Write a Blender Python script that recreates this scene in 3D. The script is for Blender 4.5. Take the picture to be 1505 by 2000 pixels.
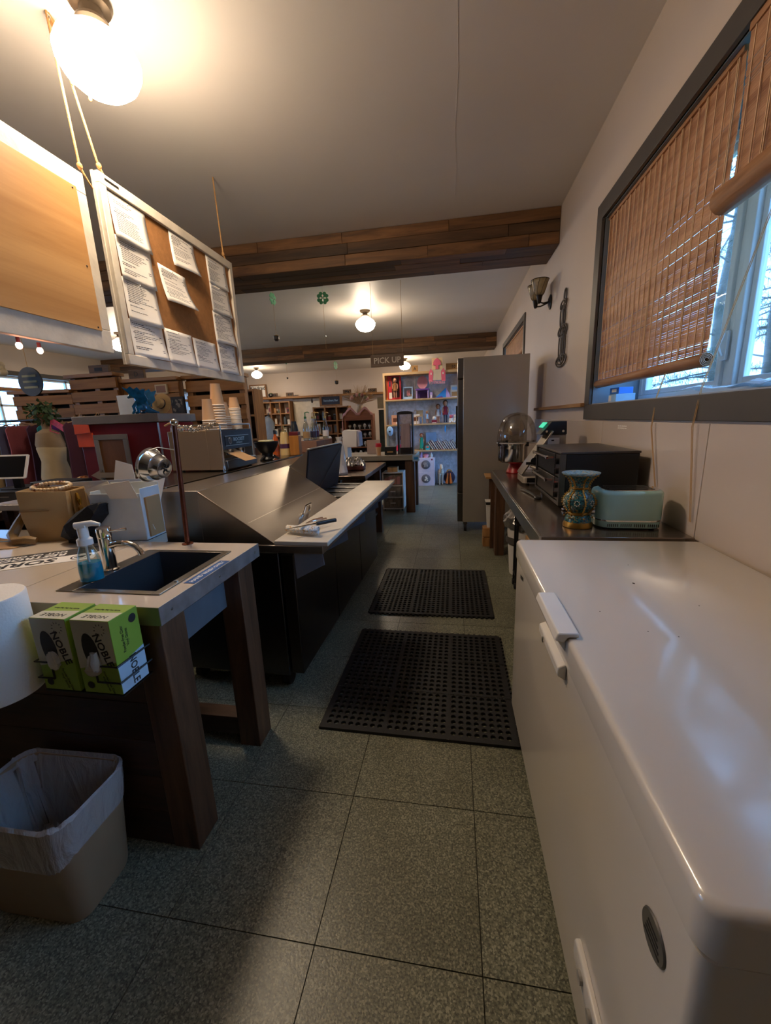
import bpy, bmesh, math, random
from mathutils import Vector, Matrix, Euler
for o in list(bpy.data.objects): bpy.data.objects.remove(o, do_unlink=True)
SC = bpy.context.scene; COL = SC.collection
R = math.radians; PI = math.pi; rnd = random.Random(7)

# ------------------------------------------------------------ camera, sky, exposure
cam = bpy.data.cameras.new('camera'); camo = bpy.data.objects.new('camera', cam); COL.objects.link(camo)
cam.sensor_fit = 'VERTICAL'; cam.sensor_height = 36.0; cam.lens = 780.0/2000.0*36.0
cam.clip_start = 0.02; cam.clip_end = 200
camo.matrix_world = Matrix(((0.98609238, -0.00019838, 0.16619801, 0.0),
                            (0.16187546, 0.22773354, -0.96017382, 0.0),
                            (-0.03765838, 0.97372347, 0.22459842, 1.42), (0, 0, 0, 1)))
SC.camera = camo
w = bpy.data.worlds.new('sky'); SC.world = w; w.use_nodes = True
bg = w.node_tree.nodes['Background']; bg.inputs[0].default_value = (0.33, 0.64, 1.0, 1); bg.inputs[1].default_value = 5.0
SC.view_settings.view_transform = 'Standard'; SC.view_settings.look = 'None'
SC.view_settings.exposure = 1.1; SC.view_settings.gamma = 1.0; SC.view_settings.use_curve_mapping = False
LAMP_STRENGTH = 46.0; LAMP_COLOR = (1.0, 0.79, 0.57)

# ------------------------------------------------------------ materials
def lin(c):
    if isinstance(c, str):
        c = [int(c[i:i+2], 16)/255 for i in (0, 2, 4)]
    return tuple((v/12.92 if v <= 0.04045 else ((v+0.055)/1.055)**2.4) for v in c)
MATS = {}
def nodes(name):
    m = bpy.data.materials.new(name); m.use_nodes = True; nt = m.node_tree
    return m, nt, nt.nodes['Principled BSDF']
def N(nt, t, **k):
    n = nt.nodes.new(t)
    for a, v in k.items():
        if isinstance(a, str) and hasattr(n, a): setattr(n, a, v)
    return n
def L(nt, a, b): nt.links.new(a, b)
def coords(nt, scale=(1, 1, 1)):
    tc = N(nt, 'ShaderNodeTexCoord'); mp = N(nt, 'ShaderNodeMapping')
    mp.inputs['Scale'].default_value = scale; L(nt, tc.outputs['Object'], mp.inputs['Vector']); return mp.outputs[0]
def mat(name, col, rough=0.5, metal=0.0, var=0.12, scale=(6, 6, 6), bump=0.0, bscale=60, spec=None, trans=0, coat=0, emit=None, estr=0, alpha=1, ior=None):
    if name in MATS: return MATS[name]
    m, nt, b = nodes(name); c = lin(col)
    v = coords(nt, scale if isinstance(scale, tuple) else (scale,)*3)
    no = N(nt, 'ShaderNodeTexNoise'); no.inputs['Scale'].default_value = 1.0; no.inputs['Detail'].default_value = 4
    L(nt, v, no.inputs['Vector'])
    rp = N(nt, 'ShaderNodeValToRGB'); L(nt, no.outputs[0], rp.inputs[0])
    rp.color_ramp.elements[0].position = 0.3; rp.color_ramp.elements[1].position = 0.7
    rp.color_ramp.elements[0].color = (*[x*(1-var) for x in c], 1); rp.color_ramp.elements[1].color = (*[min(1, x*(1+var)) for x in c], 1)
    L(nt, rp.outputs[0], b.inputs['Base Color'])
    b.inputs['Roughness'].default_value = rough; b.inputs['Metallic'].default_value = metal
    if spec is not None: b.inputs['Specular IOR Level'].default_value = spec
    if trans: b.inputs['Transmission Weight'].default_value = trans
    if ior: b.inputs['IOR'].default_value = ior
    if coat: b.inputs['Coat Weight'].default_value = coat; b.inputs['Coat Roughness'].default_value = 0.1
    if emit: b.inputs['Emission Color'].default_value = (*lin(emit), 1); b.inputs['Emission Strength'].default_value = estr
    if alpha < 1: b.inputs['Alpha'].default_value = alpha
    if bump:
        n2 = N(nt, 'ShaderNodeTexNoise'); n2.inputs['Scale'].default_value = bscale; n2.inputs['Detail'].default_value = 3
        L(nt, coords(nt), n2.inputs['Vector']); bp = N(nt, 'ShaderNodeBump'); bp.inputs['Strength'].default_value = bump; bp.inputs['Distance'].default_value = 0.01
        L(nt, n2.outputs[0], bp.inputs['Height']); L(nt, bp.outputs[0], b.inputs['Normal'])
    MATS[name] = m; return m
def wood(name, c1, c2, axis=0, rough=0.55, dens=14, rand=0.0, knots=True, c3=None):
    """grain runs along the given local axis; rand mixes a per-object shade"""
    if name in MATS: return MATS[name]
    m, nt, b = nodes(name)
    s = [dens, dens, dens]; s[axis] = dens*0.09
    v = coords(nt, tuple(s))
    oi = N(nt, 'ShaderNodeObjectInfo')
    ad = N(nt, 'ShaderNodeVectorMath', operation='ADD'); L(nt, v, ad.inputs[0])
    ml = N(nt, 'ShaderNodeMath', operation='MULTIPLY'); ml.inputs[1].default_value = 57.0; L(nt, oi.outputs['Random'], ml.inputs[0]); L(nt, ml.outputs[0], ad.inputs[1])
    no = N(nt, 'ShaderNodeTexNoise'); no.inputs['Scale'].default_value = 1.0; no.inputs['Detail'].default_value = 8; no.inputs['Roughness'].default_value = 0.65; no.inputs['Distortion'].default_value = 0.6
    L(nt, ad.outputs[0], no.inputs['Vector'])
    rp = N(nt, 'ShaderNodeValToRGB'); L(nt, no.outputs[0], rp.inputs[0])
    e = rp.color_ramp.elements; e[0].position = 0.32; e[1].position = 0.68
    e[0].color = (*lin(c2), 1); e[1].color = (*lin(c1), 1)
    out = rp.outputs[0]
    if rand:
        r2 = N(nt, 'ShaderNodeValToRGB'); L(nt, oi.outputs['Random'], r2.inputs[0])
        e = r2.color_ramp.elements; e[0].color = (1-rand,)*3+(1,); e[1].color = (1+rand*0.5, 1+rand*0.35, 1+rand*0.2, 1)
        if c3: e[0].color = (*[a for a in c3], 1)
        mx = N(nt, 'ShaderNodeMix', data_type='RGBA', blend_type='MULTIPLY'); mx.inputs[0].default_value = 1
        L(nt, out, mx.inputs[6]); L(nt, r2.outputs[0], mx.inputs[7]); out = mx.outputs[2]
    L(nt, out, b.inputs['Base Color']); b.inputs['Roughness'].default_value = rough
    bp = N(nt, 'ShaderNodeBump'); bp.inputs['Strength'].default_value = 0.25; bp.inputs['Distance'].default_value = 0.004
    L(nt, no.outputs[0], bp.inputs['Height']); L(nt, bp.outputs[0], b.inputs['Normal'])
    MATS[name] = m; return m
def steel(name, col='b8b4ae', rough=0.28, axis=2, metal=1.0):
    if name in MATS: return MATS[name]
    m, nt, b = nodes(name); s = [160, 160, 160]; s[axis] = 2.0
    no = N(nt, 'ShaderNodeTexNoise'); no.inputs['Scale'].default_value = 1; no.inputs['Detail'].default_value = 2; L(nt, coords(nt, tuple(s)), no.inputs['Vector'])
    mr = N(nt, 'ShaderNodeMapRange'); mr.inputs['To Min'].default_value = rough*0.92; mr.inputs['To Max'].default_value = rough*1.12
    L(nt, no.outputs[0], mr.inputs[0]); L(nt, mr.outputs[0], b.inputs['Roughness'])
    n2 = N(nt, 'ShaderNodeTexNoise'); n2.inputs['Scale'].default_value = 2.5; L(nt, coords(nt), n2.inputs['Vector'])
    bp = N(nt, 'ShaderNodeBump'); bp.inputs['Strength'].default_value = 0.12; bp.inputs['Distance'].default_value = 0.02
    L(nt, n2.outputs[0], bp.inputs['Height']); L(nt, bp.outputs[0], b.inputs['Normal'])
    b.inputs['Base Color'].default_value = (*lin(col), 1); b.inputs['Metallic'].default_value = metal
    MATS[name] = m; return m
def glass(name, col='ffffff', rough=0.0, ior=1.45, thin=True, tint=0.9, gloss=0.08):
    """clear sheet: mostly transparent with a fresnel gloss"""
    if name in MATS: return MATS[name]
    m = bpy.data.materials.new(name); m.use_nodes = True; nt = m.node_tree; nt.nodes.clear()
    o = N(nt, 'ShaderNodeOutputMaterial'); mx = N(nt, 'ShaderNodeMixShader'); tr = N(nt, 'ShaderNodeBsdfTransparent'); gl = N(nt, 'ShaderNodeBsdfGlossy')
    lw = N(nt, 'ShaderNodeLayerWeight'); lw.inputs['Blend'].default_value = 0.25
    mr = N(nt, 'ShaderNodeMapRange'); mr.inputs['To Min'].default_value = gloss; mr.inputs['To Max'].default_value = 0.55
    tr.inputs[0].default_value = (*[x*tint for x in lin(col)], 1); gl.inputs['Roughness'].default_value = max(rough, 0.03)
    gl.inputs[0].default_value = (0.9, 0.9, 0.9, 1)
    L(nt, lw.outputs['Fresnel'], mr.inputs[0]); L(nt, mr.outputs[0], mx.inputs[0]); L(nt, tr.outputs[0], mx.inputs[1]); L(nt, gl.outputs[0], mx.inputs[2]); L(nt, mx.outputs[0], o.inputs[0])
    MATS[name] = m; return m
def terrazzo(name):
    m, nt, b = nodes(name); v = coords(nt)
    oi = N(nt, 'ShaderNodeObjectInfo'); ml = N(nt, 'ShaderNodeMath', operation='MULTIPLY'); ml.inputs[1].default_value = 31; L(nt, oi.outputs['Random'], ml.inputs[0])
    ad = N(nt, 'ShaderNodeVectorMath', operation='ADD'); L(nt, v, ad.inputs[0]); L(nt, ml.outputs[0], ad.inputs[1]); v = ad.outputs[0]
    vo = N(nt, 'ShaderNodeTexVoronoi'); vo.inputs['Scale'].default_value = 230; L(nt, v, vo.inputs['Vector'])
    no = N(nt, 'ShaderNodeTexNoise'); no.inputs['Scale'].default_value = 165; no.inputs['Detail'].default_value = 3; L(nt, v, no.inputs['Vector'])
    n3 = N(nt, 'ShaderNodeTexNoise'); n3.inputs['Scale'].default_value = 3.0; n3.inputs['Detail'].default_value = 5; L(nt, v, n3.inputs['Vector'])
    rp = N(nt, 'ShaderNodeValToRGB'); L(nt, no.outputs[0], rp.inputs[0]); e = rp.color_ramp.elements
    e[0].position = 0.36; e[0].color = (*lin('4c4e42'), 1); e[1].position = 0.6; e[1].color = (*lin('82836f'), 1)
    k = e.new(0.47); k.color = (*lin('67695a'), 1)
    rv = N(nt, 'ShaderNodeSeparateColor'); L(nt, vo.outputs['Color'], rv.inputs[0])
    gt = N(nt, 'ShaderNodeMath', operation='GREATER_THAN'); gt.inputs[1].default_value = 0.82; L(nt, rv.outputs[0], gt.inputs[0])
    mx = N(nt, 'ShaderNodeMix', data_type='RGBA'); L(nt, gt.outputs[0], mx.inputs[0]); L(nt, rp.outputs[0], mx.inputs[6]); mx.inputs[7].default_value = (*lin('9a9a85'), 1)
    r3 = N(nt, 'ShaderNodeValToRGB'); L(nt, n3.outputs[0], r3.inputs[0]); r3.color_ramp.elements[0].position = .3; r3.color_ramp.elements[1].position = .65
    r3.color_ramp.elements[0].color = (.74, .73, .70, 1); r3.color_ramp.elements[1].color = (1, 1, 1, 1)
    m2 = N(nt, 'ShaderNodeMix', data_type='RGBA', blend_type='MULTIPLY'); m2.inputs[0].default_value = 1; L(nt, mx.outputs[2], m2.inputs[6]); L(nt, r3.outputs[0], m2.inputs[7])
    L(nt, m2.outputs[2], b.inputs['Base Color']); b.inputs['Roughness'].default_value = 0.36
    bp = N(nt, 'ShaderNodeBump'); bp.inputs['Strength'].default_value = 0.25; bp.inputs['Distance'].default_value = 0.002; L(nt, no.outputs[0], bp.inputs['Height']); L(nt, bp.outputs[0], b.inputs['Normal'])
    MATS[name] = m; return m
def cells(name, c1, c2, c3, scale=60, rough=0.25, metal=0.0):
    """enamel mosaic of small coloured cells"""
    if name in MATS: return MATS[name]
    m, nt, b = nodes(name); v = coords(nt)
    vo = N(nt, 'ShaderNodeTexVoronoi'); vo.inputs['Scale'].default_value = scale; L(nt, v, vo.inputs['Vector'])
    sp = N(nt, 'ShaderNodeSeparateColor'); L(nt, vo.outputs['Color'], sp.inputs[0])
    rp = N(nt, 'ShaderNodeValToRGB'); rp.color_ramp.interpolation = 'CONSTANT'; L(nt, sp.outputs[0], rp.inputs[0]); e = rp.color_ramp.elements
    e[0].color = (*lin(c1), 1); e[1].position = 0.55; e[1].color = (*lin(c2), 1); k = e.new(0.84); k.color = (*lin(c3), 1)
    L(nt, rp.outputs[0], b.inputs['Base Color']); b.inputs['Roughness'].default_value = rough; b.inputs['Metallic'].default_value = metal
    MATS[name] = m; return m

# ------------------------------------------------------------ mesh helpers
class MB:
    def __init__(s): s.v = []; s.f = []
    def box(s, x0, y0, z0, x1, y1, z1):
        n = len(s.v)
        if x0 > x1: x0, x1 = x1, x0
        if y0 > y1: y0, y1 = y1, y0
        if z0 > z1: z0, z1 = z1, z0
        s.v += [(x0, y0, z0), (x1, y0, z0), (x1, y1, z0), (x0, y1, z0), (x0, y0, z1), (x1, y0, z1), (x1, y1, z1), (x0, y1, z1)]
        s.f += [tuple(n+i for i in q) for q in ((0, 3, 2, 1), (4, 5, 6, 7), (0, 1, 5, 4), (1, 2, 6, 5), (2, 3, 7, 6), (3, 0, 4, 7))]
        return s
    def quad(s, *p):
        n = len(s.v); s.v += [tuple(q) for q in p]; s.f.append(tuple(range(n, n+len(p)))); return s
    def prism(s, pts, ax, a, b):
        """polygon pts extruded along axis ax from a to b; pts are the two other coords in x,y,z order"""
        n = len(s.v); k = len(pts)
        def mk(p, h):
            q = list(p); q.insert(ax, h); return tuple(q)
        s.v += [mk(p, a) for p in pts]+[mk(p, b) for p in pts]
        s.f += [tuple(n+i for i in reversed(range(k))), tuple(n+k+i for i in range(k))]
        s.f += [(n+i, n+(i+1) % k, n+k+(i+1) % k, n+k+i) for i in range(k)]
        return s
    def ring(s, pts):
        n = len(s.v); s.v += [tuple(p) for p in pts]; return list(range(n, n+len(pts)))
    def bridge(s, a, b):
        k = len(a)
        for i in range(k): s.f.append((a[i], a[(i+1) % k], b[(i+1) % k], b[i]))
    def lathe(s, prof, n=20, c=(0, 0), caps=True, sx=1, sy=1):
        rs = []
        for r, z in prof:
            rs.append(s.ring([(c[0]+r*sx*math.cos(2*PI*i/n), c[1]+r*sy*math.sin(2*PI*i/n), z) for i in range(n)]))
        for a, b in zip(rs, rs[1:]): s.bridge(a, b)
        if caps: s.f.append(tuple(reversed(rs[0]))); s.f.append(tuple(rs[-1]))
        return s
    def tube(s, pts, r, n=8, caps=True):
        pts = [Vector(p) for p in pts]; rs = []; prev = None
        rr = r if isinstance(r, (list, tuple)) else [r]*len(pts)
        for i, p in enumerate(pts):
            t = (pts[min(i+1, len(pts)-1)]-pts[max(i-1, 0)])
            t = t.normalized() if t.length > 1e-9 else Vector((0, 0, 1))
            if prev is None:
                u = t.cross(Vector((0, 0, 1)));
                if u.length < 1e-3: u = t.cross(Vector((1, 0, 0)))
            else:
                u = prev-t*prev.dot(t)
                if u.length < 1e-6: u = t.cross(Vector((1, 0, 0)))
            u.normalize(); prev = u; w_ = t.cross(u)
            rs.append(s.ring([p+rr[i]*(u*math.cos(2*PI*k/n)+w_*math.sin(2*PI*k/n)) for k in range(n)]))
        for a, b in zip(rs, rs[1:]): s.bridge(a, b)
        if caps: s.f.append(tuple(reversed(rs[0]))); s.f.append(tuple(rs[-1]))
        return s
    def cyl(s, p0, p1, r, n=14): return s.tube([p0, p1], r, n)
    def ball(s, c, r, n=12, m=8, sc=(1, 1, 1)):
        prof = [(max(1e-4, r*math.sin(PI*i/m)), -r*math.cos(PI*i/m)) for i in range(m+1)]; k = len(s.v)
        s.lathe(prof, n, caps=False)
        for i in range(k, len(s.v)):
            x, y, z = s.v[i]; s.v[i] = (c[0]+x*sc[0], c[1]+y*sc[1], c[2]+z*sc[2])
        return s
    def rrect(s, x0, y0, x1, y1, r, z0, z1, n=5, top_in=0.0, caps=True):
        """rounded-rectangle prism"""
        def rr(d, z):
            P = []
            for cx, cy, a in ((x1-r, y1-r, 0), (x0+r, y1-r, 90), (x0+r, y0+r, 180), (x1-r, y0+r, 270)):
                for i in range(n+1):
                    t = R(a+90*i/n); P.append((cx+(r-d)*math.cos(t), cy+(r-d)*math.sin(t), z))
            return P
        a = s.ring(rr(0, z0)); b = s.ring(rr(0, z1-top_in)); s.bridge(a, b); last = b
        if top_in:
            for q in (0.3, 0.65, 1.0):
                c = s.ring(rr(top_in*(1-math.cos(q*PI/2)), z1-top_in+top_in*math.sin(q*PI/2))); s.bridge(last, c); last = c
        if caps: s.f.append(tuple(reversed(a))); s.f.append(tuple(last))
        return s
    def xf(s, M, k=0):
        for i in range(k, len(s.v)): s.v[i] = tuple(M @ Vector(s.v[i]))
        return s
    def mesh(s, name, smooth=True, ang=38):
        me = bpy.data.meshes.new(name); me.from_pydata(s.v, [], s.f); me.update()
        bm = bmesh.new(); bm.from_mesh(me); bmesh.ops.recalc_face_normals(bm, faces=bm.faces); bm.to_mesh(me); bm.free()
        if smooth:
            me.polygons.foreach_set('use_smooth', [True]*len(me.polygons)); me.set_sharp_from_angle(angle=R(ang))
        return me
    def build(s, name, m, parent=None, bev=0, seg=2, loc=None, smooth=True, label=None, kind=None, solid=0, ang=38):
        o = bpy.data.objects.new(name, s.mesh(name, smooth, ang)); COL.objects.link(o); o.data.materials.append(m)
        if parent: o.parent = parent
        if loc: o.location = loc
        if solid:
            d = o.modifiers.new('thickness', 'SOLIDIFY'); d.thickness = solid; d.offset = 0
        if bev:
            d = o.modifiers.new('bevel', 'BEVEL'); d.width = bev; d.segments = seg; d.limit_method = 'ANGLE'; d.angle_limit = R(40)
        if label: o['label'] = label
        if kind: o['kind'] = kind
        return o
def tag(o, label, cat, group=None, kind=None):
    o['label'] = label; o['category'] = cat
    if group: o['group'] = group
    if kind: o['kind'] = kind
    return o
def T(name, label, cat, loc=(0, 0, 0), rz=0, group=None):
    o = bpy.data.objects.new(name, None); o.empty_display_size = 0.05; COL.objects.link(o)
    o.location = loc; o.rotation_euler = (0, 0, R(rz)); return tag(o, label, cat, group)
def structure(name, mb, m, parent=None, **k):
    o = mb.build(name, m, parent, **k)
    if not parent: o['kind'] = 'structure'
    return o
def dup(o, loc=None, rz=None, label=None, parent=None):
    c = o.copy(); COL.objects.link(c)
    if parent: c.parent = parent
    if loc is not None: c.location = loc
    if rz is not None: c.rotation_euler = (0, 0, R(rz))
    if label: c['label'] = label
    for ch in list(o.children):
        dup(ch, parent=c)
    return c
def txt(s, size, loc, rot, m, parent, name='lettering', ax='CENTER', sx=1.0, ext=0.0004, bold=0.0):
    cu = bpy.data.curves.new('t', 'FONT'); cu.body = s; cu.size = size; cu.align_x = ax; cu.align_y = 'CENTER'; cu.extrude = ext; cu.resolution_u = 2; cu.offset = bold
    ob = bpy.data.objects.new('t', cu); COL.objects.link(ob)
    me = bpy.data.meshes.new_from_object(ob); bpy.data.objects.remove(ob, do_unlink=True); me.name = name
    o = bpy.data.objects.new(name, me); COL.objects.link(o); me.materials.clear(); me.materials.append(m)
    o.location = loc; o.rotation_euler = tuple(R(a) for a in rot); o.scale = (sx, 1, 1); o.parent = parent
    return o
FX = (90, 0, 90)      # lettering on a face looking towards +x
FY = (90, 0, 0)       # lettering on a face looking towards -y
def arc(c, r, a0, a1, n, plane='xz', k=1.0):
    P = []
    for i in range(n+1):
        a = R(a0+(a1-a0)*i/n); u, v_ = r*math.cos(a), r*k*math.sin(a)
        P.append({'xz': (c[0]+u, c[1], c[2]+v_), 'yz': (c[0], c[1]+u, c[2]+v_), 'xy': (c[0]+u, c[1]+v_, c[2])}[plane])
    return P

# shared materials
white_wall = mat('wall_paint', 'cfc0b2', 0.55, var=0.03, scale=1.2, bump=0.04, bscale=220)
ceil_paint = mat('ceiling_paint', 'ece5dd', 0.5, var=0.04, scale=0.8, bump=0.06, bscale=14)
panel_paint = mat('wall_panel_gloss', 'cdbeb0', 0.22, var=0.03, scale=1.5, bump=0.03, bscale=30)
trim_dark = mat('trim_dark_grey', '4b4744', 0.45, var=0.06)
ss = steel('brushed_steel'); ssv = steel('brushed_steel_across', axis=1); ssd = steel('dark_steel', '6f6c69', 0.34, axis=0)
chrome = mat('chrome', 'dcdcdc', 0.08, 1.0, var=0.02); black = mat('black_plastic', '141416', 0.4, var=0.1)
blackm = mat('black_enamel', '0b0c11', 0.42, 0.0, var=0.1); rubber = mat('black_rubber', '131214', 0.6, var=0.2, bump=0.1, bscale=300)
white = mat('white_plastic', 'e6e2dc', 0.35, var=0.03); paper = mat('white_paper', 'ece6dd', 0.75, var=0.03, scale=3)
ink = mat('printed_ink', '232325', 0.7, var=0.05); card = mat('cardboard', 'b68f63', 0.8, var=0.08)
galv = mat('galvanised_edge', 'c2cad2', 0.36, 0.85, var=0.25, scale=14, bump=0.05, bscale=40)
dkwood = wood('dark_stained_wood', '6f4d35', '2e1e15', 2, 0.5, 16); dkwoodx = wood('dark_stained_wood_long', '4a3020', '1d120c', 0, 0.5, 16, rand=0.25)
pine = wood('pine_wood', 'c79a62', '9a6c3a', 0, 0.55, 16); pinez = wood('pine_wood_upright', 'b98a55', '86592d', 2, 0.55, 16)
brass = mat('brass', 'c9a04a', 0.25, 1.0, var=0.1)
# ============================================================ the room
X0, X1, Y0, Y1, CZ = -10.0, 1.05, -4.6, 16.0, 3.40
def wall_holes(name, ax, a, b, u0, u1, z0, z1, holes, m):
    """wall slab between a and b on axis ax, running u0..u1; holes = (ua, ub, za, zb)"""
    mb = MB(); us = sorted({u0, u1, *[h[0] for h in holes], *[h[1] for h in holes]})
    for p, q in zip(us, us[1:]):
        hs = [h for h in holes if h[0] <= p+1e-6 and h[1] >= q-1e-6]; z = z0
        for h in sorted(hs, key=lambda h: h[2]):
            if ax == 0: mb.box(a, p, z, b, q, h[2])
            else: mb.box(p, a, z, q, b, h[2])
            z = h[3]
        if ax == 0: mb.box(a, p, z, b, q, z1)
        else: mb.box(p, a, z, q, b, z1)
    return structure(name, mb, m, smooth=False)
WR = [(0.68, 3.40, 1.475, 2.74), (6.66, 9.15, 0.45, 2.78)]  # far window's hidden lower part is lengthened to let in more daylight
WL = [(6.2, 10.5, 1.45, 2.74), (12.5, 14.6, 1.45, 2.74), (0.4, 3.4, 1.45, 2.74)]  # last opening is unseen, added to bring daylight into the left side
wall_r = wall_holes('wall_right', 0, X1, X1+0.40, Y0, Y1, 0, CZ, WR, white_wall)
wall_l = wall_holes('wall_left', 0, X0-0.3, X0, Y0, Y1, 0, CZ, WL, white_wall)
structure('wall_back', MB().box(X0-0.3, Y1, 0, X1+0.4, Y1+0.2, CZ), white_wall, smooth=False)
structure('wall_front', MB().box(X0-0.3, Y0-0.2, 0, X1+0.4, Y0, CZ), mat('low_bounce_wall', '4a3f38', 0.6, var=0.05), smooth=False)  # unseen wall given a dark colour to cut bounced light
ceiling = structure('ceiling', MB().box(X0-0.3, Y0-0.2, CZ, X1+0.4, Y1+0.2, CZ+0.15), ceil_paint, smooth=False)
MB().tube([(0.02, 2.35, CZ-0.0005), (0.03, 2.9, CZ-0.0005), (0.015, 3.4, CZ-0.0005), (0.03, 3.9, CZ-0.0005), (0.02, 4.3, CZ-0.0005)], 0.0009, 4).build('hairline_crack', mat('crack', 'd6cec5', 0.8), ceiling)
# glossy panels on the lower right wall, below the ledge
for i in range(8):
    y = -3.0+1.22*i
    if y > 5.0: break
    MB().box(X1-0.006, y+0.003, 0.10, X1+0.001, min(y+1.217, 5.6), 1.355).build('wall_panel', panel_paint, wall_r, bev=0.002)
lb_ = MB()
for k in range(2):
    for j in range(5): lb_.box(X1-0.0075, 2.69+0.028*j, 1.310+0.013*k, X1-0.0062, 2.712+0.028*j, 1.317+0.013*k)
lb_.build('wall_lettering', mat('white_print', 'efe8df', .6), wall_r, smooth=False, kind='stuff')
# floor: base with recessed joints, tiles as pieces
floor = structure('floor', MB().box(X0-0.3, Y0-0.2, -0.12, X1+0.4, Y1+0.2, -0.004), mat('tile_joint', '34322b', 0.8), smooth=False)
TS = 0.457; tz = terrazzo('terrazzo_tile')
tmesh = MB().box(0.0015, 0.0015, -0.0045, TS-0.0015, TS-0.0015, 0.0).mesh('floor_tile', False); tmesh.materials.append(tz)
rest = MB(); ix0 = math.floor((X0-0.077)/TS); iy0 = math.floor((Y0-1.22)/TS)
for i in range(ix0, 3):
    for j in range(iy0, 33):
        x, y = 0.077+TS*i, 1.22+TS*j
        if -2.0 < x < 1.0 and -0.2 < y < 9.2:
            o = bpy.data.objects.new('floor_tile', tmesh); COL.objects.link(o); o.parent = floor; o.location = (x, y, rnd.uniform(-0.0004, 0))
        else:
            rest.quad((x+.002, y+.002, -0.0002), (x+TS-.002, y+.002, -0.0002), (x+TS-.002, y+TS-.002, -0.0002), (x+.002, y+TS-.002, -0.0002))
rest.build('far_floor_tiles', tz, floor, smooth=False, kind='stuff')
# plank-clad ceiling beams
bw = wood('beam_plank', '8f6740', '4f3724', 0, 0.55, 13, rand=0.5, c3=(0.42, 0.43, 0.46))
core = mat('beam_core', '1c1511', 0.8)
for n, (ya, yb) in enumerate(((4.72, 5.29), (10.70, 11.28))):
    zb = 3.075; bm_ = structure('trim_%d' % (n+1), MB().box(X0, ya+0.02, zb+0.02, X1, yb-0.02, CZ), core, smooth=False)
    rows = [('f', zb+0.0, zb+0.105), ('f', zb+0.108, zb+0.213), ('f', zb+0.216, CZ-0.003)]+[('b', ya+0.002+k*0.142, ya+0.14+k*0.142) for k in range(4)]+[('r', zb, zb+0.16), ('r', zb+0.163, CZ-0.003)]
    for kd, a, b in rows:
        x = X1-0.002-rnd.uniform(0.2, 1.1)*(1 if kd == 'f' else 1.4); xr = X1-0.002
        while xr > X0+0.1:
            xl = max(x, X0); d = rnd.uniform(0, 0.006)
            if kd == 'f': q = MB().box(xl+.0015, ya-d, a, xr-.0015, ya+0.02, b)
            elif kd == 'b': q = MB().box(xl+.0015, a, zb-d, xr-.0015, b, zb+0.02)
            else: q = MB().box(xl+.0015, yb-0.02, a, xr-.0015, yb+d, b)
            if not (kd == 'r' and n == 1): q.build('plank', bw, bm_, bev=0.002, seg=1, smooth=False)
            xr = xl; x = xl-rnd.uniform(0.7, 1.9)
# ledge of raw wood along the right wall
structure('trim_3', MB().box(X1-0.05, 3.50, 1.462, X1-0.001, 5.42, 1.492), wood('ledge_wood', 'b98d5c', '8c6138', 1, 0.6, 14), bev=0.003)
structure('baseboard_right', MB().box(X1-0.014, Y0, 0, X1-0.0005, Y1, 0.098), trim_dark, bev=0.003)
structure('baseboard_back', MB().box(X0, Y1-0.014, 0, X1-0.02, Y1-0.0005, 0.10), trim_dark, bev=0.003)

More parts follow.
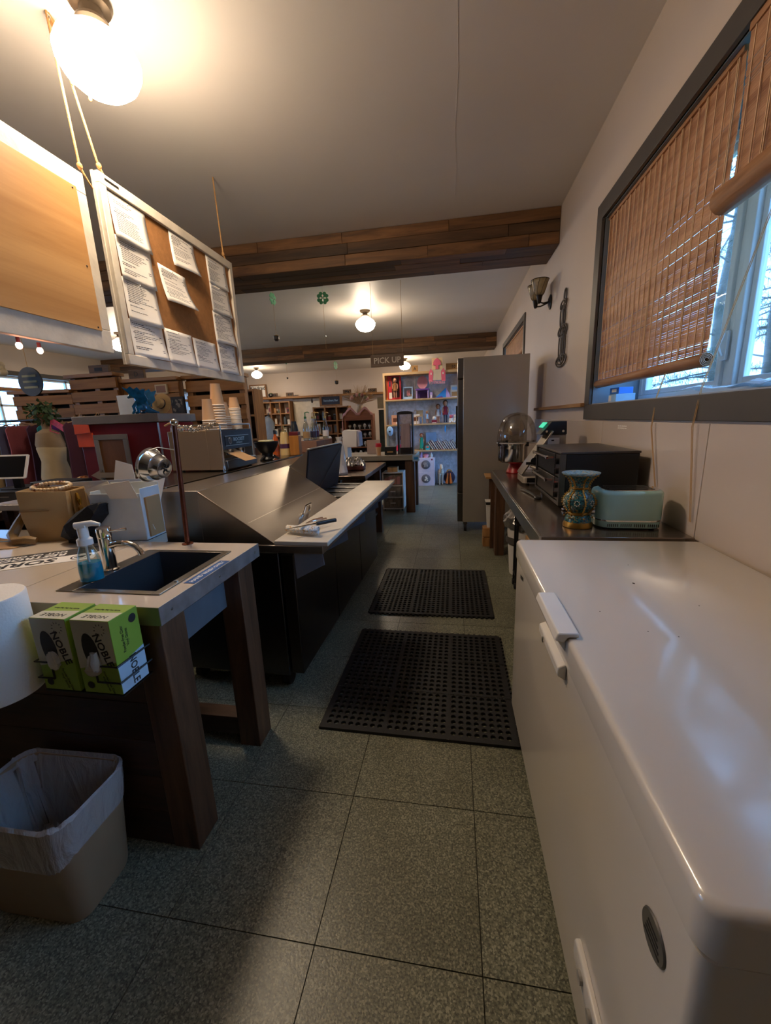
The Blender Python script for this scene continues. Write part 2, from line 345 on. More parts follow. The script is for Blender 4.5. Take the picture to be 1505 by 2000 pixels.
# ------------------------------------------------------------ windows
vinyl = mat('white_vinyl', 'dfe3e6', 0.35, var=0.02); pane_g = glass('window_glass', 'e6f2ff', tint=0.97, gloss=0.02)
reveal = mat('window_reveal_paint', '6d7884', 0.5, var=0.05)
def window_right(n, ya, yb, za, zb, tw, muls, lock=None):
    o = structure('window_%d' % n, MB().box(X1-0.02, ya-tw, zb, X1+0.01, yb+tw, zb+tw).box(X1-0.02, ya-tw, za-tw, X1+0.01, yb+tw, za)
                  .box(X1-0.02, ya-tw, za, X1+0.01, ya, zb).box(X1-0.02, yb, za, X1+0.01, yb+tw, zb), trim_dark, bev=0.003)
    xg = X1+0.355
    MB().box(X1+0.005, ya+.0005, za-0.0, xg, yb-.0005, za+0.006).build('window_sill', mat('sill_paint', 'a9adb0', 0.5), o)
    MB().box(X1+0.005, yb-0.006, za+0.007, xg, yb-.0005, zb-.0005).box(X1+0.005, ya+.0005, za+0.007, xg, ya+0.006, zb-.0005).box(X1+0.005, ya+0.007, zb-0.006, xg, yb-0.007, zb-.0005).build('reveal', reveal, o)
    fr = MB(); e = 0.05
    fr.box(xg-0.03, ya, za, xg+0.04, yb, za+e).box(xg-0.03, ya, zb-e, xg+0.04, yb, zb).box(xg-0.03, ya, za+e, xg+0.04, ya+e, zb-e).box(xg-0.03, yb-e, za+e, xg+0.04, yb, zb-e)
    fr.build('window_frame', vinyl, o, bev=0.004)
    ed = [ya+e]+[m for m in muls]+[yb-e]
    for m in muls:
        q = MB().box(xg-0.045, m-0.075, za+e+.001, xg+0.03, m-0.03, zb-e-.001).box(xg-0.03, m-0.03, za+e+.001, xg+0.02, m+0.028, zb-e-.001).box(xg-0.045, m+0.028, za+e+.001, xg+0.03, m+0.07, zb-e-.001)
        q.build('mullion', vinyl, o, bev=0.004)
    cuts = [ya+e]+sum([[m-0.075, m+0.07] for m in muls], [])+[yb-e]
    for a, b in zip(cuts[::2], cuts[1::2]):
        MB().box(xg-0.02, a, za+e+.001, xg+0.01, a+0.035, zb-e-.001).box(xg-0.02, b-0.035, za+e+.001, xg+0.01, b, zb-e-.001).box(xg-0.02, a+.036, za+e+.001, xg+0.01, b-.036, za+e+0.035).box(xg-0.02, a+.036, zb-e-0.035, xg+0.01, b-.036, zb-e-.001).build('sash', vinyl, o, bev=0.004)
        MB().box(xg-0.006, a+0.03, za+e+0.03, xg-0.002, b-0.03, zb-e-0.03).build('pane', pane_g, o, smooth=False)
    if lock:
        y, z = lock
        MB().box(xg-0.06, y-0.02, z-0.07, xg-0.045, y+0.02, z+0.07).tube([(xg-0.065, y, z-0.05), (xg-0.085, y+0.004, z), (xg-0.07, y-0.006, z+0.06)], 0.009, 8).build('sash_lock', vinyl, o, bev=0.003)
    return o
window_right(1, 0.68, 3.40, 1.475, 2.74, 0.11, [2.40], lock=(2.40, 1.72))
window_right(2, 6.66, 9.15, 0.45, 2.78, 0.09, [7.9])
for n, (ya, yb, za, zb) in enumerate(WL):  # the last of these is the added, unseen daylight window
    o = structure('window_%d' % (n+3), MB().box(X0-0.01, ya-0.1, zb, X0+0.02, yb+0.1, zb+0.1).box(X0-0.01, ya-0.1, za-0.1, X0+0.02, yb+0.1, za).box(X0-0.01, ya-0.1, za, X0+0.02, ya, zb).box(X0-0.01, yb, za, X0+0.02, yb+0.1, zb), trim_dark, bev=0.003)
    k = max(2, round((yb-ya)/0.9)); s_ = (yb-ya)/k
    f = MB()
    for i in range(k+1): f.box(X0-0.25, ya+i*s_-0.025, za, X0-0.19, ya+i*s_+0.025, zb)
    f.box(X0-0.25, ya, zb-0.05, X0-0.19, yb, zb).box(X0-0.25, ya, za, X0-0.19, yb, za+0.05).box(X0-0.25, ya, 2.05, X0-0.19, yb, 2.10)
    f.build('window_frame', vinyl, o, bev=0.003)
    for i in range(k): MB().box(X0-0.225, ya+i*s_+0.02, za+0.04, X0-0.22, ya+(i+1)*s_-0.02, zb-0.04).build('pane', pane_g, o, smooth=False)

# bamboo roll-up blinds
bam = wood('bamboo_slat', 'd2a27c', '9c6c4e', 1, 0.5, 20); thread = mat('blind_thread', 'e2c09a', 0.8)
bam2 = wood('bamboo_roll', 'c09068', '8a5c3c', 1, 0.5, 20)
def blind(ya, yb, zt, zb, rr, label, x=X1+0.035, seed=1, over=0.006):
    rg = random.Random(seed); t = T('bamboo_blind', label, 'blind', (x, (ya+yb)/2, zt)); hw = (yb-ya)/2; H = zt-zb
    sl = MB(); z = 0.0
    while z > -H+rr*1.2:
        h = rg.uniform(0.0066, 0.0086)
        if rg.random() < 0.08: h *= 0.75
        k = 0.004*math.sin(z*9+seed); w1 = rg.uniform(-0.002, 0.002)
        sl.box(-0.0009+k, -hw+w1, z-h, 0.0009+k, hw+w1, z); z -= h+rg.uniform(0.0004, 0.0011)+(0.0016 if rg.random() < 0.14 else 0)
    sl.build('slats', bam, t, smooth=False, kind='stuff', label='thin orange-brown bamboo slats')
    th = MB(); n = int((yb-ya)/0.062)
    for i in range(n):
        y = -hw+0.03+i*(2*hw-0.06)/(n-1)
        th.box(-0.0075, y-0.0022, -H+rr, -0.0035, y+0.0022, 0)
        if i % 3 == 0: th.box(-0.0075, y+0.007, -H+rr, -0.0035, y+0.011, 0)
    th.build('threads', thread, t, smooth=False, kind='stuff')
    P = []
    for i in range(60):
        a = i*0.42; r = rr*(0.22+0.78*i/59); P.append((r*math.cos(a), r*math.sin(a)))
    ro = MB(); A = ro.ring([(p[0], -hw-0.006, -H+p[1]+rr*0.3) for p in P]); B = ro.ring([(p[0], hw+over, -H+p[1]+rr*0.3) for p in P])
    for i in range(59): ro.f.append((A[i], A[i+1], B[i+1], B[i]))
    ro.build('rolled_end', bam2, t, solid=0.003)
    MB().box(-0.012, -hw, 0.0, 0.02, hw, 0.028).build('head_rail', bam2, t, bev=0.002)
    return t
blind(2.045, 3.405, 2.715, 1.615, 0.030, 'orange-brown bamboo blind rolled nearly down to the window sill', seed=3)
blind(0.62, 1.962, 2.715, 2.195, 0.052, 'orange-brown bamboo blind rolled halfway up, nearest the camera', seed=5, x=X1-0.0, over=0.045)
blind(6.70, 9.10, 2.75, 2.38, 0.035, 'bamboo blind in the far window above the tall steel fridge', seed=8)
cordm = mat('blind_cord', 'c29a68', 0.8)
for nm, lb, pts in (('blind_cord', 'tan cord hanging below the dark sill above the toaster, left one', [(X1+0.02, 2.345, 1.60), (X1-0.015, 2.335, 1.48), (X1-0.026, 2.33, 1.33), (X1-0.016, 2.20, 0.92)]),
                    ('blind_cord', 'long tan cord falling from the raised blind across the window to the freezer', [(X1+0.02, 1.70, 2.17), (X1-0.015, 1.95, 1.50), (X1-0.028, 1.955, 1.34), (X1-0.016, 1.90, 0.93)])):
    o = MB().tube(pts, 0.0017, 6).build(nm, cordm, None); tag(o, lb, 'cord', 'blind cords')
    MB().tube([(p[0], p[1]+0.009, p[2]) for i, p in enumerate(pts)], 0.0016, 6).build('second_strand', cordm, o)
# things on the sill
t = T('small_box', 'small blue cardboard box on a larger pale box on the window sill', 'box', (X1+0.14, 3.22, 1.482), 8)
MB().box(-0.05, -0.06, 0.056, 0.05, 0.06, 0.10).build('box_body', mat('blue_card', '2d6fc0', 0.6), t, bev=0.002); MB().box(-0.051, -0.03, 0.07, -0.0503, 0.03, 0.09).build('box_label', paper, t)
t = T('tissue_box', 'pale blue and white box under the small blue box on the sill', 'box', (X1+0.14, 3.21, 1.482), -6)
MB().box(-0.06, -0.10, 0, 0.06, 0.10, 0.054).build('box_body', mat('pale_blue_card', '8fb8d8', 0.6), t, bev=0.002); MB().box(-0.061, 0.02, 0.008, -0.0603, 0.09, 0.046).build('box_label', paper, t)
pm = MB(); g = []
for i in range(13):
    row = []
    for j in range(6): row.append((X1+0.05+j*0.05, 1.15+i*0.095, 1.484+rnd.uniform(0.004, 0.03)+(0.012 if 0 < j < 5 else 0)))
    g.append(pm.ring(row))
for a, b in zip(g, g[1:]):
    for j in range(5): pm.f.append((a[j], a[j+1], b[j+1], b[j]))
o = pm.build('plastic_wrap', mat('clear_film', 'cfd8e0', 0.15, var=0.05, trans=0.55, alpha=0.8), None, ang=15, solid=0.001); tag(o, 'crumpled clear plastic sheeting along the window sill', 'plastic sheet')

# ------------------------------------------------------------ outdoors beyond the window
tag(MB().box(1.5, -30, -0.4, 60, 60, -0.3).build('lawn', mat('grass', '5c6a4a', 0.9, var=0.3, scale=2), None), 'grey-green lawn outside the window', 'lawn', kind='stuff')
tag(MB().box(-60, -30, -0.4, -10.4, 60, -0.3).build('gravel_yard', mat('gravel', '77746d', 0.9, var=0.3, scale=2), None), 'gravel yard outside the left windows', 'yard', kind='stuff')
bark = mat('tree_bark', '4a4640', 0.9, var=0.4, scale=(14, 14, 2), bump=0.8, bscale=14); needles = mat('pine_needles', '33483c', 0.8, var=0.4)
def tree(loc, r, h, label, seed, lean=0.0, crown=True, low=2.0):
    rg = random.Random(seed); t = T('pine_tree', label, 'tree', (loc[0], loc[1], loc[2]+0.06), group='trees outside the window')
    MB().tube([(lean*z*z*0.02+0.05*math.sin(z), 0.04*math.cos(z*1.3), z) for z in [h*i/14 for i in range(15)]], [r*(1.25 if i == 0 else 1-0.045*i) for i in range(15)], 14).build('trunk', bark, t)
    br = MB(); nd = MB()
    if crown:
        for i in range(26):
            z = rg.uniform(low, h); a = rg.uniform(0, 2*PI); ln = rg.uniform(1.2, 2.8); d = Vector((math.cos(a), math.sin(a), rg.uniform(-0.15, 0.25)))
            p = [Vector((lean*z*z*0.02, 0, z))+d*ln*s+Vector((0, 0, -0.25*s*s)) for s in (0, .35, .7, 1)]
            br.tube(p, [0.035, 0.025, 0.016, 0.006], 5)
            for q in range(110):
                s = rg.uniform(0.35, 1.05); c = Vector((lean*z*z*0.02, 0, z))+d*ln*s+Vector((rg.gauss(0, .22), rg.gauss(0, .22), -0.25*s*s+rg.gauss(0, .09)))
                u = Vector((rg.gauss(0, 1), rg.gauss(0, 1), rg.gauss(0, .5))).normalized()*rg.uniform(0.10, 0.2); w_ = u.cross(Vector((0, 0, 1))).normalized()*0.012
                nd.quad(c-u-w_, c-u+w_, c+u+w_*.3, c+u-w_*.3)
        br.build('branches', bark, t); nd.build('needle_sprays', needles, t, smooth=False, kind='stuff')
    return t
tree((4.6, 6.9, -0.3), 0.26, 9, 'thick dark pine trunk seen through the left pane', 11, low=3.2)
tree((4.1, 3.95, -0.3), 0.27, 8, 'grey pine trunk leaning beside the window mullion at right', 12, lean=-0.5, low=4.5)
tree((8.5, 15.5, -0.3), 0.22, 8, 'distant pine with feathery drooping branches', 13, low=1.2)
tree((7.5, 19.5, -0.3), 0.2, 7, 'small far pine low behind the thick trunk', 14, low=0.8)
tree((11.0, 17.0, -0.3), 0.2, 7, 'farthest pine near the house', 15, low=0.8)
hs = T('house', 'pale brick house far outside behind the trees', 'house', (11.0, 9.5, -0.3))
MB().box(0, -4, 0, 6, 2.2, 2.6).build('wall', mat('house_brick', 'a58a80', 0.9, var=0.2, scale=5), hs); MB().prism([(-0.5, 2.6), (6.5, 2.6), (3, 4.6)], 1, -4.4, 2.6).build('roof', mat('roof_shingle', '55575c', 0.9), hs)
for y in (-2.6, 0.2):
    wn = MB().box(-0.04, y, 0.9, 0.0, y+1.1, 2.0).build('window', vinyl, hs); MB().box(-0.05, y+0.08, 0.98, -0.041, y+1.02, 1.92).build('pane', mat('far_pane', '54708c', 0.1), wn)
# ============================================================ right side: freezer, work table, appliances, fridge
enamel = mat('freezer_enamel', 'dcd5cb', 0.24, var=0.02, scale=2, coat=0.3); enamel_l = mat('freezer_lid_enamel', 'ddd6cc', 0.24, var=0.02, scale=2, coat=0.9, bump=0.03, bscale=7)
fz = T('chest_freezer', 'long white chest freezer along the right wall nearest the camera', 'freezer', (0.285, 0.385, 0))
FL, FD = 1.405, 0.735
MB().rrect(0, 0, FD, FL, 0.018, 0.045, 0.792).build('body', enamel, fz)
MB().rrect(0.004, 0.004, FD-0.004, FL-0.004, 0.033, 0.7925, 0.802).build('gasket', mat('gasket', 'b9b3aa', 0.5), fz)
MB().rrect(-0.006, -0.006, FD+0.004, FL+0.006, 0.03, 0.8025, 0.876, n=7, top_in=0.014).build('lid', enamel_l, fz, ang=60)
for x, y in ((0.06, 0.08), (0.06, FL-0.08), (FD-0.06, 0.08), (FD-0.06, FL-0.08)): MB().cyl((x, y, 0), (x, y, 0.046), 0.022).build('foot', black, fz)
h = MB().prism([(-0.035, 0.868), (-0.028, 0.889), (0.022, 0.8905), (0.022, 0.8775), (-0.003, 0.8775), (-0.012, 0.862)], 1, 0.565, 0.81).build('lid_handle', white, fz, bev=0.004)
MB().prism([(-0.03, 0.87), (-0.007, 0.87), (-0.007, 0.835)], 1, 0.575, 0.80).build('handle_lip', white, h)
lk = MB().prism([(-0.022, 0.765), (-0.0005, 0.752), (-0.0005, 0.80), (-0.022, 0.79)], 1, 0.57, 0.80).build('lock_plate', white, fz, bev=0.004); MB().cyl((-0.026, 0.73, 0.775), (-0.021, 0.73, 0.775), 0.009).build('keyhole', chrome, lk)
b = MB(); n = 28
A = b.ring([(-0.0006, 0.089+0.033*math.cos(2*PI*i/n), 0.684+0.031*math.sin(2*PI*i/n)) for i in range(n)]); B_ = b.ring([(-0.003, 0.089+0.031*math.cos(2*PI*i/n), 0.684+0.029*math.sin(2*PI*i/n)) for i in range(n)])
b.bridge(A, B_); b.f.append(tuple(B_)); b = b.build('oval_badge', mat('badge_grey', '6c6a66', 0.4, 0.5), fz)
for k in range(4): MB().box(-0.0036, 0.089-0.022+0.003*k, 0.670+0.008*k, -0.003, 0.089+0.02-0.002*k, 0.6735+0.008*k).build('engraved_line', ink, b)
v = MB().rrect(-0.12, -0.03, 0.12, 0.03, 0.02, 0, 0.012, top_in=0.006).xf(Matrix.Translation((-0.0005, 0.22, 0.235)) @ Euler((R(90), R(0), R(-90))).to_matrix().to_4x4()).build('control_panel', white, fz)
for k in (-0.06, 0, 0.06): MB().cyl((-0.019, 0.22+k, 0.235), (-0.0126, 0.22+k, 0.235), 0.012).build('control_knob', mat('grey_plastic', '9d9a95', 0.4), v)
for k in range(3): MB().box(-0.0016, 1.215+0.022*k, 0.752-0.004*k, -0.0004, 1.233+0.022*k, 0.766-0.004*k).build('maker_mark', ink, fz)
MB().ball((0.29, 0.93, 0.8762), 0.004, 8, 5, (1, 1.4, 0.25)).build('chip', mat('chip_dark', '3c332c', 0.8), fz)
for x, y in ((0.2, 0.62), (0.26, 0.60), (0.4, 0.78), (0.12, 0.72), (0.34, 1.1)): MB().ball((x, y, 0.8761), 0.002, 6, 4, (1, 1, 0.3)).build('chip', mat('chip_dark', '3c332c', 0.8), fz)

# ---- work table
wt = T('work_table', 'long steel-topped wooden work table behind the white freezer', 'table', (0.40, 1.84, 0))
ttop = steel('worn_table_steel', '7d7167', 0.2, axis=1, metal=0.75)
MB().box(0, 0, 0.80, 0.63, 2.42, 0.874).build('table_top', ttop, wt, bev=0.004); MB().box(-0.012, 0, 0.795, -0.0005, 2.42, 0.876).build('edge_strip', ss, wt, bev=0.002)
for y in (2.24, 0.02):
    for x in (0.03, 0.54): MB().box(x, y, 0, x+0.09, y+0.14, 0.7995).build('leg', dkwood, wt, bev=0.003)
MB().box(0.05, 0.03, 0.70, 0.08, 2.38, 0.799).build('apron', dkwoodx, wt)
o = MB().box(0.345, 4.29, 0.775, 0.60, 4.60, 0.795).build('wall_shelf_board', pine, None, bev=0.002); tag(o, 'pale wooden board shelf between the work table and the steel fridge', 'board')
MB().box(0.40, 4.32, 0.0, 0.44, 4.36, 0.775).box(0.40, 4.54, 0, 0.44, 4.58, 0.775).build('support', dkwood, o)
# under the table
t = T('wooden_crate', 'small wooden crate on the floor under the pale board', 'crate', (0.42, 4.45, 0))
for z in (0.0, 0.11):
    for q in (MB().box(-0.09, -0.07, z, 0.09, -0.055, z+0.1), MB().box(-0.09, 0.055, z, 0.09, 0.07, z+0.1), MB().box(-0.09, -0.054, z, -0.075, 0.054, z+0.1), MB().box(0.075, -0.054, z, 0.09, 0.054, z+0.1)): q.build('slat', pinez, t, bev=0.002)
MB().box(-0.074, -0.054, 0.19, 0.074, 0.054, 0.21).build('lid_board', pinez, t)
t = T('white_bin', 'white plastic tub with black lid standing on the wooden crate', 'tub', (0.42, 4.45, 0.2105))
MB().lathe([(0.062, 0), (0.078, 0.25), (0.085, 0.25), (0.085, 0.262)], 4).xf(Matrix.Rotation(R(45), 4, 'Z')).build('tub_body', white, t, bev=0.004)
MB().box(-0.064, -0.064, 0.263, 0.064, 0.064, 0.29).build('lid', black, t, bev=0.004); MB().box(-0.067, -0.067, 0.291, 0.067, 0.067, 0.302).build('rim', white, t, bev=0.003)
t = T('trash_can', 'white trash can with crumpled silver liner under the work table', 'trash can', (0.635, 3.62, 0))
MB().lathe([(0.12, 0), (0.155, 0.50), (0.148, 0.50), (0.115, 0.02)], 24).build('can_body', white, t)
MB().lathe([(0.157, 0.30), (0.1575, 0.36)], 24, caps=False).build('can_label', mat('label_grey', '55504c', 0.6), t)
q = MB(); rs = []
for r, z, j in ((0.165, 0.44, .012), (0.175, 0.50, .02), (0.16, 0.55, .03), (0.13, 0.60, .035), (0.09, 0.635, .03), (0.03, 0.66, .01)):
    rs.append(q.ring([((r+rnd.uniform(-j, j))*math.cos(2*PI*i/36), (r+rnd.uniform(-j, j))*math.sin(2*PI*i/36), z+rnd.uniform(-j, j)*.6) for i in range(36)]))
for a, b in zip(rs, rs[1:]): q.bridge(a, b)
foil = mat('crinkled_silver_film', 'a9a6a4', 0.2, 0.75, var=0.2, bump=0.5, bscale=50)
q.build('liner', foil, t, ang=15)
t = T('wire_cart', 'black wheeled wire cart leg beside the white trash can', 'cart', (0.515, 3.24, 0))
for x in (0, 0.32):
    for y in (0, 0.1): MB().cyl((x, y, 0.055), (x, y, 0.60), 0.010).build('post', black, t); MB().cyl((x-0.012, y, 0.028), (x+0.012, y, 0.028), 0.027).build('caster', rubber, t)
for z in (0.12, 0.55): MB().box(-0.01, -0.01, z, 0.33, 0.11, z+0.012).build('shelf', black, t)
o = MB().box(0.56, 2.82, 0.0, 0.80, 3.14, 0.50).build('cardboard_box', card, None, bev=0.004); tag(o, 'brown cardboard box on the floor under the work table', 'box'); MB().box(0.5585, 2.955, 0.0, 0.5595, 3.005, 0.50).build('tape_strip', mat('tape', '9a7a4c', 0.3), o)

# ---- toaster
mint = mat('mint_enamel', 'a8d2cc', 0.22, var=0.03, coat=0.5)
t = T('toaster', 'mint green retro toaster on the table beside the vase', 'toaster', (0.825, 2.06, 0.8745), -3)
MB().rrect(-0.145, -0.10, 0.145, 0.10, 0.07, 0.045, 0.182, n=8, top_in=0.018).build('shell', mint, t, ang=60)
MB().rrect(-0.143, -0.098, 0.143, 0.098, 0.068, 0.038, 0.0445, n=8).build('chrome_band', chrome, t); MB().rrect(-0.141, -0.096, 0.141, 0.096, 0.066, 0.008, 0.0375, n=8).build('base', mint, t)
for k in range(24):
    x = -0.10+k*0.0085+(k//6)*0.006
    MB().box(x, -0.0972, 0.014, x+0.003, -0.0955, 0.028).build('vent_slot', blackm, t, smooth=False)
MB().rrect(-0.115, -0.08, 0.125, 0.08, 0.05, 0.1821, 0.1855, n=6).build('top_plate', chrome, t)
for y in (-0.048, -0.016, 0.016, 0.048): MB().box(-0.09, y-0.0085, 0.1856, 0.10, y+0.0085, 0.1863).build('bread_slot', blackm, t, smooth=False)
for y in (-0.04, 0.04):
    MB().box(-0.165, y-0.014, 0.12, -0.1455, y+0.014, 0.135).build('lever', chrome, t, bev=0.003); MB().cyl((-0.163, y, 0.075), (-0.1455, y, 0.075), 0.016).build('knob', chrome, t, bev=0.002)
for x in (-0.1, 0.1):
    for y in (-0.06, 0.06): MB().cyl((x, y, 0), (x, y, 0.009), 0.012).build('foot', black, t)

# ---- cloisonne vase
clo = cells('cloisonne_enamel', '245c5e', '132e38', '7d6a3c', 190); gilt = mat('gilt_metal', '9a7433', 0.36, 0.85, var=0.2, scale=40)
rimm = cells('cloisonne_rim', '7d9aa3', '5f7f8a', 'a8946a', 170)
t = T('vase', 'turquoise and gold patterned vase with flared rim beside the toaster', 'vase', (0.605, 2.03, 0.8745), 20)
body = [(0.060, 0.028), (0.056, 0.05), (0.046, 0.062), (0.046, 0.075), (0.058, 0.09), (0.070, 0.115), (0.070, 0.135), (0.058, 0.158), (0.042, 0.172), (0.036, 0.19), (0.038, 0.212), (0.048, 0.232), (0.068, 0.252)]
MB().lathe(body, 32).build('vase_body', clo, t); MB().lathe([(0.06, 0.0), (0.067, 0.002), (0.067, 0.014), (0.061, 0.0275)], 32).build('foot_ring', gilt, t)
MB().lathe([(0.068, 0.2525), (0.084, 0.261), (0.085, 0.266), (0.068, 0.264), (0.04, 0.25), (0.03, 0.22)], 32, caps=False).build('flared_rim', rimm, t)
MB().lathe([(0.0475, 0.0615), (0.050, 0.068), (0.0475, 0.0755)], 32, caps=False).build('waist_band', gilt, t); MB().lathe([(0.0375, 0.186), (0.040, 0.190), (0.0385, 0.196)], 32, caps=False).build('neck_band', gilt, t)
for k in range(6):
    a = PI/3*k+0.3; f = MB(); ca, sa = math.cos(a), math.sin(a)
    f.tube([(r*ca*1.01, r*sa*1.01, z) for r, z in body[3:]], [0.0035]*len(body[3:]), 6)
    fl = f.build('flange', gilt, t)
    st = MB()
    for r, z in body[1:]:
        st.ball(((r+0.006)*ca, (r+0.006)*sa, z), 0.0045, 8, 5)
    for (r, z), (r2, z2) in zip(body[3:], body[4:]): st.ball((((r+r2)/2+0.006)*ca, ((r+r2)/2+0.006)*sa, (z+z2)/2), 0.004, 8, 5)
    st.build('studs', gilt, fl)
    ax_ = a+PI/6; fo = MB()
    for q in range(8):
        b_ = 2*PI*q/8; u = 0.011*math.cos(b_); z = 0.125+0.012*math.sin(b_)
        fo.ball((0.0705*math.cos(ax_)-u*math.sin(ax_), 0.0705*math.sin(ax_)+u*math.cos(ax_), z), 0.003, 7, 5)
    fo.build('flower', mat('cream_enamel', 'd8c9b0', 0.3), t)

# ---- two-deck oven
t = T('countertop_oven', 'black boxy two-deck countertop oven with steel doors behind the toaster', 'oven', (0.585, 2.335, 0.8745), 0)
OW, OD, OH = 0.40, 0.66, 0.335
MB().box(0.03, 0, 0.035, OW, OD, OH-0.012).build('oven_body', blackm, t, bev=0.003); MB().box(0.0, -0.004, OH-0.0118, OW+0.004, OD+0.004, OH).build('top_cover', mat('oven_top', '4a423d', 0.4, 0.4), t, bev=0.002)
MB().box(0.0, 0.0, 0.035, 0.0295, 0.025, OH-0.0125).box(0, OD-0.025, 0.035, 0.0295, OD, OH-0.0125).box(0, 0.026, 0.035, 0.0295, OD-0.026, 0.05).build('front_frame', ssd, t)
for k, z in enumerate((0.055, 0.19)):
    d = MB().box(0.008, 0.16, z, 0.0295, OD-0.03, z+0.125).build('door', ssd if k == 0 else blackm, t, bev=0.002)
    MB().tube([(0.008, 0.20, z+0.10), (-0.03, 0.20, z+0.10), (-0.03, OD-0.07, z+0.10), (0.008, OD-0.07, z+0.10)], 0.007, 8).build('handle', ss, d)
    for q in (0.20, OD-0.07): MB().cyl((-0.036, q, z+0.10), (-0.022, q, z+0.10), 0.011).build('handle_cap', chrome, d)
    pn = MB().box(0.012, 0.028, z, 0.0295, 0.155, z+0.125).build('control_panel', ssd, t)
    for q in (0.035, 0.09): MB().cyl((-0.012, 0.06, z+q), (0.0115, 0.06, z+q), 0.017).box(-0.016, 0.057, z+q-0.014, -0.012, 0.063, z+q+0.014).build('dial', black, pn); [MB().lathe([(0.0175, 0), (0.021, 0.002), (0.0175, 0.004)], 18, caps=False).xf(Matrix.Translation((0.0075, 0.06, z+q_)) @ Matrix.Rotation(R(90), 4, 'Y')).build('dial_ring', chrome, pn) for q_ in (q,)]
    MB().cyl((0.004, 0.12, z+0.09), (0.0115, 0.12, z+0.09), 0.008).build('indicator_light', mat('red_indicator', 'd0301c', 0.3, emit='ff3015', estr=0.6), pn)
for x in (0.05, OW-0.05):
    for y in (0.04, OD-0.04): MB().lathe([(0.012, 0), (0.018, 0.006), (0.018, 0.014), (0.01, 0.02), (0.01, 0.036)], 14, (x, y)).build('foot', chrome, t)
o = MB().tube([(0.545, 2.76, 0.882), (0.535, 2.86, 0.886), (0.52, 2.98, 0.884), (0.50, 3.06, 0.884)], [0.006, 0.008, 0.009, 0.006], 8).build('ladle', black, None); tag(o, 'black plastic handled utensil lying in front of the oven', 'utensil')
MB().ball((0.551, 2.71, 0.886), 0.03, 12, 6, (0.8, 1.4, 0.3)).build('ladle_bowl', black, o)
# ---- cotton candy style machine with dome
t = T('domed_food_machine', 'round steel bowl machine with clear dome and red base at table end', 'food machine', (0.60, 4.02, 0.8745))
redm = mat('red_enamel', 'a3161f', 0.3, var=0.06, coat=0.3)
MB().lathe([(0.085, 0), (0.09, 0.008), (0.075, 0.05), (0.055, 0.10)], 20).build('red_base', redm, t); MB().lathe([(0.05, 0.1005), (0.15, 0.105), (0.168, 0.12), (0.17, 0.27), (0.183, 0.272), (0.183, 0.284), (0.172, 0.284), (0.164, 0.13), (0.04, 0.115)], 36, caps=False).build('steel_bowl', chrome, t)
domeg = glass('clear_dome_plastic', 'f4efe8', 0.02, tint=0.86, gloss=0.10)
MB().lathe([(0.178, 0.285), (0.180, 0.34), (0.172, 0.40), (0.152, 0.465), (0.118, 0.522), (0.07, 0.556), (0.002, 0.568)], 36, caps=False).build('dome', domeg, t); MB().lathe([(0.179, 0.2845), (0.189, 0.286), (0.189, 0.294), (0.181, 0.296)], 36, caps=False).build('dome_rim', mat('clear_rim', 'd9d4cc', 0.2, trans=0.4), t)
for k in range(4): MB().box(0.182*math.cos(k*PI/2+.4)-.012, 0.182*math.sin(k*PI/2+.4)-.012, 0.262, 0.182*math.cos(k*PI/2+.4)+.012, 0.182*math.sin(k*PI/2+.4)+.012, 0.302).build('clip', black, t, bev=0.003)
# ---- label printer scale like slicer
t = T('slant_head_slicer', 'grey countertop slicer with slanted black head and green light', 'slicer', (0.70, 3.36, 0.8745))
gm = mat('machine_grey', 'a59d93', 0.35, 0.3, var=0.05)
MB().rrect(-0.16, -0.13, 0.19, 0.17, 0.03, 0.02, 0.07, top_in=0.01).build('base', gm, t); MB().box(-0.13, -0.131, 0.026, 0.02, -0.1305, 0.062).build('base_recess', blackm, t)
for x in (-0.12, 0.15):
    for y in (-0.1, 0.14): MB().cyl((x, y, 0), (x, y, 0.021), 0.014).build('foot', rubber, t)
MB().box(0.02, -0.02, 0.0705, 0.17, 0.13, 0.385).build('column', gm, t, bev=0.006); MB().box(0.035, -0.0212, 0.25, 0.12, -0.0205, 0.36).build('instruction_label', paper, t); MB().box(0.06, -0.0218, 0.335, 0.08, -0.0213, 0.345).box(0.04, -0.0218, 0.30, 0.10, -0.0213, 0.304).build('printed_text', ink, t)
MB().prism([(-0.03, 0.3855), (0.17, 0.3855), (0.165, 0.485), (0.055, 0.485)], 1, -0.03, 0.14).build('head', blackm, t, bev=0.004)
for x in (0.02, 0.14): MB().cyl((x, -0.036, 0.41), (x, -0.0305, 0.41), 0.009).build('bolt', chrome, t)
MB().box(-0.0, -0.02, 0.0, 0.05, 0.13, 0.004).xf(Matrix.Translation((0.012, 0, 0.462)) @ Matrix.Rotation(R(-50), 4, 'Y') @ Matrix.Translation((-0.03, 0, 0))).build('green_display', mat('green_led', '2f8f74', 0.3, emit='3fd6a8', estr=0.5), t)
pl = MB().box(-0.006, -0.11, 0, 0.006, 0.11, 0.40).xf(Matrix.Translation((-0.165, 0.01, 0.08)) @ Matrix.Rotation(R(33), 4, 'Y')).build('slant_plate', steel('slicer_steel', 'a8a097', 0.3), t, bev=0.003)
MB().cyl((-0.075, -0.115, 0.19), (-0.075, -0.112, 0.19), 0.03).box(-0.14, -0.125, 0.165, -0.02, -0.112, 0.185).build('plate_clamp', black, t)
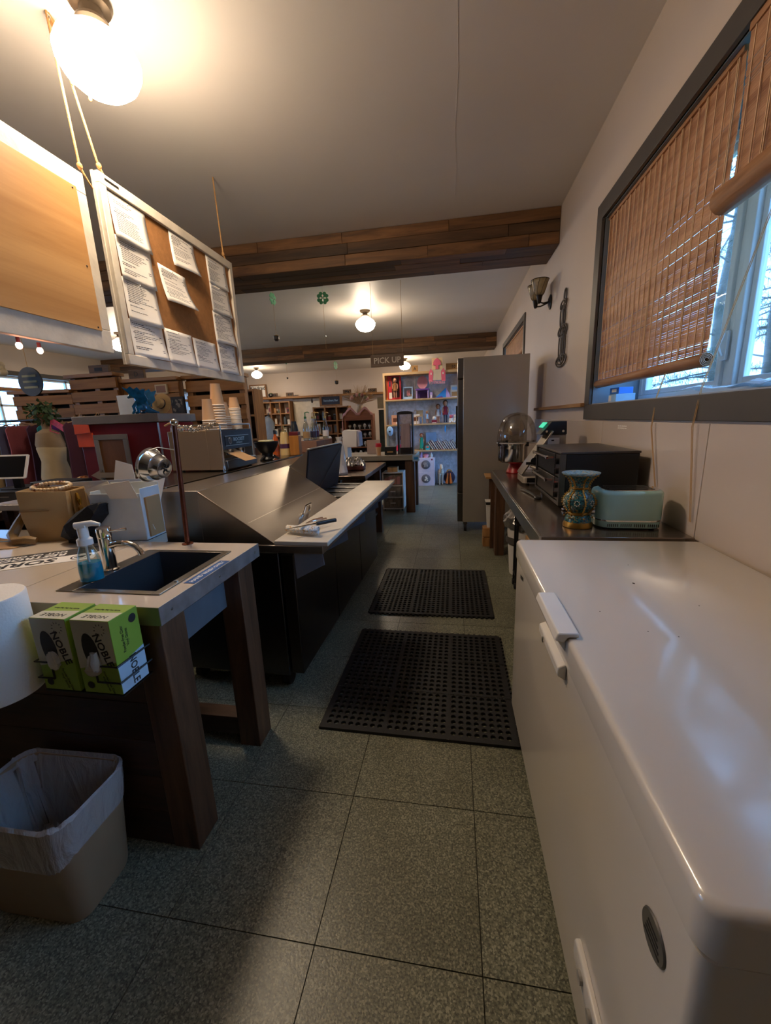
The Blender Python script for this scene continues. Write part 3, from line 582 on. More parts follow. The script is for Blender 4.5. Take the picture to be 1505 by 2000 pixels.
MB().box(-0.05, -0.005, 0.0705, 0.012, 0.115, 0.19).build('container', mat('milky_plastic', 'b7ab9b', 0.4), t, bev=0.006); MB().tube([(-0.10, -0.10, 0.15), (-0.02, -0.19, 0.125)], 0.012, 10).build('push_handle', gm, t); MB().ball((-0.012, -0.198, 0.122), 0.022, 12, 8).build('handle_knob', black, t)

# ---- tall reach-in fridge
t = T('upright_fridge', 'tall stainless steel reach-in fridge at the end of the work table', 'fridge', (0.055, 4.96, 0))
fs = steel('fridge_side_steel', 'b4aea8', 0.22, axis=0, metal=0.5)
MB().box(0.065, 0, 0.13, 0.80, 0.74, 2.085).build('cabinet', fs, t, bev=0.004)
for z0, z1, nm in ((0.135, 0.50, 'kick_panel'), (0.51, 1.845, 'door'), (1.855, 2.08, 'top_grille')):
    d = MB().box(0.002, 0.004, z0, 0.0645, 0.736, z1).build(nm, ssd, t, bev=0.004)
    if nm == 'door': MB().box(-0.02, 0.06, 1.05, 0.0015, 0.085, 1.55).build('handle', black, d, bev=0.004)
for x in (0.10, 0.74):
    for y in (0.06, 0.68):
        c = MB().box(x-0.025, y-0.025, 0.095, x+0.025, y+0.025, 0.1295).build('caster_bracket', ssd, t); MB().cyl((x-0.016, y, 0.05), (x+0.016, y, 0.05), 0.05).build('wheel', rubber, c)
# ---- anti-fatigue mats
def mat_mesh():
    mb = MB(); S = 0.915; th = 0.014; pn = 3; hn = 8; edge = 0.022; gap = 0.012; pw = (S-2*edge-(pn-1)*gap)/pn; c = pw/hn
    xs = []
    x = 0.0; xs.append((0, edge, False))
    x = edge
    for p in range(pn):
        for h_ in range(hn): xs.append((x, x+c, True)); x += c
        if p < pn-1: xs.append((x, x+gap, False)); x += gap
    xs.append((x, S, False))
    for xa, xb, hx in xs:
        for ya, yb, hy in xs:
            if hx and hy:
                cx, cy, hw, r = (xa+xb)/2, (ya+yb)/2, c/2, c*0.36
                sq = [(hw, 0), (hw, hw), (0, hw), (-hw, hw), (-hw, 0), (-hw, -hw), (0, -hw), (hw, -hw)]
                O = mb.ring([(cx+a, cy+b, th) for a, b in sq]); I = mb.ring([(cx+r*math.cos(PI/4*i), cy+r*math.sin(PI/4*i), th) for i in range(8)]); D = mb.ring([(cx+r*math.cos(PI/4*i), cy+r*math.sin(PI/4*i), 0.001) for i in range(8)])
                mb.bridge(O, I); mb.bridge(I, D)
            elif hx or hy or True:
                z = th+0.0015 if (not hx and not hy) else th
                if not (hx and hy):
                    z = th+(0.002 if (xa > 0.03 and xb < S-0.03 and not hx) or (ya > 0.03 and yb < S-0.03 and not hy) else 0)
                    mb.quad((xa, ya, z), (xb, ya, z), (xb, yb, z), (xa, yb, z))
    mb.quad((0, 0, 0), (0, 0, th), (S, 0, th), (S, 0, 0)).quad((0, S, 0), (S, S, 0), (S, S, th), (0, S, th)).quad((0, 0, 0), (0, S, 0), (0, S, th), (0, 0, th)).quad((S, 0, 0), (S, 0, th), (S, S, th), (S, S, 0))
    k = 26
    for i in range(k):
        a = S*(i+0.5)/k; q = S/k*0.3
        mb.prism([(S, a-q), (S+0.012, a-q*.5), (S+0.012, a+q*.5), (S, a+q)], 2, 0, th*0.8)
        mb.prism([(a-q, S), (a+q, S), (a+q*.5, S+0.012), (a-q*.5, S+0.012)], 2, 0, th*0.8)
    me = mb.mesh('floor_mat', False); me.materials.append(rubber); return me
mm = mat_mesh()
def put_mat(c, rz, label):
    o = bpy.data.objects.new('floor_mat', mm); COL.objects.link(o); o.location = c; o.rotation_euler = (0, 0, R(rz)); tag(o, label, 'mat', 'black rubber floor mats'); return o
put_mat((-0.627, 1.538, 0.0), -0.6, 'perforated black rubber floor mat nearest the freezer and camera')
o = put_mat((0.292, 3.618, 0.0), 180, 'perforated black rubber floor mat farther down the aisle')
# ============================================================ left side: sink counter and what is on it
lam = mat('cream_laminate', 'd2c3b0', 0.16, var=0.05, scale=3, coat=0.4)
CT = 0.91
sc = T('sink_counter', 'cream topped counter with metal edging and dark plank base holding the sink', 'counter', (-0.85, 0.95, 0))
# local: x runs to -1.75 (left), y 0..0.80
sx0, sx1, sy0, sy1 = -0.375, -0.085, 0.10, 0.48     # basin opening
top = MB().box(-0.585, 0, 0.857, sx0, 0.62, CT).box(sx1, 0, 0.857, 0, 0.62, CT).box(sx0, 0, 0.857, sx1, sy0, CT).box(sx0, sy1, 0.857, sx1, 0.62, CT).build('counter_top', lam, sc)
MB().box(-1.75, 0, 0.857, -0.588, 0.80, CT).build('counter_top_extension', lam, sc)
for p in (MB().box(0.0005, -0.001, 0.852, 0.003, 0.621, CT+0.0006),): e = p.build('metal_edge', galv, sc)
for y in (0.05, 0.31, 0.58): MB().ball((0.0035, y, 0.882), 0.005, 8, 5, (0.5, 1, 1)).build('screw', ssd, e)
e = MB().box(-1.75, -0.003, 0.852, 0.003, -0.0005, CT+0.0006).build('front_edge', mat('edge_grey_green', '8c8a78', 0.35, 0.5), sc); MB().ball((-0.10, -0.0035, 0.88), 0.004, 8, 5, (1, .5, 1)).build('screw', ssd, e)
for y0, y1 in ((0.0, 0.115), (0.45, 0.565)): MB().box(-0.105, y0+0.004, 0, -0.008, y1, 0.8565).build('leg', dkwood, sc, bev=0.003)
MB().box(-0.60, 0.47, 0.04, -0.1055, 0.545, 0.13).build('stretcher', dkwoodx, sc, bev=0.003); MB().box(-0.045, 0.12, 0.835, -0.02, 0.445, 0.8565).build('apron', dkwoodx, sc)
for k in range(6): MB().box(-1.75, 0.006, 0.003+k*0.1425, -0.1055, 0.028, 0.1435+k*0.1425).build('plank', dkwoodx, sc, bev=0.002)
MB().box(-1.75, 0.10, 0.0, -1.70, 0.75, 0.8565).build('end_panel', dkwood, sc)
# sink
sk = T('sink', 'dark square drop-in steel sink set in the cream counter', 'sink', (-0.85, 0.95, CT+0.0006))
rim_m = steel('sink_rim_steel', '8d8880', 0.3); bas_m = steel('sink_basin_steel', '53575c', 0.3, metal=0.6)
a, b, c, d = sx0-0.065, sx1+0.028, sy0-0.022, sy1+0.022
MB().box(a, c, 0, sx0, d, 0.004).box(sx1, c, 0, b, d, 0.004).box(sx0, c, 0, sx1, sy0, 0.004).box(sx0, sy1, 0, sx1, d, 0.004).build('rim', rim_m, sk, bev=0.0015)
q = MB(); r0 = q.ring([(sx0+.001, sy0+.001, 0.003), (sx1-.001, sy0+.001, 0.003), (sx1-.001, sy1-.001, 0.003), (sx0+.001, sy1-.001, 0.003)]); r1 = q.ring([(sx0+.006, sy0+.006, -0.19), (sx1-.006, sy0+.006, -0.19), (sx1-.006, sy1-.006, -0.19), (sx0+.006, sy1-.006, -0.19)])
q.bridge(r0, r1); q.f.append(tuple(r1)); q.build('basin', bas_m, sk, solid=0.002, smooth=False)
q = MB(); k_ = 0.006; r0 = q.ring([(sx0-k_, sy0-k_, -0.056), (sx1+k_, sy0-k_, -0.056), (sx1+k_, sy1+k_, -0.056), (sx0-k_, sy1+k_, -0.056)]); r1 = q.ring([(x, y, -0.225) for x, y in ((sx0-k_, sy0-k_), (sx1+k_, sy0-k_), (sx1+k_, sy1+k_), (sx0-k_, sy1+k_))]); q.bridge(r0, r1); q.f.append(tuple(r1)); q.build('basin_shell', mat('basin_shell_lit_steel', '78838f', 0.35, 0.45), sk, smooth=False)  # lighter blue-grey copy puts the window's reflection into the shell colour
MB().lathe([(0.03, -0.1885), (0.03, -0.186), (0.02, -0.1875), (0.004, -0.1875)], 20, ((sx0+sx1)/2, (sy0+sy1)/2)).build('drain', chrome, sk); MB().cyl((b-0.016, 0.18, 0.0042), (b-0.016, 0.18, 0.007), 0.008).build('hole_cap', chrome, sk)
# faucet
t = T('faucet', 'chrome single lever faucet at the left rim of the sink', 'faucet', (-1.255, 1.215, CT+0.005))
MB().lathe([(0.029, 0), (0.029, 0.006), (0.0225, 0.01), (0.0225, 0.125)], 24).build('body', chrome, t); MB().lathe([(0.0225, 0.1255), (0.0235, 0.13), (0.0235, 0.16), (0.021, 0.163)], 24).build('cap', chrome, t)
MB().tube([(0.018, 0, 0.094), (0.05, 0.0, 0.103), (0.09, 0.0, 0.104), (0.12, 0, 0.094), (0.136, 0, 0.076), (0.142, 0, 0.062)], [0.012, 0.0115, 0.011, 0.0105, 0.0105, 0.0115], 14).build('spout', chrome, t); MB().tube([(0.02, 0.0, 0.147), (0.06, 0.012, 0.152), (0.078, 0.018, 0.153)], [0.0045, 0.004, 0.005], 10).build('lever', chrome, t)
# soap bottle
t = T('soap_dispenser', 'clear pump bottle of blue soap beside the faucet', 'soap bottle', (-1.232, 1.115, CT+0.005), 20)
sg = glass('clear_bottle', 'eef4f4', 0.02, tint=0.93, gloss=0.06); soap = mat('blue_soap', '1fa6c8', 0.15, var=0.04, trans=0.15)
prof = [(0.030, 0), (0.036, 0.004), (0.037, 0.04), (0.035, 0.075), (0.028, 0.105), (0.021, 0.122), (0.021, 0.130)]
MB().lathe(prof, 28, sx=1, sy=0.82).build('bottle', sg, t); MB().lathe([(0.029, 0.003), (0.0345, 0.006), (0.0355, 0.04), (0.034, 0.068)], 28, sx=1, sy=0.82).build('soap_liquid', soap, t)
MB().lathe([(0.0235, 0.1305), (0.0235, 0.15), (0.016, 0.156), (0.016, 0.19)], 20).build('pump_collar', white, t); MB().box(-0.014, -0.013, 0.1905, 0.014, 0.013, 0.2).tube([(-0.02, 0, 0.197), (0.03, 0, 0.203), (0.055, 0, 0.196)], [0.012, 0.010, 0.006], 10).build('pump_head', white, t); MB().cyl((0, 0, 0.02), (0, 0, 0.13), 0.004).build('dip_tube', white, t)
# sticker and sign
o = MB().box(-0.892, 1.125, CT+0.0006, -0.852, 1.345, CT+0.0012).build('counter_sticker', mat('sticker_blue', '2b5f9e', 0.35), None, smooth=False); tag(o, 'blue HAND WASH ONLY sticker along the counter edge', 'sticker')
txt('HAND WASH ONLY', 0.0225, (-0.872, 1.235, CT+0.0014), (0, 0, 90), paper, o, sx=0.98, ext=0.0002, bold=0.0004)
t = T('paper_sign', 'black and white SORRY RESTROOM OUT OF ORDER sign lying upside down on counter', 'sign', (-1.70, 1.31, CT+0.0008), 212)
MB().box(-0.22, -0.10, 0, 0.22, 0.10, 0.0006).build('sheet', paper, t, smooth=False); MB().box(-0.22, -0.10, 0.0007, 0.22, 0.005, 0.001).build('dark_band', mat('sign_dark', '33302f', 0.6), t, smooth=False)
txt('SORRY', 0.075, (0.045, 0.05, 0.0012), (0, 0, 0), ink, t, sx=1.1, ext=0.0002, bold=0.002); txt('RESTROOM', 0.05, (0.04, -0.027, 0.0014), (0, 0, 0), paper, t, sx=1.05, ext=0.0002, bold=0.0015); txt('OUT OF ORDER', 0.034, (0.04, -0.068, 0.0014), (0, 0, 0), paper, t, sx=1.05, ext=0.0002, bold=0.001)
q = MB(); n = 20; A = q.ring([(-0.165+0.036*math.cos(2*PI*i/n), 0.05+0.036*math.sin(2*PI*i/n), 0.0009) for i in range(n)]); B2 = q.ring([(-0.165+0.030*math.cos(2*PI*i/n), 0.05+0.030*math.sin(2*PI*i/n), 0.0009) for i in range(n)]); q.bridge(A, B2)
q.quad((-0.185, 0.035, 0.0009), (-0.16, 0.033, 0.0009), (-0.150, 0.06, 0.0009), (-0.175, 0.068, 0.0009)).quad((-0.16, 0.04, 0.0009), (-0.14, 0.045, 0.0009), (-0.145, 0.056, 0.0009), (-0.16, 0.054, 0.0009)); q.build('round_emblem', ink, t, smooth=False)
# copper pole
cop = mat('aged_copper', '6f3d2b', 0.4, 0.8, var=0.25, scale=30)
t = T('copper_pole', 'thin copper pipe standing at the back of the sink counter', 'pole', (-1.175, 1.548, CT+0.0005))
MB().cyl((0, 0, 0.004), (0.012, 0.015, 0.525), 0.0105).build('pipe', cop, t); MB().lathe([(0.024, 0), (0.024, 0.004), (0.012, 0.008)], 16).build('flange', cop, t)
MB().ball((0.013, 0.016, 0.532), 0.016, 10, 8).build('finial', chrome, t); MB().tube([(0.013, 0.016, 0.525), (-0.02, 0.03, 0.53), (-0.06, 0.05, 0.52)], 0.004, 6).build('rope_tie', cordm, t)
# beads strung from the pole across the machine
bd = MB(); rg = random.Random(4); P0, P1 = Vector((-1.165, 1.56, 1.425)), Vector((-1.60, 2.60, 1.445))
for i in range(46):
    s = i/45; p = P0.lerp(P1, s)+Vector((0, 0, -0.02*math.sin(PI*s)+rg.uniform(-.012, .008))); bd.ball(p, rg.choice((0.006, 0.008, 0.010)), 8, 6)
o = bd.build('bead_garland', mat('mercury_beads', 'b9b2a8', 0.12, 0.9), None, kind='stuff'); tag(o, 'garland of silvery beads strung from the copper pole to the cup rail', 'garland')
MB().tube([P0, P0.lerp(P1, .5)+Vector((0, 0, -0.02)), P1], 0.0012, 5).build('string', cordm, o)
# spun metal cone cup hanging on the pole
t = T('metal_tumbler', 'shiny tapered steel cup with black logo hooked beside the copper pole', 'cup', (-1.315, 1.66, 1.238))
k0 = MB().lathe([(0.034, 0.0), (0.045, 0.004), (0.056, 0.034), (0.062, 0.038), (0.073, 0.078), (0.080, 0.082), (0.083, 0.086), (0.080, 0.088), (0.068, 0.076), (0.04, 0.010)], 32, caps=False); k0.f.append(tuple(range(0, 32)))
XM = Vector((-0.96, 0.08, 0.20)).to_track_quat('Z', 'Y').to_matrix().to_4x4()
k0.xf(XM).build('cup_body', steel('spun_steel', 'c6cbd0', 0.16, axis=0), t)
lg = MB()
for q in range(5):
    a = q*1.26; lg.tube([(0.006*math.cos(a), 0.006*math.sin(a), -0.002), (0.018*math.cos(a+.3), 0.018*math.sin(a+.3), -0.002), (0.028*math.cos(a-.1), 0.028*math.sin(a-.1), -0.002)], [0.0035, 0.0025, 0.001], 5)
lg.xf(XM).build('black_logo', ink, t); MB().tube([(-0.06, -0.02, 0.085), (0.02, -0.05, 0.10), (0.145, -0.095, 0.09)], 0.003, 6).build('hook_wire', chrome, t)
# glove boxes and wire rack
lime = mat('lime_card', '8aa83a', 0.5, var=0.05); pale = mat('pale_card', 'c9c6ae', 0.5, var=0.04); bluew = mat('ice_blue_card', 'b5cfe0', 0.5)
def glove_box(x0, x1, label, pull):
    t = T('glove_box', label, 'box', ((x0+x1)/2, 0.83, 0.705), 0, 'glove boxes on the counter front'); w_ = (x1-x0)/2; D, H = 0.098, 0.222
    MB().box(-w_, 0, 0, w_, D, H).build('carton', lime, t, bev=0.0015)
    n = 20; f = MB(); z0 = 0.075
    f.quad((-w_+.001, -0.0006, z0), (w_-.001, -0.0006, 0.10), (w_-.001, -0.0006, H-.001), (-w_+.001, -0.0006, H-.001)).build('pale_front', pale, t, smooth=False)
    el = MB(); el.f.append(tuple(el.ring([(-0.012+0.024*math.cos(2*PI*i/n)+0.012*math.sin(2*PI*i/n)*-.5, -0.0012, 0.13+0.055*math.sin(2*PI*i/n)) for i in range(n)]))); el.build('opening', blackm, t, smooth=False)
    txt('NOBLE', 0.031, (0.027, -0.0014, 0.135), (90, 72, 0), ink, t, sx=1.05, ext=0.0002, bold=0.0006); txt('Powder-Free Clear\nVinyl Gloves', 0.0095, (0.022, -0.0014, 0.034), (90, 72, 0), ink, t, ext=0.0002)
    rg_ = MB(); rg_.f.append(tuple(rg_.ring([(-0.035+0.011*math.cos(2*PI*i/n), -0.0013, 0.025+0.011*math.sin(2*PI*i/n)) for i in range(n)]))); rg_.build('round_mark', ink, t, smooth=False)
    star = MB()
    for q in range(10):
        a = 2*PI*q/10; star.quad((0.028+0.013*math.cos(a), -0.0013, 0.196+0.013*math.sin(a)), (0.028+0.02*math.cos(a+.12), -0.0013, 0.196+0.02*math.sin(a+.12)), (0.028+0.013*math.cos(a+.25), -0.0013, 0.196+0.013*math.sin(a+.25)))
    star.build('sunburst_mark', ink, t, smooth=False)
    # top print
    MB().quad((-w_+.001, .001, H+.0004), (w_-.001, .001, H+.0004), (w_-.001, 0.05, H+.0004), (-w_+.001, 0.04, H+.0004)).build('pale_top', pale, t, smooth=False); txt('NOBLE', 0.022, (0, 0.022, H+.0008), (0, 0, 180), ink, t, sx=1.1, ext=0.0002); txt('Powder-Free Clear Vinyl Gloves', 0.0085, (0, 0.062, H+.0006), (0, 0, 180), ink, t, sx=0.75, ext=0.0002)
    if pull:
        MB().quad((w_+.0006, .001, .001), (w_+.0006, D-.001, .001), (w_+.0006, D-.001, 0.10), (w_+.0006, .001, 0.085)).build('pale_side', bluew, t, smooth=False)
        txt('NOBLE', 0.033, (w_+.001, 0.052, 0.050), (90, 90, 90), ink, t, sx=0.85, ext=0.0002, bold=0.0005); txt('Powder-Free Clear\nVinyl Gloves', 0.0135, (w_+.001, 0.04, 0.152), (90, -90, 90), ink, t, sx=0.75, ext=0.0002)
        rr = MB(); rr.f.append(tuple(rr.ring([(w_+.001, 0.075+0.013*math.cos(2*PI*i/n), 0.195+0.013*math.sin(2*PI*i/n)) for i in range(n)]))); rr.build('round_mark', ink, t, smooth=False)
    gl = MB(); rg2 = random.Random(3+pull)
    gl.ball((-0.005, -0.004, 0.095), 0.026, 12, 8, (0.8, 0.35, 1.1)); 
    if pull: gl.ball((-0.015, -0.006, 0.075), 0.024, 12, 8, (1.0, 0.5, 0.7)); gl.tube([(0.0, -0.006, 0.13), (0.004, -0.01, 0.105), (0.0, -0.008, 0.08)], [0.010, 0.014, 0.010], 8)
    gl.v = [(x+rg2.uniform(-.003, .003), y, z+rg2.uniform(-.003, .003)) for x, y, z in gl.v]
    gl.build('glove_tip', mat('vinyl_glove', 'cfc4b2', 0.3, trans=0.3), t); return t
glove_box(-1.152, -1.036, 'green and white glove box beside the paper towel roll', 0)
glove_box(-1.021, -0.900, 'green and white glove box nearest the counter corner, glove poking out', 1)
t = T('wire_rack', 'black wire holder gripping the two glove boxes', 'rack', (-1.02, 0.945, 0.70))
wr = 0.0028
for z in (0.045, 0.095):
    MB().tube([(-0.14, -0.004, z), (-0.14, -0.1215, z), (-0.085, -0.1215, z)], wr, 6).build('wire', black, t); MB().tube([(0.126, -0.004, z), (0.126, -0.1215, z), (0.055, -0.1215, z)], wr, 6).build('wire', black, t)
for x in (-0.085, 0.055): MB().tube([(x, -0.1215, 0.045), (x, -0.1215, 0.095)], wr, 6).build('wire', black, t)
MB().box(-0.135, -0.115, -0.002, 0.122, -0.002, 0.002).build('bottom_shelf', black, t)
# paper towel roll
t = T('paper_towel_roll', 'large white paper towel roll hanging at the left of the glove boxes', 'towel roll', (-1.278, 0.812, 0.70))
pr = [(0.021, 0.0), (0.098, 0.0), (0.101, 0.004), (0.101, 0.286), (0.098, 0.29), (0.021, 0.29)]
q = MB().lathe(pr, 48, caps=False); q.bridge(list(range(5*48, 6*48)), list(range(48))); q.build('paper_roll', mat('towel_paper', 'e9e4dc', 0.85, var=0.02, bump=0.15, bscale=160), t, ang=50)
MB().lathe([(0.0205, 0.001), (0.0205, 0.289)], 20, caps=False).build('cardboard_core', card, t); MB().tube([(0, 0, -0.012), (0, 0, 0.31)], 0.006, 8).box(-0.02, 0, -0.016, 0.02, 0.128, -0.008).build('holder', black, t)
# waste bin
t = T('waste_bin', 'beige waste bin lined with a clear bag in front of the dark planks', 'waste bin', (-1.235, 0.805, 0), 1)
bin_m = mat('beige_plastic', '9d8468', 0.45, var=0.04); H = 0.37
def rrp(w_, d_, r, z, n=6):
    P = []
    for cx, cy, a in ((w_-r, d_-r, 0), (-w_+r, d_-r, 90), (-w_+r, -d_+r, 180), (w_-r, -d_+r, 270)):
        for i in range(n+1): tt = R(a+90*i/n); P.append((cx+r*math.cos(tt), cy+r*math.sin(tt), z))
    return P
q = MB(); r_ = [q.ring(rrp(0.158, 0.098, 0.045, 0)), q.ring(rrp(0.165, 0.103, 0.048, 0.02)), q.ring(rrp(0.190, 0.126, 0.055, H)), q.ring(rrp(0.183, 0.119, 0.05, H)), q.ring(rrp(0.158, 0.096, 0.045, 0.012))]
for a, b in zip(r_, r_[1:]): q.bridge(a, b)
q.f.append(tuple(reversed(r_[0]))); q.f.append(tuple(r_[-1])); q.build('bin_body', bin_m, t)
film = bpy.data.materials.new('bin_liner_film'); film.use_nodes = True; nt = film.node_tree; bs = nt.nodes['Principled BSDF']; bs.inputs['Base Color'].default_value = (.72, .72, .74, 1); bs.inputs['Roughness'].default_value = 0.2; bs.inputs['Alpha'].default_value = 0.5
nz = nt.nodes.new('ShaderNodeTexNoise'); nz.inputs['Scale'].default_value = 9; nz.inputs['Detail'].default_value = 6; nz.inputs['Distortion'].default_value = 1.2; tcn = nt.nodes.new('ShaderNodeTexCoord'); mpn = nt.nodes.new('ShaderNodeMapping'); mpn.inputs['Scale'].default_value = (1.6, 1.6, .5); nt.links.new(tcn.outputs['Object'], mpn.inputs[0]); nt.links.new(mpn.outputs[0], nz.inputs['Vector']); bpn = nt.nodes.new('ShaderNodeBump'); bpn.inputs['Strength'].default_value = 0.9; bpn.inputs['Distance'].default_value = 0.03; nt.links.new(nz.outputs[0], bpn.inputs['Height']); nt.links.new(bpn.outputs[0], bs.inputs['Normal'])
q = MB(); rg = random.Random(9); n = 28
def ringj(w_, d_, r, z, j, jz, nn=6):
    P = rrp(w_, d_, r, z, nn); return [(x*(1+rg.uniform(-j, j)), y*(1+rg.uniform(-j, j)), zz+rg.uniform(-jz, jz)) for x, y, zz in P]
K = 14
rs = [q.ring([(x, y, zz+0.02*math.sin(i*0.22+1)) for i, (x, y, zz) in enumerate(ringj(0.187, 0.123, 0.056, 0.245, .006, .004, K))]), q.ring(ringj(0.192, 0.128, 0.057, 0.31, .008, .004, K)), q.ring(ringj(0.197, 0.133, 0.058, H+0.004, .006, .004, K)), q.ring(ringj(0.190, 0.126, 0.056, H+0.012, .006, .004, K)), q.ring(ringj(0.176, 0.112, 0.05, H-0.02, .02, .006, K)), q.ring(ringj(0.165, 0.100, 0.047, 0.25, .05, .012, K)), q.ring(ringj(0.145, 0.088, 0.045, 0.12, .06, .012, K)), q.ring(ringj(0.08, 0.04, 0.03, 0.06, .08, .01, K))]
for a, b in zip(rs, rs[1:]): q.bridge(a, b)
q.build('liner', film, t, ang=25)
for k, (x, y, z, m_, lb) in enumerate(((-0.08, -0.02, 0.10, mat('green_wrapper', '1f8f5a', 0.4), 'green_wrapper'), (0.03, 0.03, 0.11, mat('brown_paper', '8d6d4a', 0.8), 'crumpled_paper'), (0.08, -0.03, 0.09, paper, 'crumpled_napkin'), (-0.02, 0.02, 0.09, mat('dark_scrap', '3a2f28', 0.8), 'food_scrap'))):
    g = MB().ball((x, y, z), 0.05, 9, 6); g.v = [(a+rg.uniform(-.014, .014), b_+rg.uniform(-.012, .012), c_+rg.uniform(-.012, .012)) for a, b_, c_ in g.v]; g.build(lb, m_, t, ang=10)
# ---- handbag and papers on the counter extension
tan = mat('tan_leather', 'b99a6d', 0.5, var=0.06, bump=0.1, bscale=120); tand = mat('dark_tan_leather', '8d6d42', 0.5, var=0.08)
t = T('handbag', 'tan leather tote bag with bead handle on the counter', 'handbag', (-1.93, 1.635, CT+0.0005), 14)
q = MB(); b0 = q.ring([(-0.085, -0.075, 0), (0.10, -0.075, 0), (0.10, 0.075, 0), (-0.085, 0.075, 0)]); b1 = q.ring([(-0.105, -0.078, 0.12), (0.105, -0.078, 0.12), (0.112, 0.078, 0.12), (-0.112, 0.078, 0.12)]); b2 = q.ring([(-0.12, -0.06, 0.245), (0.10, -0.06, 0.235), (0.11, 0.06, 0.24), (-0.125, 0.06, 0.25)])
q.bridge(b0, b1); q.bridge(b1, b2); q.f.append(tuple(reversed(b0))); q.build('bag_body', tan, t, solid=0.006, bev=0.004)
MB().box(-0.11, -0.083, 0.148, 0.02, -0.0765, 0.153).build('pocket_seam', tand, t); MB().box(0.112, -0.05, 0.02, 0.118, 0.05, 0.235).build('side_gusset', tand, t, bev=0.003)
hb = MB()
for i in range(30):
    a = 2*PI*i/30; hb.ball((0.0+0.085*math.cos(a), 0.0+0.036*math.sin(a), 0.255+0.012*math.sin(a)), 0.0105, 8, 6)
hb.build('bead_handle', cells('bead_mix', 'd3b48a', 'e6dccb', '7d4a3a', 40), t)
MB().tube([(0.122, -0.02, 0.22), (0.130, -0.025, 0.19), (0.125, -0.015, 0.16)], [0.006, 0.012, 0.006], 8).box(0.12, -0.03, 0.13, 0.13, -0.004, 0.15).build('gold_charm', brass, t, bev=0.002)
MB().tube([(-0.12, -0.03, 0.15), (-0.15, -0.05, 0.09), (-0.16, -0.09, 0.04), (-0.12, -0.13, 0.022), (-0.06, -0.135, 0.028), (-0.03, -0.125, 0.02)], [0.012, 0.02, 0.022, 0.02, 0.02, 0.014], 8).build('strap', tand, t)
o = MB().prism([(-1.80, 1.53), (-1.66, 1.50), (-1.60, 1.56), (-1.66, 1.64), (-1.80, 1.62)], 2, CT+0.0006, 0.955); q = o
q.tube([(-1.80, 1.56, 0.945), (-1.74, 1.545, 0.975), (-1.67, 1.545, 1.01), (-1.60, 1.55, 1.07), (-1.575, 1.555, 1.10)], [0.03, 0.05, 0.05, 0.04, 0.016], 10)
rg = random.Random(2); q.v = [(x+rg.uniform(-.010, .010), y+rg.uniform(-.010, .010), max(z+rg.uniform(-.010, .010), CT+.0006)) for x, y, z in q.v]
o = q.build('black_cloth', mat('black_fabric', '121319', 0.9, var=0.3, bump=0.3, bscale=90), None, ang=20); tag(o, 'crumpled black cloth between the tan bag and white paper holder', 'cloth')
t = T('paper_holder', 'upright white napkin box holding folded papers behind the faucet', 'paper holder', (-1.545, 1.655, CT+0.0005), 4)
MB().box(-0.125, -0.07, 0.0, 0.125, -0.066, 0.225).box(-0.125, 0.066, 0.0, 0.125, 0.07, 0.26).box(0.121, -0.0655, 0, 0.125, 0.0655, 0.245).box(-0.125, -0.0655, 0, -0.121, 0.0655, 0.235).box(-0.12, -0.065, 0.0, 0.12, 0.065, 0.004).build('holder_box', mat('blue_white_plastic', 'd5dde0', 0.3), t, bev=0.003); MB().box(-0.13, -0.075, -0.0004, 0.13, 0.075, -0.0001).build('base_mat', black, t)
MB().box(0.126, -0.05, 0.012, 0.135, 0.05, 0.20).build('kraft_bag_stack', card, t)
prm = [(-0.06, 0.02, 0.18, 8, -18, 'folded_sheet'), (0.02, 0.04, 0.22, -14, 12, 'printed_sheet'), (0.07, -0.02, 0.20, 16, -8, 'receipt')]
for x, y, h_, a, b_, nm in prm:
    s_ = MB().box(-0.07, -0.001, 0, 0.07, 0.001, h_+0.06).xf(Matrix.Translation((x, y, 0.03)) @ Matrix.Rotation(R(a), 4, 'X') @ Matrix.Rotation(R(b_), 4, 'Y')).build(nm, paper, t, smooth=False)
def flat(name, label, cat, pts, m_, th=0.002, deco=None):
    a = [Vector(p) for p in pts]; n_ = (a[1]-a[0]).cross(a[2]-a[0]).normalized()*th; mb = MB(); k = len(a); A_ = mb.ring(a); B_ = mb.ring([p+n_ for p in a]); mb.bridge(A_, B_); mb.f.append(tuple(A_)); mb.f.append(tuple(reversed(B_)))
    o = mb.build(name, m_, None, smooth=False); tag(o, label, cat); return o
o = flat('paper_bag', 'flat white paper bag with small dark print behind the tan bag', 'paper bag', [(-2.08, 1.738, CT+.001), (-1.50, 1.738, CT+.001), (-1.47, 1.742, 1.185), (-2.06, 1.742, 1.165)], mat('white_bag_paper', 'c9d2ea', 0.6), 0.004)
MB().box(-1.90, 1.732, 1.125, -1.86, 1.7355, 1.15).build('dark_print', ink, o, smooth=False)
o = flat('menu_sheet', 'white printed sheet leaning against the red cabinet', 'paper', [(-1.73, 1.775, 1.10), (-1.58, 1.78, 1.08), (-1.62, 1.81, 1.245), (-1.71, 1.81, 1.27)], paper); o.location = (0, 0, 0)
o = flat('folded_card', 'folded brown card lying at the left end of the counter', 'card', [(-2.25, 1.36, CT+.001), (-1.98, 1.44, CT+.001), (-1.95, 1.52, CT+.001), (-2.22, 1.56, CT+.012)], card)
o = MB().tube([(-2.20, 1.50, 0.918), (-2.02, 1.53, 0.918)], 0.006, 8).build('pen', mat('pale_blue_plastic', '9fc0e0', 0.3), None); tag(o, 'pale blue pen in front of the tan bag', 'pen'); MB().tube([(-2.02, 1.53, 0.918), (-2.005, 1.5325, 0.918)], [0.005, 0.001], 8).build('pen_tip', chrome, o)

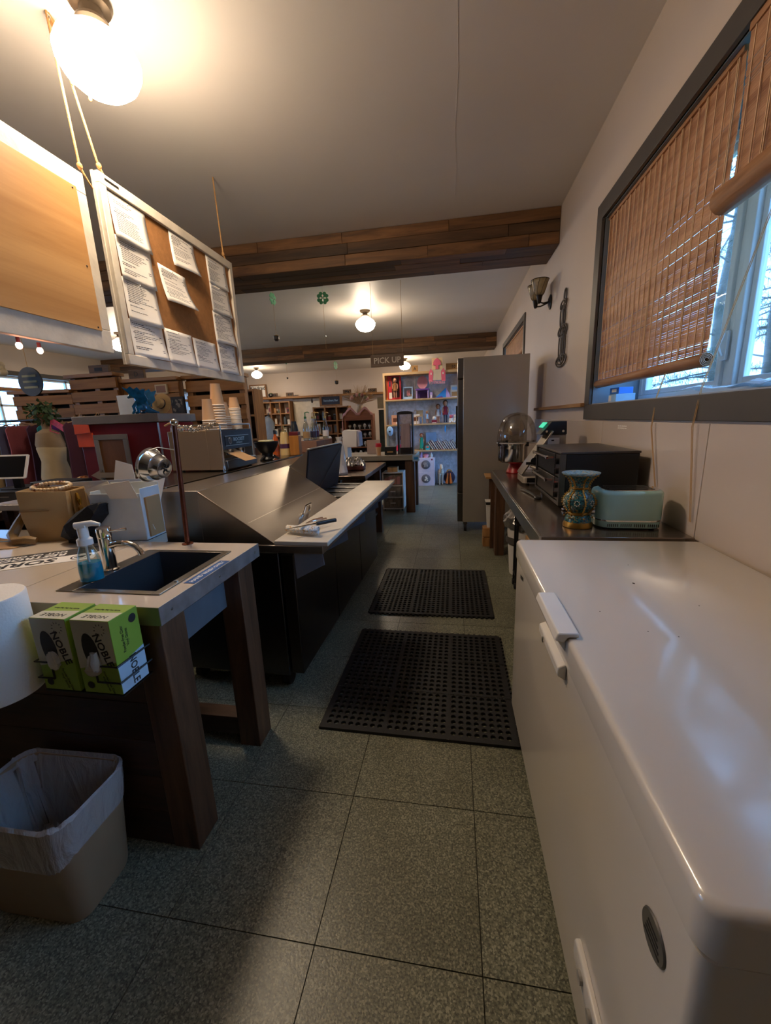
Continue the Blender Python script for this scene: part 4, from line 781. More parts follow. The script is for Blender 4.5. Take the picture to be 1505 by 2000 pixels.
# ---- prep table
pt = T('prep_table', 'stainless steel refrigerated prep table with sloped lids and white cutting board', 'prep table', (-0.785, 1.775, 0), -1.4)
PL = 1.95; pst = steel('prep_steel', 'a69e95', 0.33, axis=1); pdk = steel('prep_front_steel', '4d4d50', 0.33, axis=2)
MB().box(-0.72, 0, 0.10, -0.075, PL, 0.795).build('cabinet', pdk, pt, bev=0.004)
for k in range(3):
    y0 = 0.012+k*(PL-0.02)/3; d = MB().box(-0.068, y0, 0.11, 0, y0+(PL-0.05)/3, 0.785).build('door', pdk, pt, bev=0.005); MB().box(0.0005, y0+0.04, 0.745, 0.012, y0+(PL-0.05)/3-0.04, 0.775).build('handle', blackm, d, bev=0.003)
for x in (-0.66, -0.12):
    for y in (0.08, PL-0.08): c = MB().box(x-0.03, y-0.03, 0.085, x+0.03, y+0.03, 0.0995).build('caster_plate', ssd, pt); MB().cyl((x-0.018, y, 0.045), (x+0.018, y, 0.045), 0.045).build('wheel', rubber, c)
MB().box(-0.72, -0.005, 0.7955, 0.165, PL, 0.835).build('work_rail', pst, pt, bev=0.003); MB().box(-0.088, -0.003, 0.8355, 0.192, PL+0.0, 0.858).build('cutting_board', mat('cutting_board', 'c9bfae', 0.4, var=0.06, scale=5), pt, bev=0.004)
for y in (0.0, 0.42, 0.86, 1.30, 1.74): MB().prism([(0.012, 0.795), (0.16, 0.795), (0.165, 0.74), (0.015, 0.66)], 1, y, y+0.004).build('board_bracket', mat('bracket_steel', '7b7f8b', 0.4, 0.3), pt)
# hood: back strip, side cheeks, near lid closed, far lid raised
xa, xb, zl, zt_, ym = -0.088, -0.475, 0.845, 1.105, 1.09
MB().box(-0.72, 0, 0.8355, xb-0.002, PL, zt_+0.004).build('hood_back', pst, pt, bev=0.003)
MB().prism([(xb-0.0015, zl-0.009), (xa-0.002, zl-0.009), (xb-0.0015, zt_-0.006)], 1, 0.001, 0.006).build('cheek_panel', pst, pt)
ld = MB().prism([(xa-0.001, zl), (xa-0.012, zl-0.004), (xb, zt_-0.012), (xb, zt_+0.002)], 1, 0.0, ym).build('lid_closed', steel('lid_steel', 'a49a8e', 0.36, axis=1), pt, bev=0.002)
MB().box(-0.2, 0, -0.0005, 0.2, 0, 0.0005).build('x', pst, ld) if False else None
zz = lambda s: (xa+(xb-xa)*s, zl+(zt_-zl)*s)
(x1_, z1_), (x2_, z2_) = zz(0.36), zz(0.368); MB().quad((x1_, 0.02, z1_+0.0012), (x1_, ym-0.02, z1_+0.0012), (x2_, ym-0.02, z2_+0.0012), (x2_, 0.02, z2_+0.0012)).build('fold_line', mat('fold_shine', 'd9d2c6', 0.3, 0.8), ld, smooth=False)
(hx, hz) = zz(0.13); MB().tube([(hx+0.005, 0.50, hz), (hx+0.02, 0.505, hz+0.045), (hx+0.03, 0.56, hz+0.05), (hx+0.012, 0.575, hz)], 0.008, 8).build('lid_handle', chrome, ld)
MB().prism([(-0.37, 0.838), (-0.36, 0.838), (-0.298, 1.215), (-0.318, 1.222), (-0.385, 0.85)], 1, ym+0.01, PL-0.02).build('lid_raised', mat('lid_inner_dark', '20232c', 0.35, 0.3), pt, bev=0.002); MB().tube([(-0.296, PL-0.03, 1.20), (-0.350, ym+0.25, 0.87)], 0.003, 5).build('lid_crease', ssd, pt); MB().box(-0.322, ym+0.01, 1.2225, -0.297, PL-0.02, 1.232).build('lid_raised_edge', ss, pt, bev=0.002)  # thin diagonal rod is added to draw the raised lid's crease
MB().prism([(-0.47, 1.10), (-0.312, 1.22), (-0.35, 0.98), (-0.40, 0.99)], 1, ym+0.004, ym+0.009).build('lid_gusset', pst, pt)
MB().box(-0.47, ym+0.02, 0.8355, -0.09, PL-0.01, 0.839).build('pan_well', blackm, pt)
for k in range(4):
    y = ym+0.10+k*0.20; MB().box(-0.355, y, 0.8395, -0.092, y+0.012, 0.852).build('pan_divider', ss, pt, bev=0.002)
for k in range(3):
    y = ym+0.118+k*0.20; MB().box(-0.35, y, 0.8393, -0.10, y+0.175, 0.8425).build('food_pan', ssd, pt, bev=0.002)
# rolled towel, knife, tongs on the board
t = T('rolled_towel', 'rolled tan and white towel at the near end of the cutting board', 'towel', (-0.80, 1.86, 0.8585), 0)
tw = cells('towel_weave', 'd9d6d2', 'b8c2cc', 'c9a77a', 130, 0.9)
q = MB(); sp = [((0.030-0.0011*i)*math.cos(i*0.7), 0.026+(0.030-0.0011*i)*0.8*math.sin(i*0.7)) for i in range(24)]
A = q.ring([(0.13, p[0], p[1]+0.002) for p in sp]); B_ = q.ring([(0.02, p[0]+0.03, p[1]*0.9+0.002) for p in sp]); C_ = q.ring([(-0.06, p[0]*0.8+0.055, p[1]*0.8+0.003) for p in sp])
for a_, b_ in ((A, B_), (B_, C_)):
    for i in range(23): q.f.append((a_[i], a_[i+1], b_[i+1], b_[i]))
q.build('towel_roll', tw, t, solid=0.003)
t = T('chef_knife', 'black handled kitchen knife resting across the rolled towel', 'knife', (-0.70, 1.92, 0.90), 47)
MB().rrect(0.0, -0.011, 0.12, 0.011, 0.008, 0.0, 0.018, top_in=0.006).build('handle', black, t); MB().prism([(-0.16, 0.006), (0, -0.012), (0, 0.012), (-0.12, 0.012)], 2, 0.008, 0.0105).build('blade', chrome, t)
t = T('tongs', 'small steel tongs lying beside the black handled knife', 'tongs', (-0.77, 1.96, 0.90), 60)
for s_ in (-1, 1): MB().tube([(0, 0.002*s_, 0.0), (0.06, 0.012*s_, 0.004), (0.13, 0.016*s_, 0.0)], [0.003, 0.004, 0.006], 6).build('arm', chrome, t)
# ============================================================ bar behind the prep table
BZ = 1.105
t = T('bar_counter', 'dark bar counter behind the prep table carrying the coffee machine', 'counter', (-1.56, 1.95, 0))
MB().box(-0.50, 0, 1.055, 0, 3.45, BZ).build('bar_top', steel('bar_top_steel', '8d857b', 0.25, axis=1), t, bev=0.003); MB().box(-0.46, 0.03, 0, -0.03, 3.42, 1.0545).build('bar_base', dkwood, t)
# espresso machine
t = T('espresso_machine', 'boxy stainless espresso machine under the stacked paper cups', 'coffee machine', (-1.60, 2.60, BZ+0.0005))
es = steel('espresso_side_steel', 'ae977e', 0.2, axis=2, metal=0.6); eb = mat('espresso_front', '2c2d33', 0.4, 0.2)
MB().box(-0.40, 0, 0.012, -0.10, 0.46, 0.29).build('housing', es, t, bev=0.004); MB().box(-0.0995, 0.006, 0.15, 0, 0.454, 0.288).build('front_head', eb, t, bev=0.004)
MB().box(-0.0995, 0.0, 0.012, -0.0005, 0.012, 0.29).build('side_wing', es, t); MB().box(-0.0995, 0.448, 0.012, -0.0005, 0.46, 0.29).build('side_wing', es, t); MB().cyl((0.004, 0.006, 0.0), (0.004, 0.006, 0.292), 0.008).build('corner_post', chrome, t)
MB().box(-0.0995, 0.0125, 0.012, 0.03, 0.4475, 0.075).build('drip_tray', ssd, t, bev=0.004); MB().box(-0.095, 0.02, 0.0755, 0.025, 0.44, 0.079).build('drip_grid', ss, t)
bdg = MB().box(0.0005, 0.06, 0.175, 0.004, 0.40, 0.245).build('badge', blackm, t, bev=0.002)
MB().box(0.0041, 0.06, 0.242, 0.0046, 0.40, 0.246).box(0.0041, 0.06, 0.174, 0.0046, 0.40, 0.178).build('badge_border', ss, bdg); txt('ROCKET', 0.036, (0.0045, 0.25, 0.217), FX, ss, bdg, sx=1.15, bold=0.0006); txt('ESPRESSO', 0.016, (0.0045, 0.25, 0.192), FX, ss, bdg, sx=1.3); MB().tube(arc((0.0045, 0.125, 0.21), 0.018, 0, 360, 16, 'yz', 1.3), 0.0018, 5).tube([(0.0045, 0.125, 0.19), (0.0045, 0.125, 0.23)], 0.002, 5).build('rocket_emblem', ss, bdg)
for y in (0.15, 0.31): g = MB().lathe([(0.032, 0.105), (0.036, 0.115), (0.036, 0.149)], 18, (-0.03, y)).build('group_head', chrome, t)
for x in (-0.36, -0.02):
    for y in (0.05, 0.41): MB().cyl((x, y, 0), (x, y, 0.0125), 0.018).build('foot', black, t)
MB().tube([(-0.38, 0.02, 0.29), (-0.38, 0.02, 0.325), (0.0, 0.02, 0.325), (0.0, 0.44, 0.325), (-0.38, 0.44, 0.325), (-0.38, 0.44, 0.29)], 0.006, 8).build('cup_rail', ss, t); MB().cyl((0, 0.02, 0.29), (0, 0.02, 0.325), 0.005).cyl((0, 0.44, 0.29), (0, 0.44, 0.325), 0.005).build('rail_post', ss, t)
o = MB().box(-0.13, -0.085, 0, 0.13, 0.085, 0.003).xf(Matrix.Translation((-1.585, 2.76, BZ+0.118)) @ Matrix.Rotation(R(24), 4, 'Y')).build('tan_card', card, None); tag(o, 'tan folded cardboard propped on the espresso machine drip tray', 'card')
MB().box(-1.66, 2.68, BZ+0.082, -1.655, 2.84, BZ+0.15).build('card_fold', card, o)
# paper cups, inverted and stacked
kraft = mat('kraft_cup', 'd2a373', 0.65, var=0.05); rimw = mat('cup_rim', 'e3d2ba', 0.5)
ORD = ['first', 'second', 'third', 'fourth', 'fifth', 'sixth', 'seventh', 'eighth', 'ninth', 'tenth', 'eleventh', 'twelfth', 'thirteenth', 'fourteenth', 'fifteenth', 'sixteenth']
def cup_stack(x, y, r, h, n, pitch, label):
    z0 = BZ+0.2915; first = None
    for i in range(n):
        if first is None:
            o = T('paper_cup', label, 'cup', (x, y, z0), group=label.replace('tan paper cup', 'paper cups'))
            MB().lathe([(r, 0.004), (r*0.68, h-0.004), (r*0.70, h), (r*0.64, h), (r*0.62, h-0.006), (r*0.94, 0.006)], 22, caps=False).build('cup_wall', kraft, o); MB().lathe([(0.002, h-0.0065), (r*0.63, h-0.0065)], 22, caps=False).build('cup_bottom', kraft, o); MB().lathe([(r*0.985, 0), (r*1.04, 0.002), (r*1.04, 0.0055), (r*0.99, 0.008)], 22, caps=False).build('rolled_rim', rimw, o); first = o
        else: o = dup(first, (x+rnd.uniform(-.001, .001), y+rnd.uniform(-.001, .001), z0+i*pitch))
        o['label'] = 'tan paper cup, %s in %s' % ('topmost' if i == n-1 else 'bottom one' if i == 0 else ORD[n-1-i]+' from the top', label.split(' in ', 1)[1].replace(' on the espresso machine', ' of cups'))
cup_stack(-1.70, 2.665, 0.047, 0.150, 5, 0.0155, 'tan paper cup in the short left rear stack on the espresso machine')
cup_stack(-1.655, 2.715, 0.047, 0.150, 10, 0.0185, 'tan paper cup in the tallest stack on the espresso machine')
cup_stack(-1.69, 2.845, 0.044, 0.112, 7, 0.0145, 'tan paper cup in the shortest middle stack on the espresso machine')
cup_stack(-1.68, 2.985, 0.043, 0.088, 16, 0.0100, 'tan paper cup in the finely ringed right stack on the espresso machine')
# grinder hopper
t = T('coffee_grinder', 'black bowl topped coffee grinder right of the espresso machine', 'grinder', (-1.66, 3.43, BZ+0.0005))
MB().lathe([(0.05, 0.06), (0.065, 0.075), (0.095, 0.12), (0.108, 0.165), (0.104, 0.165), (0.06, 0.08)], 28, caps=False).build('hopper', blackm, t); MB().lathe([(0.035, 0.0), (0.06, 0.01), (0.045, 0.03), (0.05, 0.0605)], 20).build('base', black, t); MB().lathe([(0.06, 0.1655), (0.07, 0.168), (0.068, 0.176)], 24).build('hopper_lid', mat('pale_lid', 'c9c08a', 0.5), t)
for a in (0.3, 2.4, 4.5): MB().tube([(0.05*math.cos(a), 0.05*math.sin(a), 0.035), (0.10*math.cos(a), 0.10*math.sin(a), 0.006)], [0.014, 0.01], 8).build('leg', black, t)
# bottles
def bottle(name, label, loc, prof, m_, parts=(), n=20):
    t = T(name, label, 'bottle', loc); MB().lathe(prof, n).build('bottle_body', m_, t)
    for nm, p, mm_ in parts: MB().lathe(p, n).build(nm, mm_, t)
    return t
pumpm = mat('gold_pump', 'b79a5c', 0.3, 0.7)
bottle('syrup_bottle', 'orange sauce bottle with dark cap beside the yellow bottle', (-1.80, 3.93, BZ+.0005), [(0.034, 0), (0.036, 0.01), (0.034, 0.13), (0.026, 0.17), (0.014, 0.20), (0.014, 0.215)], mat('orange_sauce', 'b8531c', 0.2, var=0.1), (('cap', [(0.016, 0.2155), (0.016, 0.25), (0.012, 0.255)], black), ('label_band', [(0.0365, 0.04), (0.0368, 0.09)], mat('label_amber', '8a3a1a', 0.5))))
bottle('syrup_bottle', 'pale yellow bottle with a purple label band', (-1.70, 3.93, BZ+.0005), [(0.052, 0), (0.054, 0.01), (0.050, 0.12), (0.038, 0.22), (0.03, 0.235)], mat('cream_yellow', 'd9b878', 0.3, var=0.05), (('label_band', [(0.0535, 0.07), (0.0515, 0.115)], mat('purple_label', '4c1f3f', 0.5)), ('cap', [(0.026, 0.2355), (0.026, 0.25), (0.006, 0.255), (0.005, 0.30)], pumpm)))
t = T('bottle_box', 'tall orange wooden box holding a dark capped bottle', 'box', (-1.585, 3.93, BZ+.0005), 5)
MB().box(-0.05, -0.05, 0, 0.05, 0.05, 0.195).build('box_body', wood('orange_wood', 'b87a35', '945a22', 2, 0.4), t, bev=0.004); MB().box(-0.047, -0.047, 0.1955, 0.047, 0.047, 0.235).build('red_collar', mat('dark_red', '6a2129', 0.4), t, bev=0.006)
MB().lathe([(0.042, 0.2355), (0.034, 0.29), (0.026, 0.31), (0.026, 0.335)], 16).build('dark_bottle_neck', blackm, t)
gl_b = glass('clear_bottle_glass', 'e8ece8', 0.02, tint=0.85, gloss=0.12)
for k, (x, y, nm) in enumerate(((-1.62, 4.36, 'green topped'), (-1.585, 4.50, 'slim'), (-1.605, 4.64, 'purple labelled'), (-1.53, 4.78, 'white labelled'))):
    t = bottle('pump_bottle', 'clear syrup bottle with gold pump, %s one in the row behind the raised lid' % nm, (x, y, 1.225), [(0.035, 0), (0.037, 0.01), (0.037, 0.13), (0.028, 0.17), (0.014, 0.215), (0.014, 0.24)], gl_b, (('label_band', [(0.0375, 0.03), (0.0375, 0.10)], (mat('label_tan', 'b08b5a', .5), mat('label_dark', '332a40', .5), mat('purple_label', '4c1f3f', .5), paper)[k]),))
    MB().lathe([(0.015, 0.2405), (0.015, 0.262), (0.006, 0.268), (0.006, 0.31)], 12).tube([(0.004, 0, 0.306), (0.03, 0.0, 0.312), (0.05, 0.0, 0.302)], 0.005, 6).build('pump', mat('green_pump', '2f6d3e', .4) if k == 0 else pumpm, t)
t = T('bottle_riser', 'brown box riser under the clear pump bottles', 'box', (-1.58, 4.57, BZ+.0005)); MB().box(-0.10, -0.30, 0, 0.10, 0.30, 0.119).build('riser_box', mat('brown_card', '8a6450', 0.8, var=0.06), t, bev=0.003); MB().box(0.1005, -0.012, 0.0, 0.101, 0.012, 0.119).build('box_seam', tand, t)
t = T('white_box', 'white food carton with purple label behind the raised lid', 'carton', (-1.72, 5.12, BZ+.0005), 4)
MB().rrect(-0.14, -0.1, 0.14, 0.1, 0.03, 0, 0.13, top_in=0.02).build('carton_body', mat('cream_plastic', 'cdbfae', 0.4), t); MB().box(-0.06, -0.1012, 0.05, 0.08, -0.1004, 0.09).build('purple_label', mat('purple_label', '4c1f3f', 0.5), t)

# ---- second steel table and its load
t = T('steel_table', 'low steel table with dark oven shelf beyond the prep table', 'table', (-0.90, 4.06, 0))
MB().box(-0.62, 0, 0.815, 0, 1.32, 0.86).build('table_top', steel('stained_steel', '8f7f72', 0.22, axis=1), t, bev=0.004)
for x in (-0.60, -0.085):
    for y in (0.03, 0.85): MB().box(x, y, 0, x+0.08, y+0.09, 0.8145).build('leg', dkwood, t, bev=0.003)
MB().box(-0.58, 0.05, 0.25, -0.05, 1.27, 0.28).build('lower_shelf', ssd, t)
q = MB(); rg = random.Random(21); g = []
for i in range(26):
    g.append(q.ring([(-0.13+0.26*i/25+rg.uniform(-.004, .004), -0.10+0.20*j/17, (0.03+0.085*abs(math.sin(PI*i/25))**.5*abs(math.sin(PI*j/17))**.5)+rg.uniform(-.017, .017)) for j in range(18)]))
for a, b in zip(g, g[1:]):
    for j in range(17): q.f.append((a[j], a[j+1], b[j+1], b[j]))
t = T('foil_tray', 'foil covered dark red tray on the low steel table', 'food tray', (-1.16, 4.62, 0.8605), 5); MB().box(-0.13, -0.10, 0, 0.13, 0.10, 0.055).build('tray', mat('dark_red_tray', '4a1f1c', 0.4), t, bev=0.01); q.build('foil_cover', foil, t, ang=12, loc=(0, 0, 0.03))
t = T('plastic_bag', 'tall white plastic bag standing at the corner of the steel table', 'bag', (-1.205, 4.22, 0.8605))
q = MB(); rs = []
for z, r in ((0, .065), (0.02, .075), (0.10, .062), (0.2, .05), (0.30, .04), (0.36, .028), (0.40, .034)): rs.append(q.ring([((r+rg.uniform(-.010, .010))*math.cos(2*PI*i/18), (r+rg.uniform(-.010, .010))*math.sin(2*PI*i/18), z) for i in range(18)]))
for a, b in zip(rs, rs[1:]): q.bridge(a, b)
q.f.append(tuple(reversed(rs[0]))); q.build('bag_film', mat('white_film', 'cfc9c2', 0.25, trans=0.15, var=0.05), t, ang=20); MB().ball((-0.005, -0.085, 0.022), 0.022, 10, 8, (1.2, 1, 1)).build('knot', mat('white_film', 'cfc9c2', .25), t)
t = T('receipt_printer', 'white wall-style paper dispenser hood standing on the steel table', 'dispenser', (-1.285, 5.06, 0.8605))
MB().prism([(-0.09, 0), (-0.03, 0), (-0.03, 0.24), (0.09, 0.24), (0.10, 0.44), (-0.06, 0.455), (-0.09, 0.43)], 1, -0.10, 0.10).build('hood', white, t, bev=0.003); MB().prism([(0.10, 0.245), (0.13, 0.25), (0.122, 0.42), (0.103, 0.438)], 1, -0.095, 0.095).build('side_cover', mat('lilac_grey', 'a5a2b5', .4), t)
# ---- third counter with drawers and dispenser tower
C3 = 0.89
t = T('pickup_counter', 'wooden pickup counter with grey worn top near the toy shelves', 'counter', (-0.56, 6.0, 0))
MB().box(-1.70, 0, 0.815, 0, 0.78, C3).build('counter_top', wood('grey_worn_top', 'a89f90', '7d7466', 0, 0.35, 10), t, bev=0.004)
for x in (-0.155, -1.65):
    for y in (0.04, 0.60): MB().box(x, y, 0, x+0.14, y+0.14, 0.8145).build('leg', dkwood, t, bev=0.003)
MB().box(-1.55, 0.70, 0.1, -0.02, 0.72, 0.8145).build('back_panel', dkwoodx, t)
clr = mat('smoky_clear_plastic', 'b5aaa0', 0.25, var=0.1, alpha=0.35); frost = mat('frosted_frame', 'cfc9c4', 0.4)
t = T('drawer_cart', 'white framed clear plastic three drawer cart under the pickup counter', 'drawers', (-0.93, 6.16, 0))
MB().box(-0.165, -0.02, 0.03, -0.15, 0.34, 0.60).box(0.15, -0.02, 0.03, 0.165, 0.34, 0.60).box(-0.149, 0.325, 0.03, 0.149, 0.34, 0.60).build('frame', frost, t)
for z in (0.03, 0.215, 0.40, 0.60): MB().box(-0.165, -0.025, z, 0.165, 0.324, z+0.014).build('shelf', frost, t, bev=0.003)
for k, z in enumerate((0.05, 0.235, 0.42)):
    d = MB().box(-0.145, -0.03, z, 0.145, 0.30, z+0.16).build('drawer', clr, t, bev=0.006); MB().box(-0.04, -0.045, z+0.075, 0.04, -0.0305, z+0.09).build('handle', frost, d, bev=0.003)
    cm = (mat('drawer_brown', '6e5c4e', .8), mat('drawer_grey', '857d74', .8), mat('drawer_pink', 'c05a66', .8))[k]
    for q in range(4): MB().box(-0.13+q*0.065, -0.02, z+0.006, -0.075+q*0.065, 0.25, z+0.10+0.03*(q % 2)).build('packet', cm, d, bev=0.006)
for x in (-0.14, 0.14):
    for y in (0.0, 0.3): MB().ball((x, y, 0.015), 0.0148, 8, 6).build('caster', black, t)
o = MB().box(-1.02, 6.22, 0.6145, -0.86, 6.36, 0.69).build('small_carton', card, None, bev=0.003); tag(o, 'small tan carton on top of the drawer cart', 'box'); MB().box(-0.955, 6.2195, 0.6145, -0.925, 6.2205, 0.69).build('tape_strip', mat('tape', '9a7a4c', 0.3), o)
t = T('dispenser_tower', 'tall dark framed see-through dispenser tower on the pickup counter', 'dispenser', (-0.72, 6.28, C3+.0005))
MB().box(-0.12, -0.09, 0, -0.10, 0.09, 0.60).box(0.10, -0.09, 0, 0.12, 0.09, 0.60).build('frame', mat('navy_black', '12151f', .3), t, bev=0.004); MB().prism([(-0.12, 0.6005), (0.12, 0.6005), (0.12, 0.62)]+[(0.12*math.cos(R(a)), 0.62+0.03*math.sin(R(a))) for a in (30, 60, 90, 120, 150)]+[(-0.12, 0.62)], 1, -0.09, 0.09).build('arched_top', mat('navy_black', '12151f', .3), t); MB().box(-0.0995, -0.089, 0.01, 0.0995, -0.087, 0.595).build('front_pane', glass('tower_glass', 'f6f4fa', tint=1.0, gloss=.02), t)
MB().box(-0.07, -0.06, 0.10, 0.07, 0.06, 0.46).build('filter_stack', mat('tan_stack', 'dcc9ba', 0.7, var=0.15, scale=(30, 30, 2)), t); MB().box(-0.085, -0.07, 0, 0.085, 0.068, 0.0995).build('tray', black, t)
t = T('paper_cup_lidded', 'tan cup with bright red lid at the pickup counter edge', 'cup', (-1.13, 6.12, C3+.0005)); MB().lathe([(0.031, 0), (0.043, 0.13)], 20).build('cup_wall', kraft, t); MB().lathe([(0.047, 0.1305), (0.049, 0.14), (0.044, 0.17), (0.044, 0.185)], 20).build('lid', mat('bright_red', 'd6222c', .35), t)
t = T('black_basket', 'small black box with pale label on the pickup counter', 'box', (-0.955, 6.2, C3+.0005)); MB().box(-0.085, -0.06, 0, 0.085, 0.06, 0.125).build('box_body', black, t, bev=0.004); MB().box(-0.045, -0.0612, 0.035, 0.045, -0.0605, 0.055).build('label_strip', mat('label_tan', 'b08b5a', .5), t)
t = T('small_sign_card', 'pale pink card standing behind the red lidded cup', 'card', (-1.27, 6.45, C3+.0005)); MB().box(-0.11, -0.004, 0, 0.11, 0.004, 0.22).build('card_sheet', mat('pink_card', 'bfa596', .7), t); MB().box(-0.05, 0.0045, 0, 0.05, 0.06, 0.12).build('easel_back', card, t)

# ============================================================ things that hang from the ceiling
def globe(x, y, label, cz=CZ):
    t = T('ceiling_light', label, 'lamp', (x, y, cz-0.0005), group='schoolhouse ceiling lights')
    MB().lathe([(0.09, 0), (0.095, -0.012), (0.085, -0.03), (0.05, -0.04), (0.042, -0.075), (0.07, -0.085), (0.076, -0.10), (0.066, -0.11)], 24).build('canopy', mat('antique_bronze', '6a5c4c', 0.4, 0.6), t)
    gm_ = MATS.get('glowing_opal_glass')
    if not gm_:
        gm_, nt, b = nodes('glowing_opal_glass'); b.inputs['Base Color'].default_value = (.9, .86, .8, 1); b.inputs['Emission Color'].default_value = (*LAMP_COLOR, 1); b.inputs['Emission Strength'].default_value = LAMP_STRENGTH; MATS['glowing_opal_glass'] = gm_
    gs_ = MATS.get('dim_opal_glass')
    if not gs_:
        gs_, nt, b = nodes('dim_opal_glass'); b.inputs['Base Color'].default_value = (.9, .86, .8, 1); b.inputs['Emission Color'].default_value = (*LAMP_COLOR, 1); b.inputs['Emission Strength'].default_value = LAMP_STRENGTH*0.12; MATS['dim_opal_glass'] = gs_
    MB().lathe([(0.062, -0.1105), (0.075, -0.125), (0.12, -0.15), (0.165, -0.185), (0.1818, -0.2245)], 32, caps=False).build('globe_shoulder', gs_, t, ang=60)
    MB().lathe([(0.182, -0.225), (0.178, -0.26), (0.155, -0.305), (0.115, -0.34), (0.06, -0.36), (0.002, -0.366)], 32, caps=False).build('globe', gm_, t, ang=60)
    return t
globe(-1.69, 2.13, 'glowing schoolhouse globe lamp nearest the camera at upper left')
globe(-1.60, 7.85, 'glowing schoolhouse globe lamp between the two wooden beams')
globe(-1.59, 14.1, 'glowing globe lamp partly hidden by the PICK UP sign')
globe(-6.88, 14.03, 'small glowing globe lamp above the Kindred sign')
globe(-6.87, 7.95, 'glowing globe lamp between the plywood board and the cork board')
globe(-6.88, 2.1, 'glowing globe lamp far left hidden by the plywood board')
rope = mat('jute_rope', 'b98c58', 0.9, var=0.2, bump=0.6, bscale=220)
def rp(pts, r, label, hook=True):
    o = MB().tube(pts, r, 7).build('hanging_rope', rope, None); tag(o, label, 'rope', 'ropes holding the hanging boards')
    if hook:
        e = Vector(pts[-1]); MB().ball(e+Vector((0, 0, 0.012)), r*2.3, 8, 6, (1, 1, 1.3)).build('knot', rope, o); MB().tube([e+Vector((0, 0, 0.01)), e+Vector((0.01, 0.015, -0.03)), e+Vector((0.012, 0.05, -0.07))], [r*.9, r*.8, r*.6], 6).build('rope_tail', rope, o)
    s = Vector(pts[0]); MB().tube([s+Vector((0, 0, -0.002)), s+Vector((0.008, 0, -0.02)), s+Vector((0, 0, -0.035)), s+Vector((-0.008, 0, -0.02))], 0.0025, 6).build('ceiling_hook', chrome, o); return o
BX = -1.93
rp([(BX, 2.13, CZ-0.001), (BX, 2.14, 3.20), (BX, 2.165, 2.765)], 0.006, 'jute rope tied to the top corner of the plywood board')
rp([(BX, 2.14, CZ-0.001), (BX, 2.20, 3.20), (BX, 2.30, 2.835)], 0.006, 'jute rope tied to the near top corner of the cork board')
rp([(BX, 3.52, CZ-0.001), (BX, 3.53, 3.1), (BX, 3.545, 2.835)], 0.0055, 'jute rope tied to the far top corner of the cork board')
rp([(BX, 0.35, CZ-0.001), (BX, 0.35, 2.765)], 0.006, 'jute rope at the hidden left end of the plywood board')
for p, lb in (((BX+0.03, 2.18, 3.14), 'short loose frayed rope end hanging beside the near lamp, left'), ((BX+0.05, 2.26, 3.12), 'short loose rope end hanging right beside the near globe lamp')):
    o = MB().tube([(BX, 2.14, CZ-0.002), (p[0], p[1], (CZ+p[2])/2), p], [0.005, 0.006, 0.007], 7).build('rope_end', rope, None); tag(o, lb, 'rope'); MB().ball(p, 0.009, 8, 6).build('frayed_knot', rope, o)
# plywood board
oldw = mat('chipped_white_paint', 'd8cdbb', 0.6, var=0.12, scale=9, bump=0.15, bscale=40)
t = T('plywood_board', 'hanging plywood panel in a wide white frame at upper left', 'board', (BX, 0.255, 1.85))
for q in (MB().box(-0.02, 0, 0, 0.018, 1.90, 0.118), MB().box(-0.02, 0, 0.785, 0.018, 1.90, 0.885), MB().box(-0.02, 0, 0.1185, 0.018, 0.09, 0.7845), MB().box(-0.02, 1.82, 0.1185, 0.018, 1.90, 0.7845)): q.build('frame_board', oldw, t, bev=0.003)
ply = wood('plywood', 'd7a468', 'b07a40', 1, 0.5, 5); pn = MB().box(0.0185, 0.06, 0.105, 0.026, 1.835, 0.795).build('plywood_sheet', ply, t, bev=0.002)
for y in (0.9, 1.81):
    for z in (0.12, 0.42, 0.78): MB().ball((0.0265, y, z), 0.005, 8, 5, (.4, 1, 1)).build('screw', black, pn)
# cork board
t = T('cork_menu_board', 'hanging cork board in a chipped white frame covered with printed sheets', 'notice board', (BX, 2.262, 1.805))
CW, CH = 1.38, 1.005; fr_ = 0.058
for q in (MB().box(-0.025, 0, 0, 0.018, CW, fr_), MB().box(-0.025, 0, CH-fr_, 0.018, CW, CH), MB().box(-0.025, 0, fr_+.0005, 0.018, fr_*.8, CH-fr_-.0005), MB().box(-0.025, CW-fr_*.8, fr_+.0005, 0.018, CW, CH-fr_-.0005)): q.build('frame_rail', oldw, t, bev=0.003)
MB().box(-0.024, -0.006, 0.0, -0.008, -0.0005, CH).build('frame_back_strip', oldw, t)
MB().box(-0.02, fr_*.8+.0005, fr_+.001, -0.002, CW-fr_*.8-.0005, CH-fr_-.001).build('cork_sheet', mat('cork', 'a5713f', 0.9, var=0.12, scale=30, bump=0.2, bscale=200), t)
MB().box(0.0185, 0.04, CH-0.03, 0.0195, 0.14, CH-0.018).build('corner_plate', ssd, t)
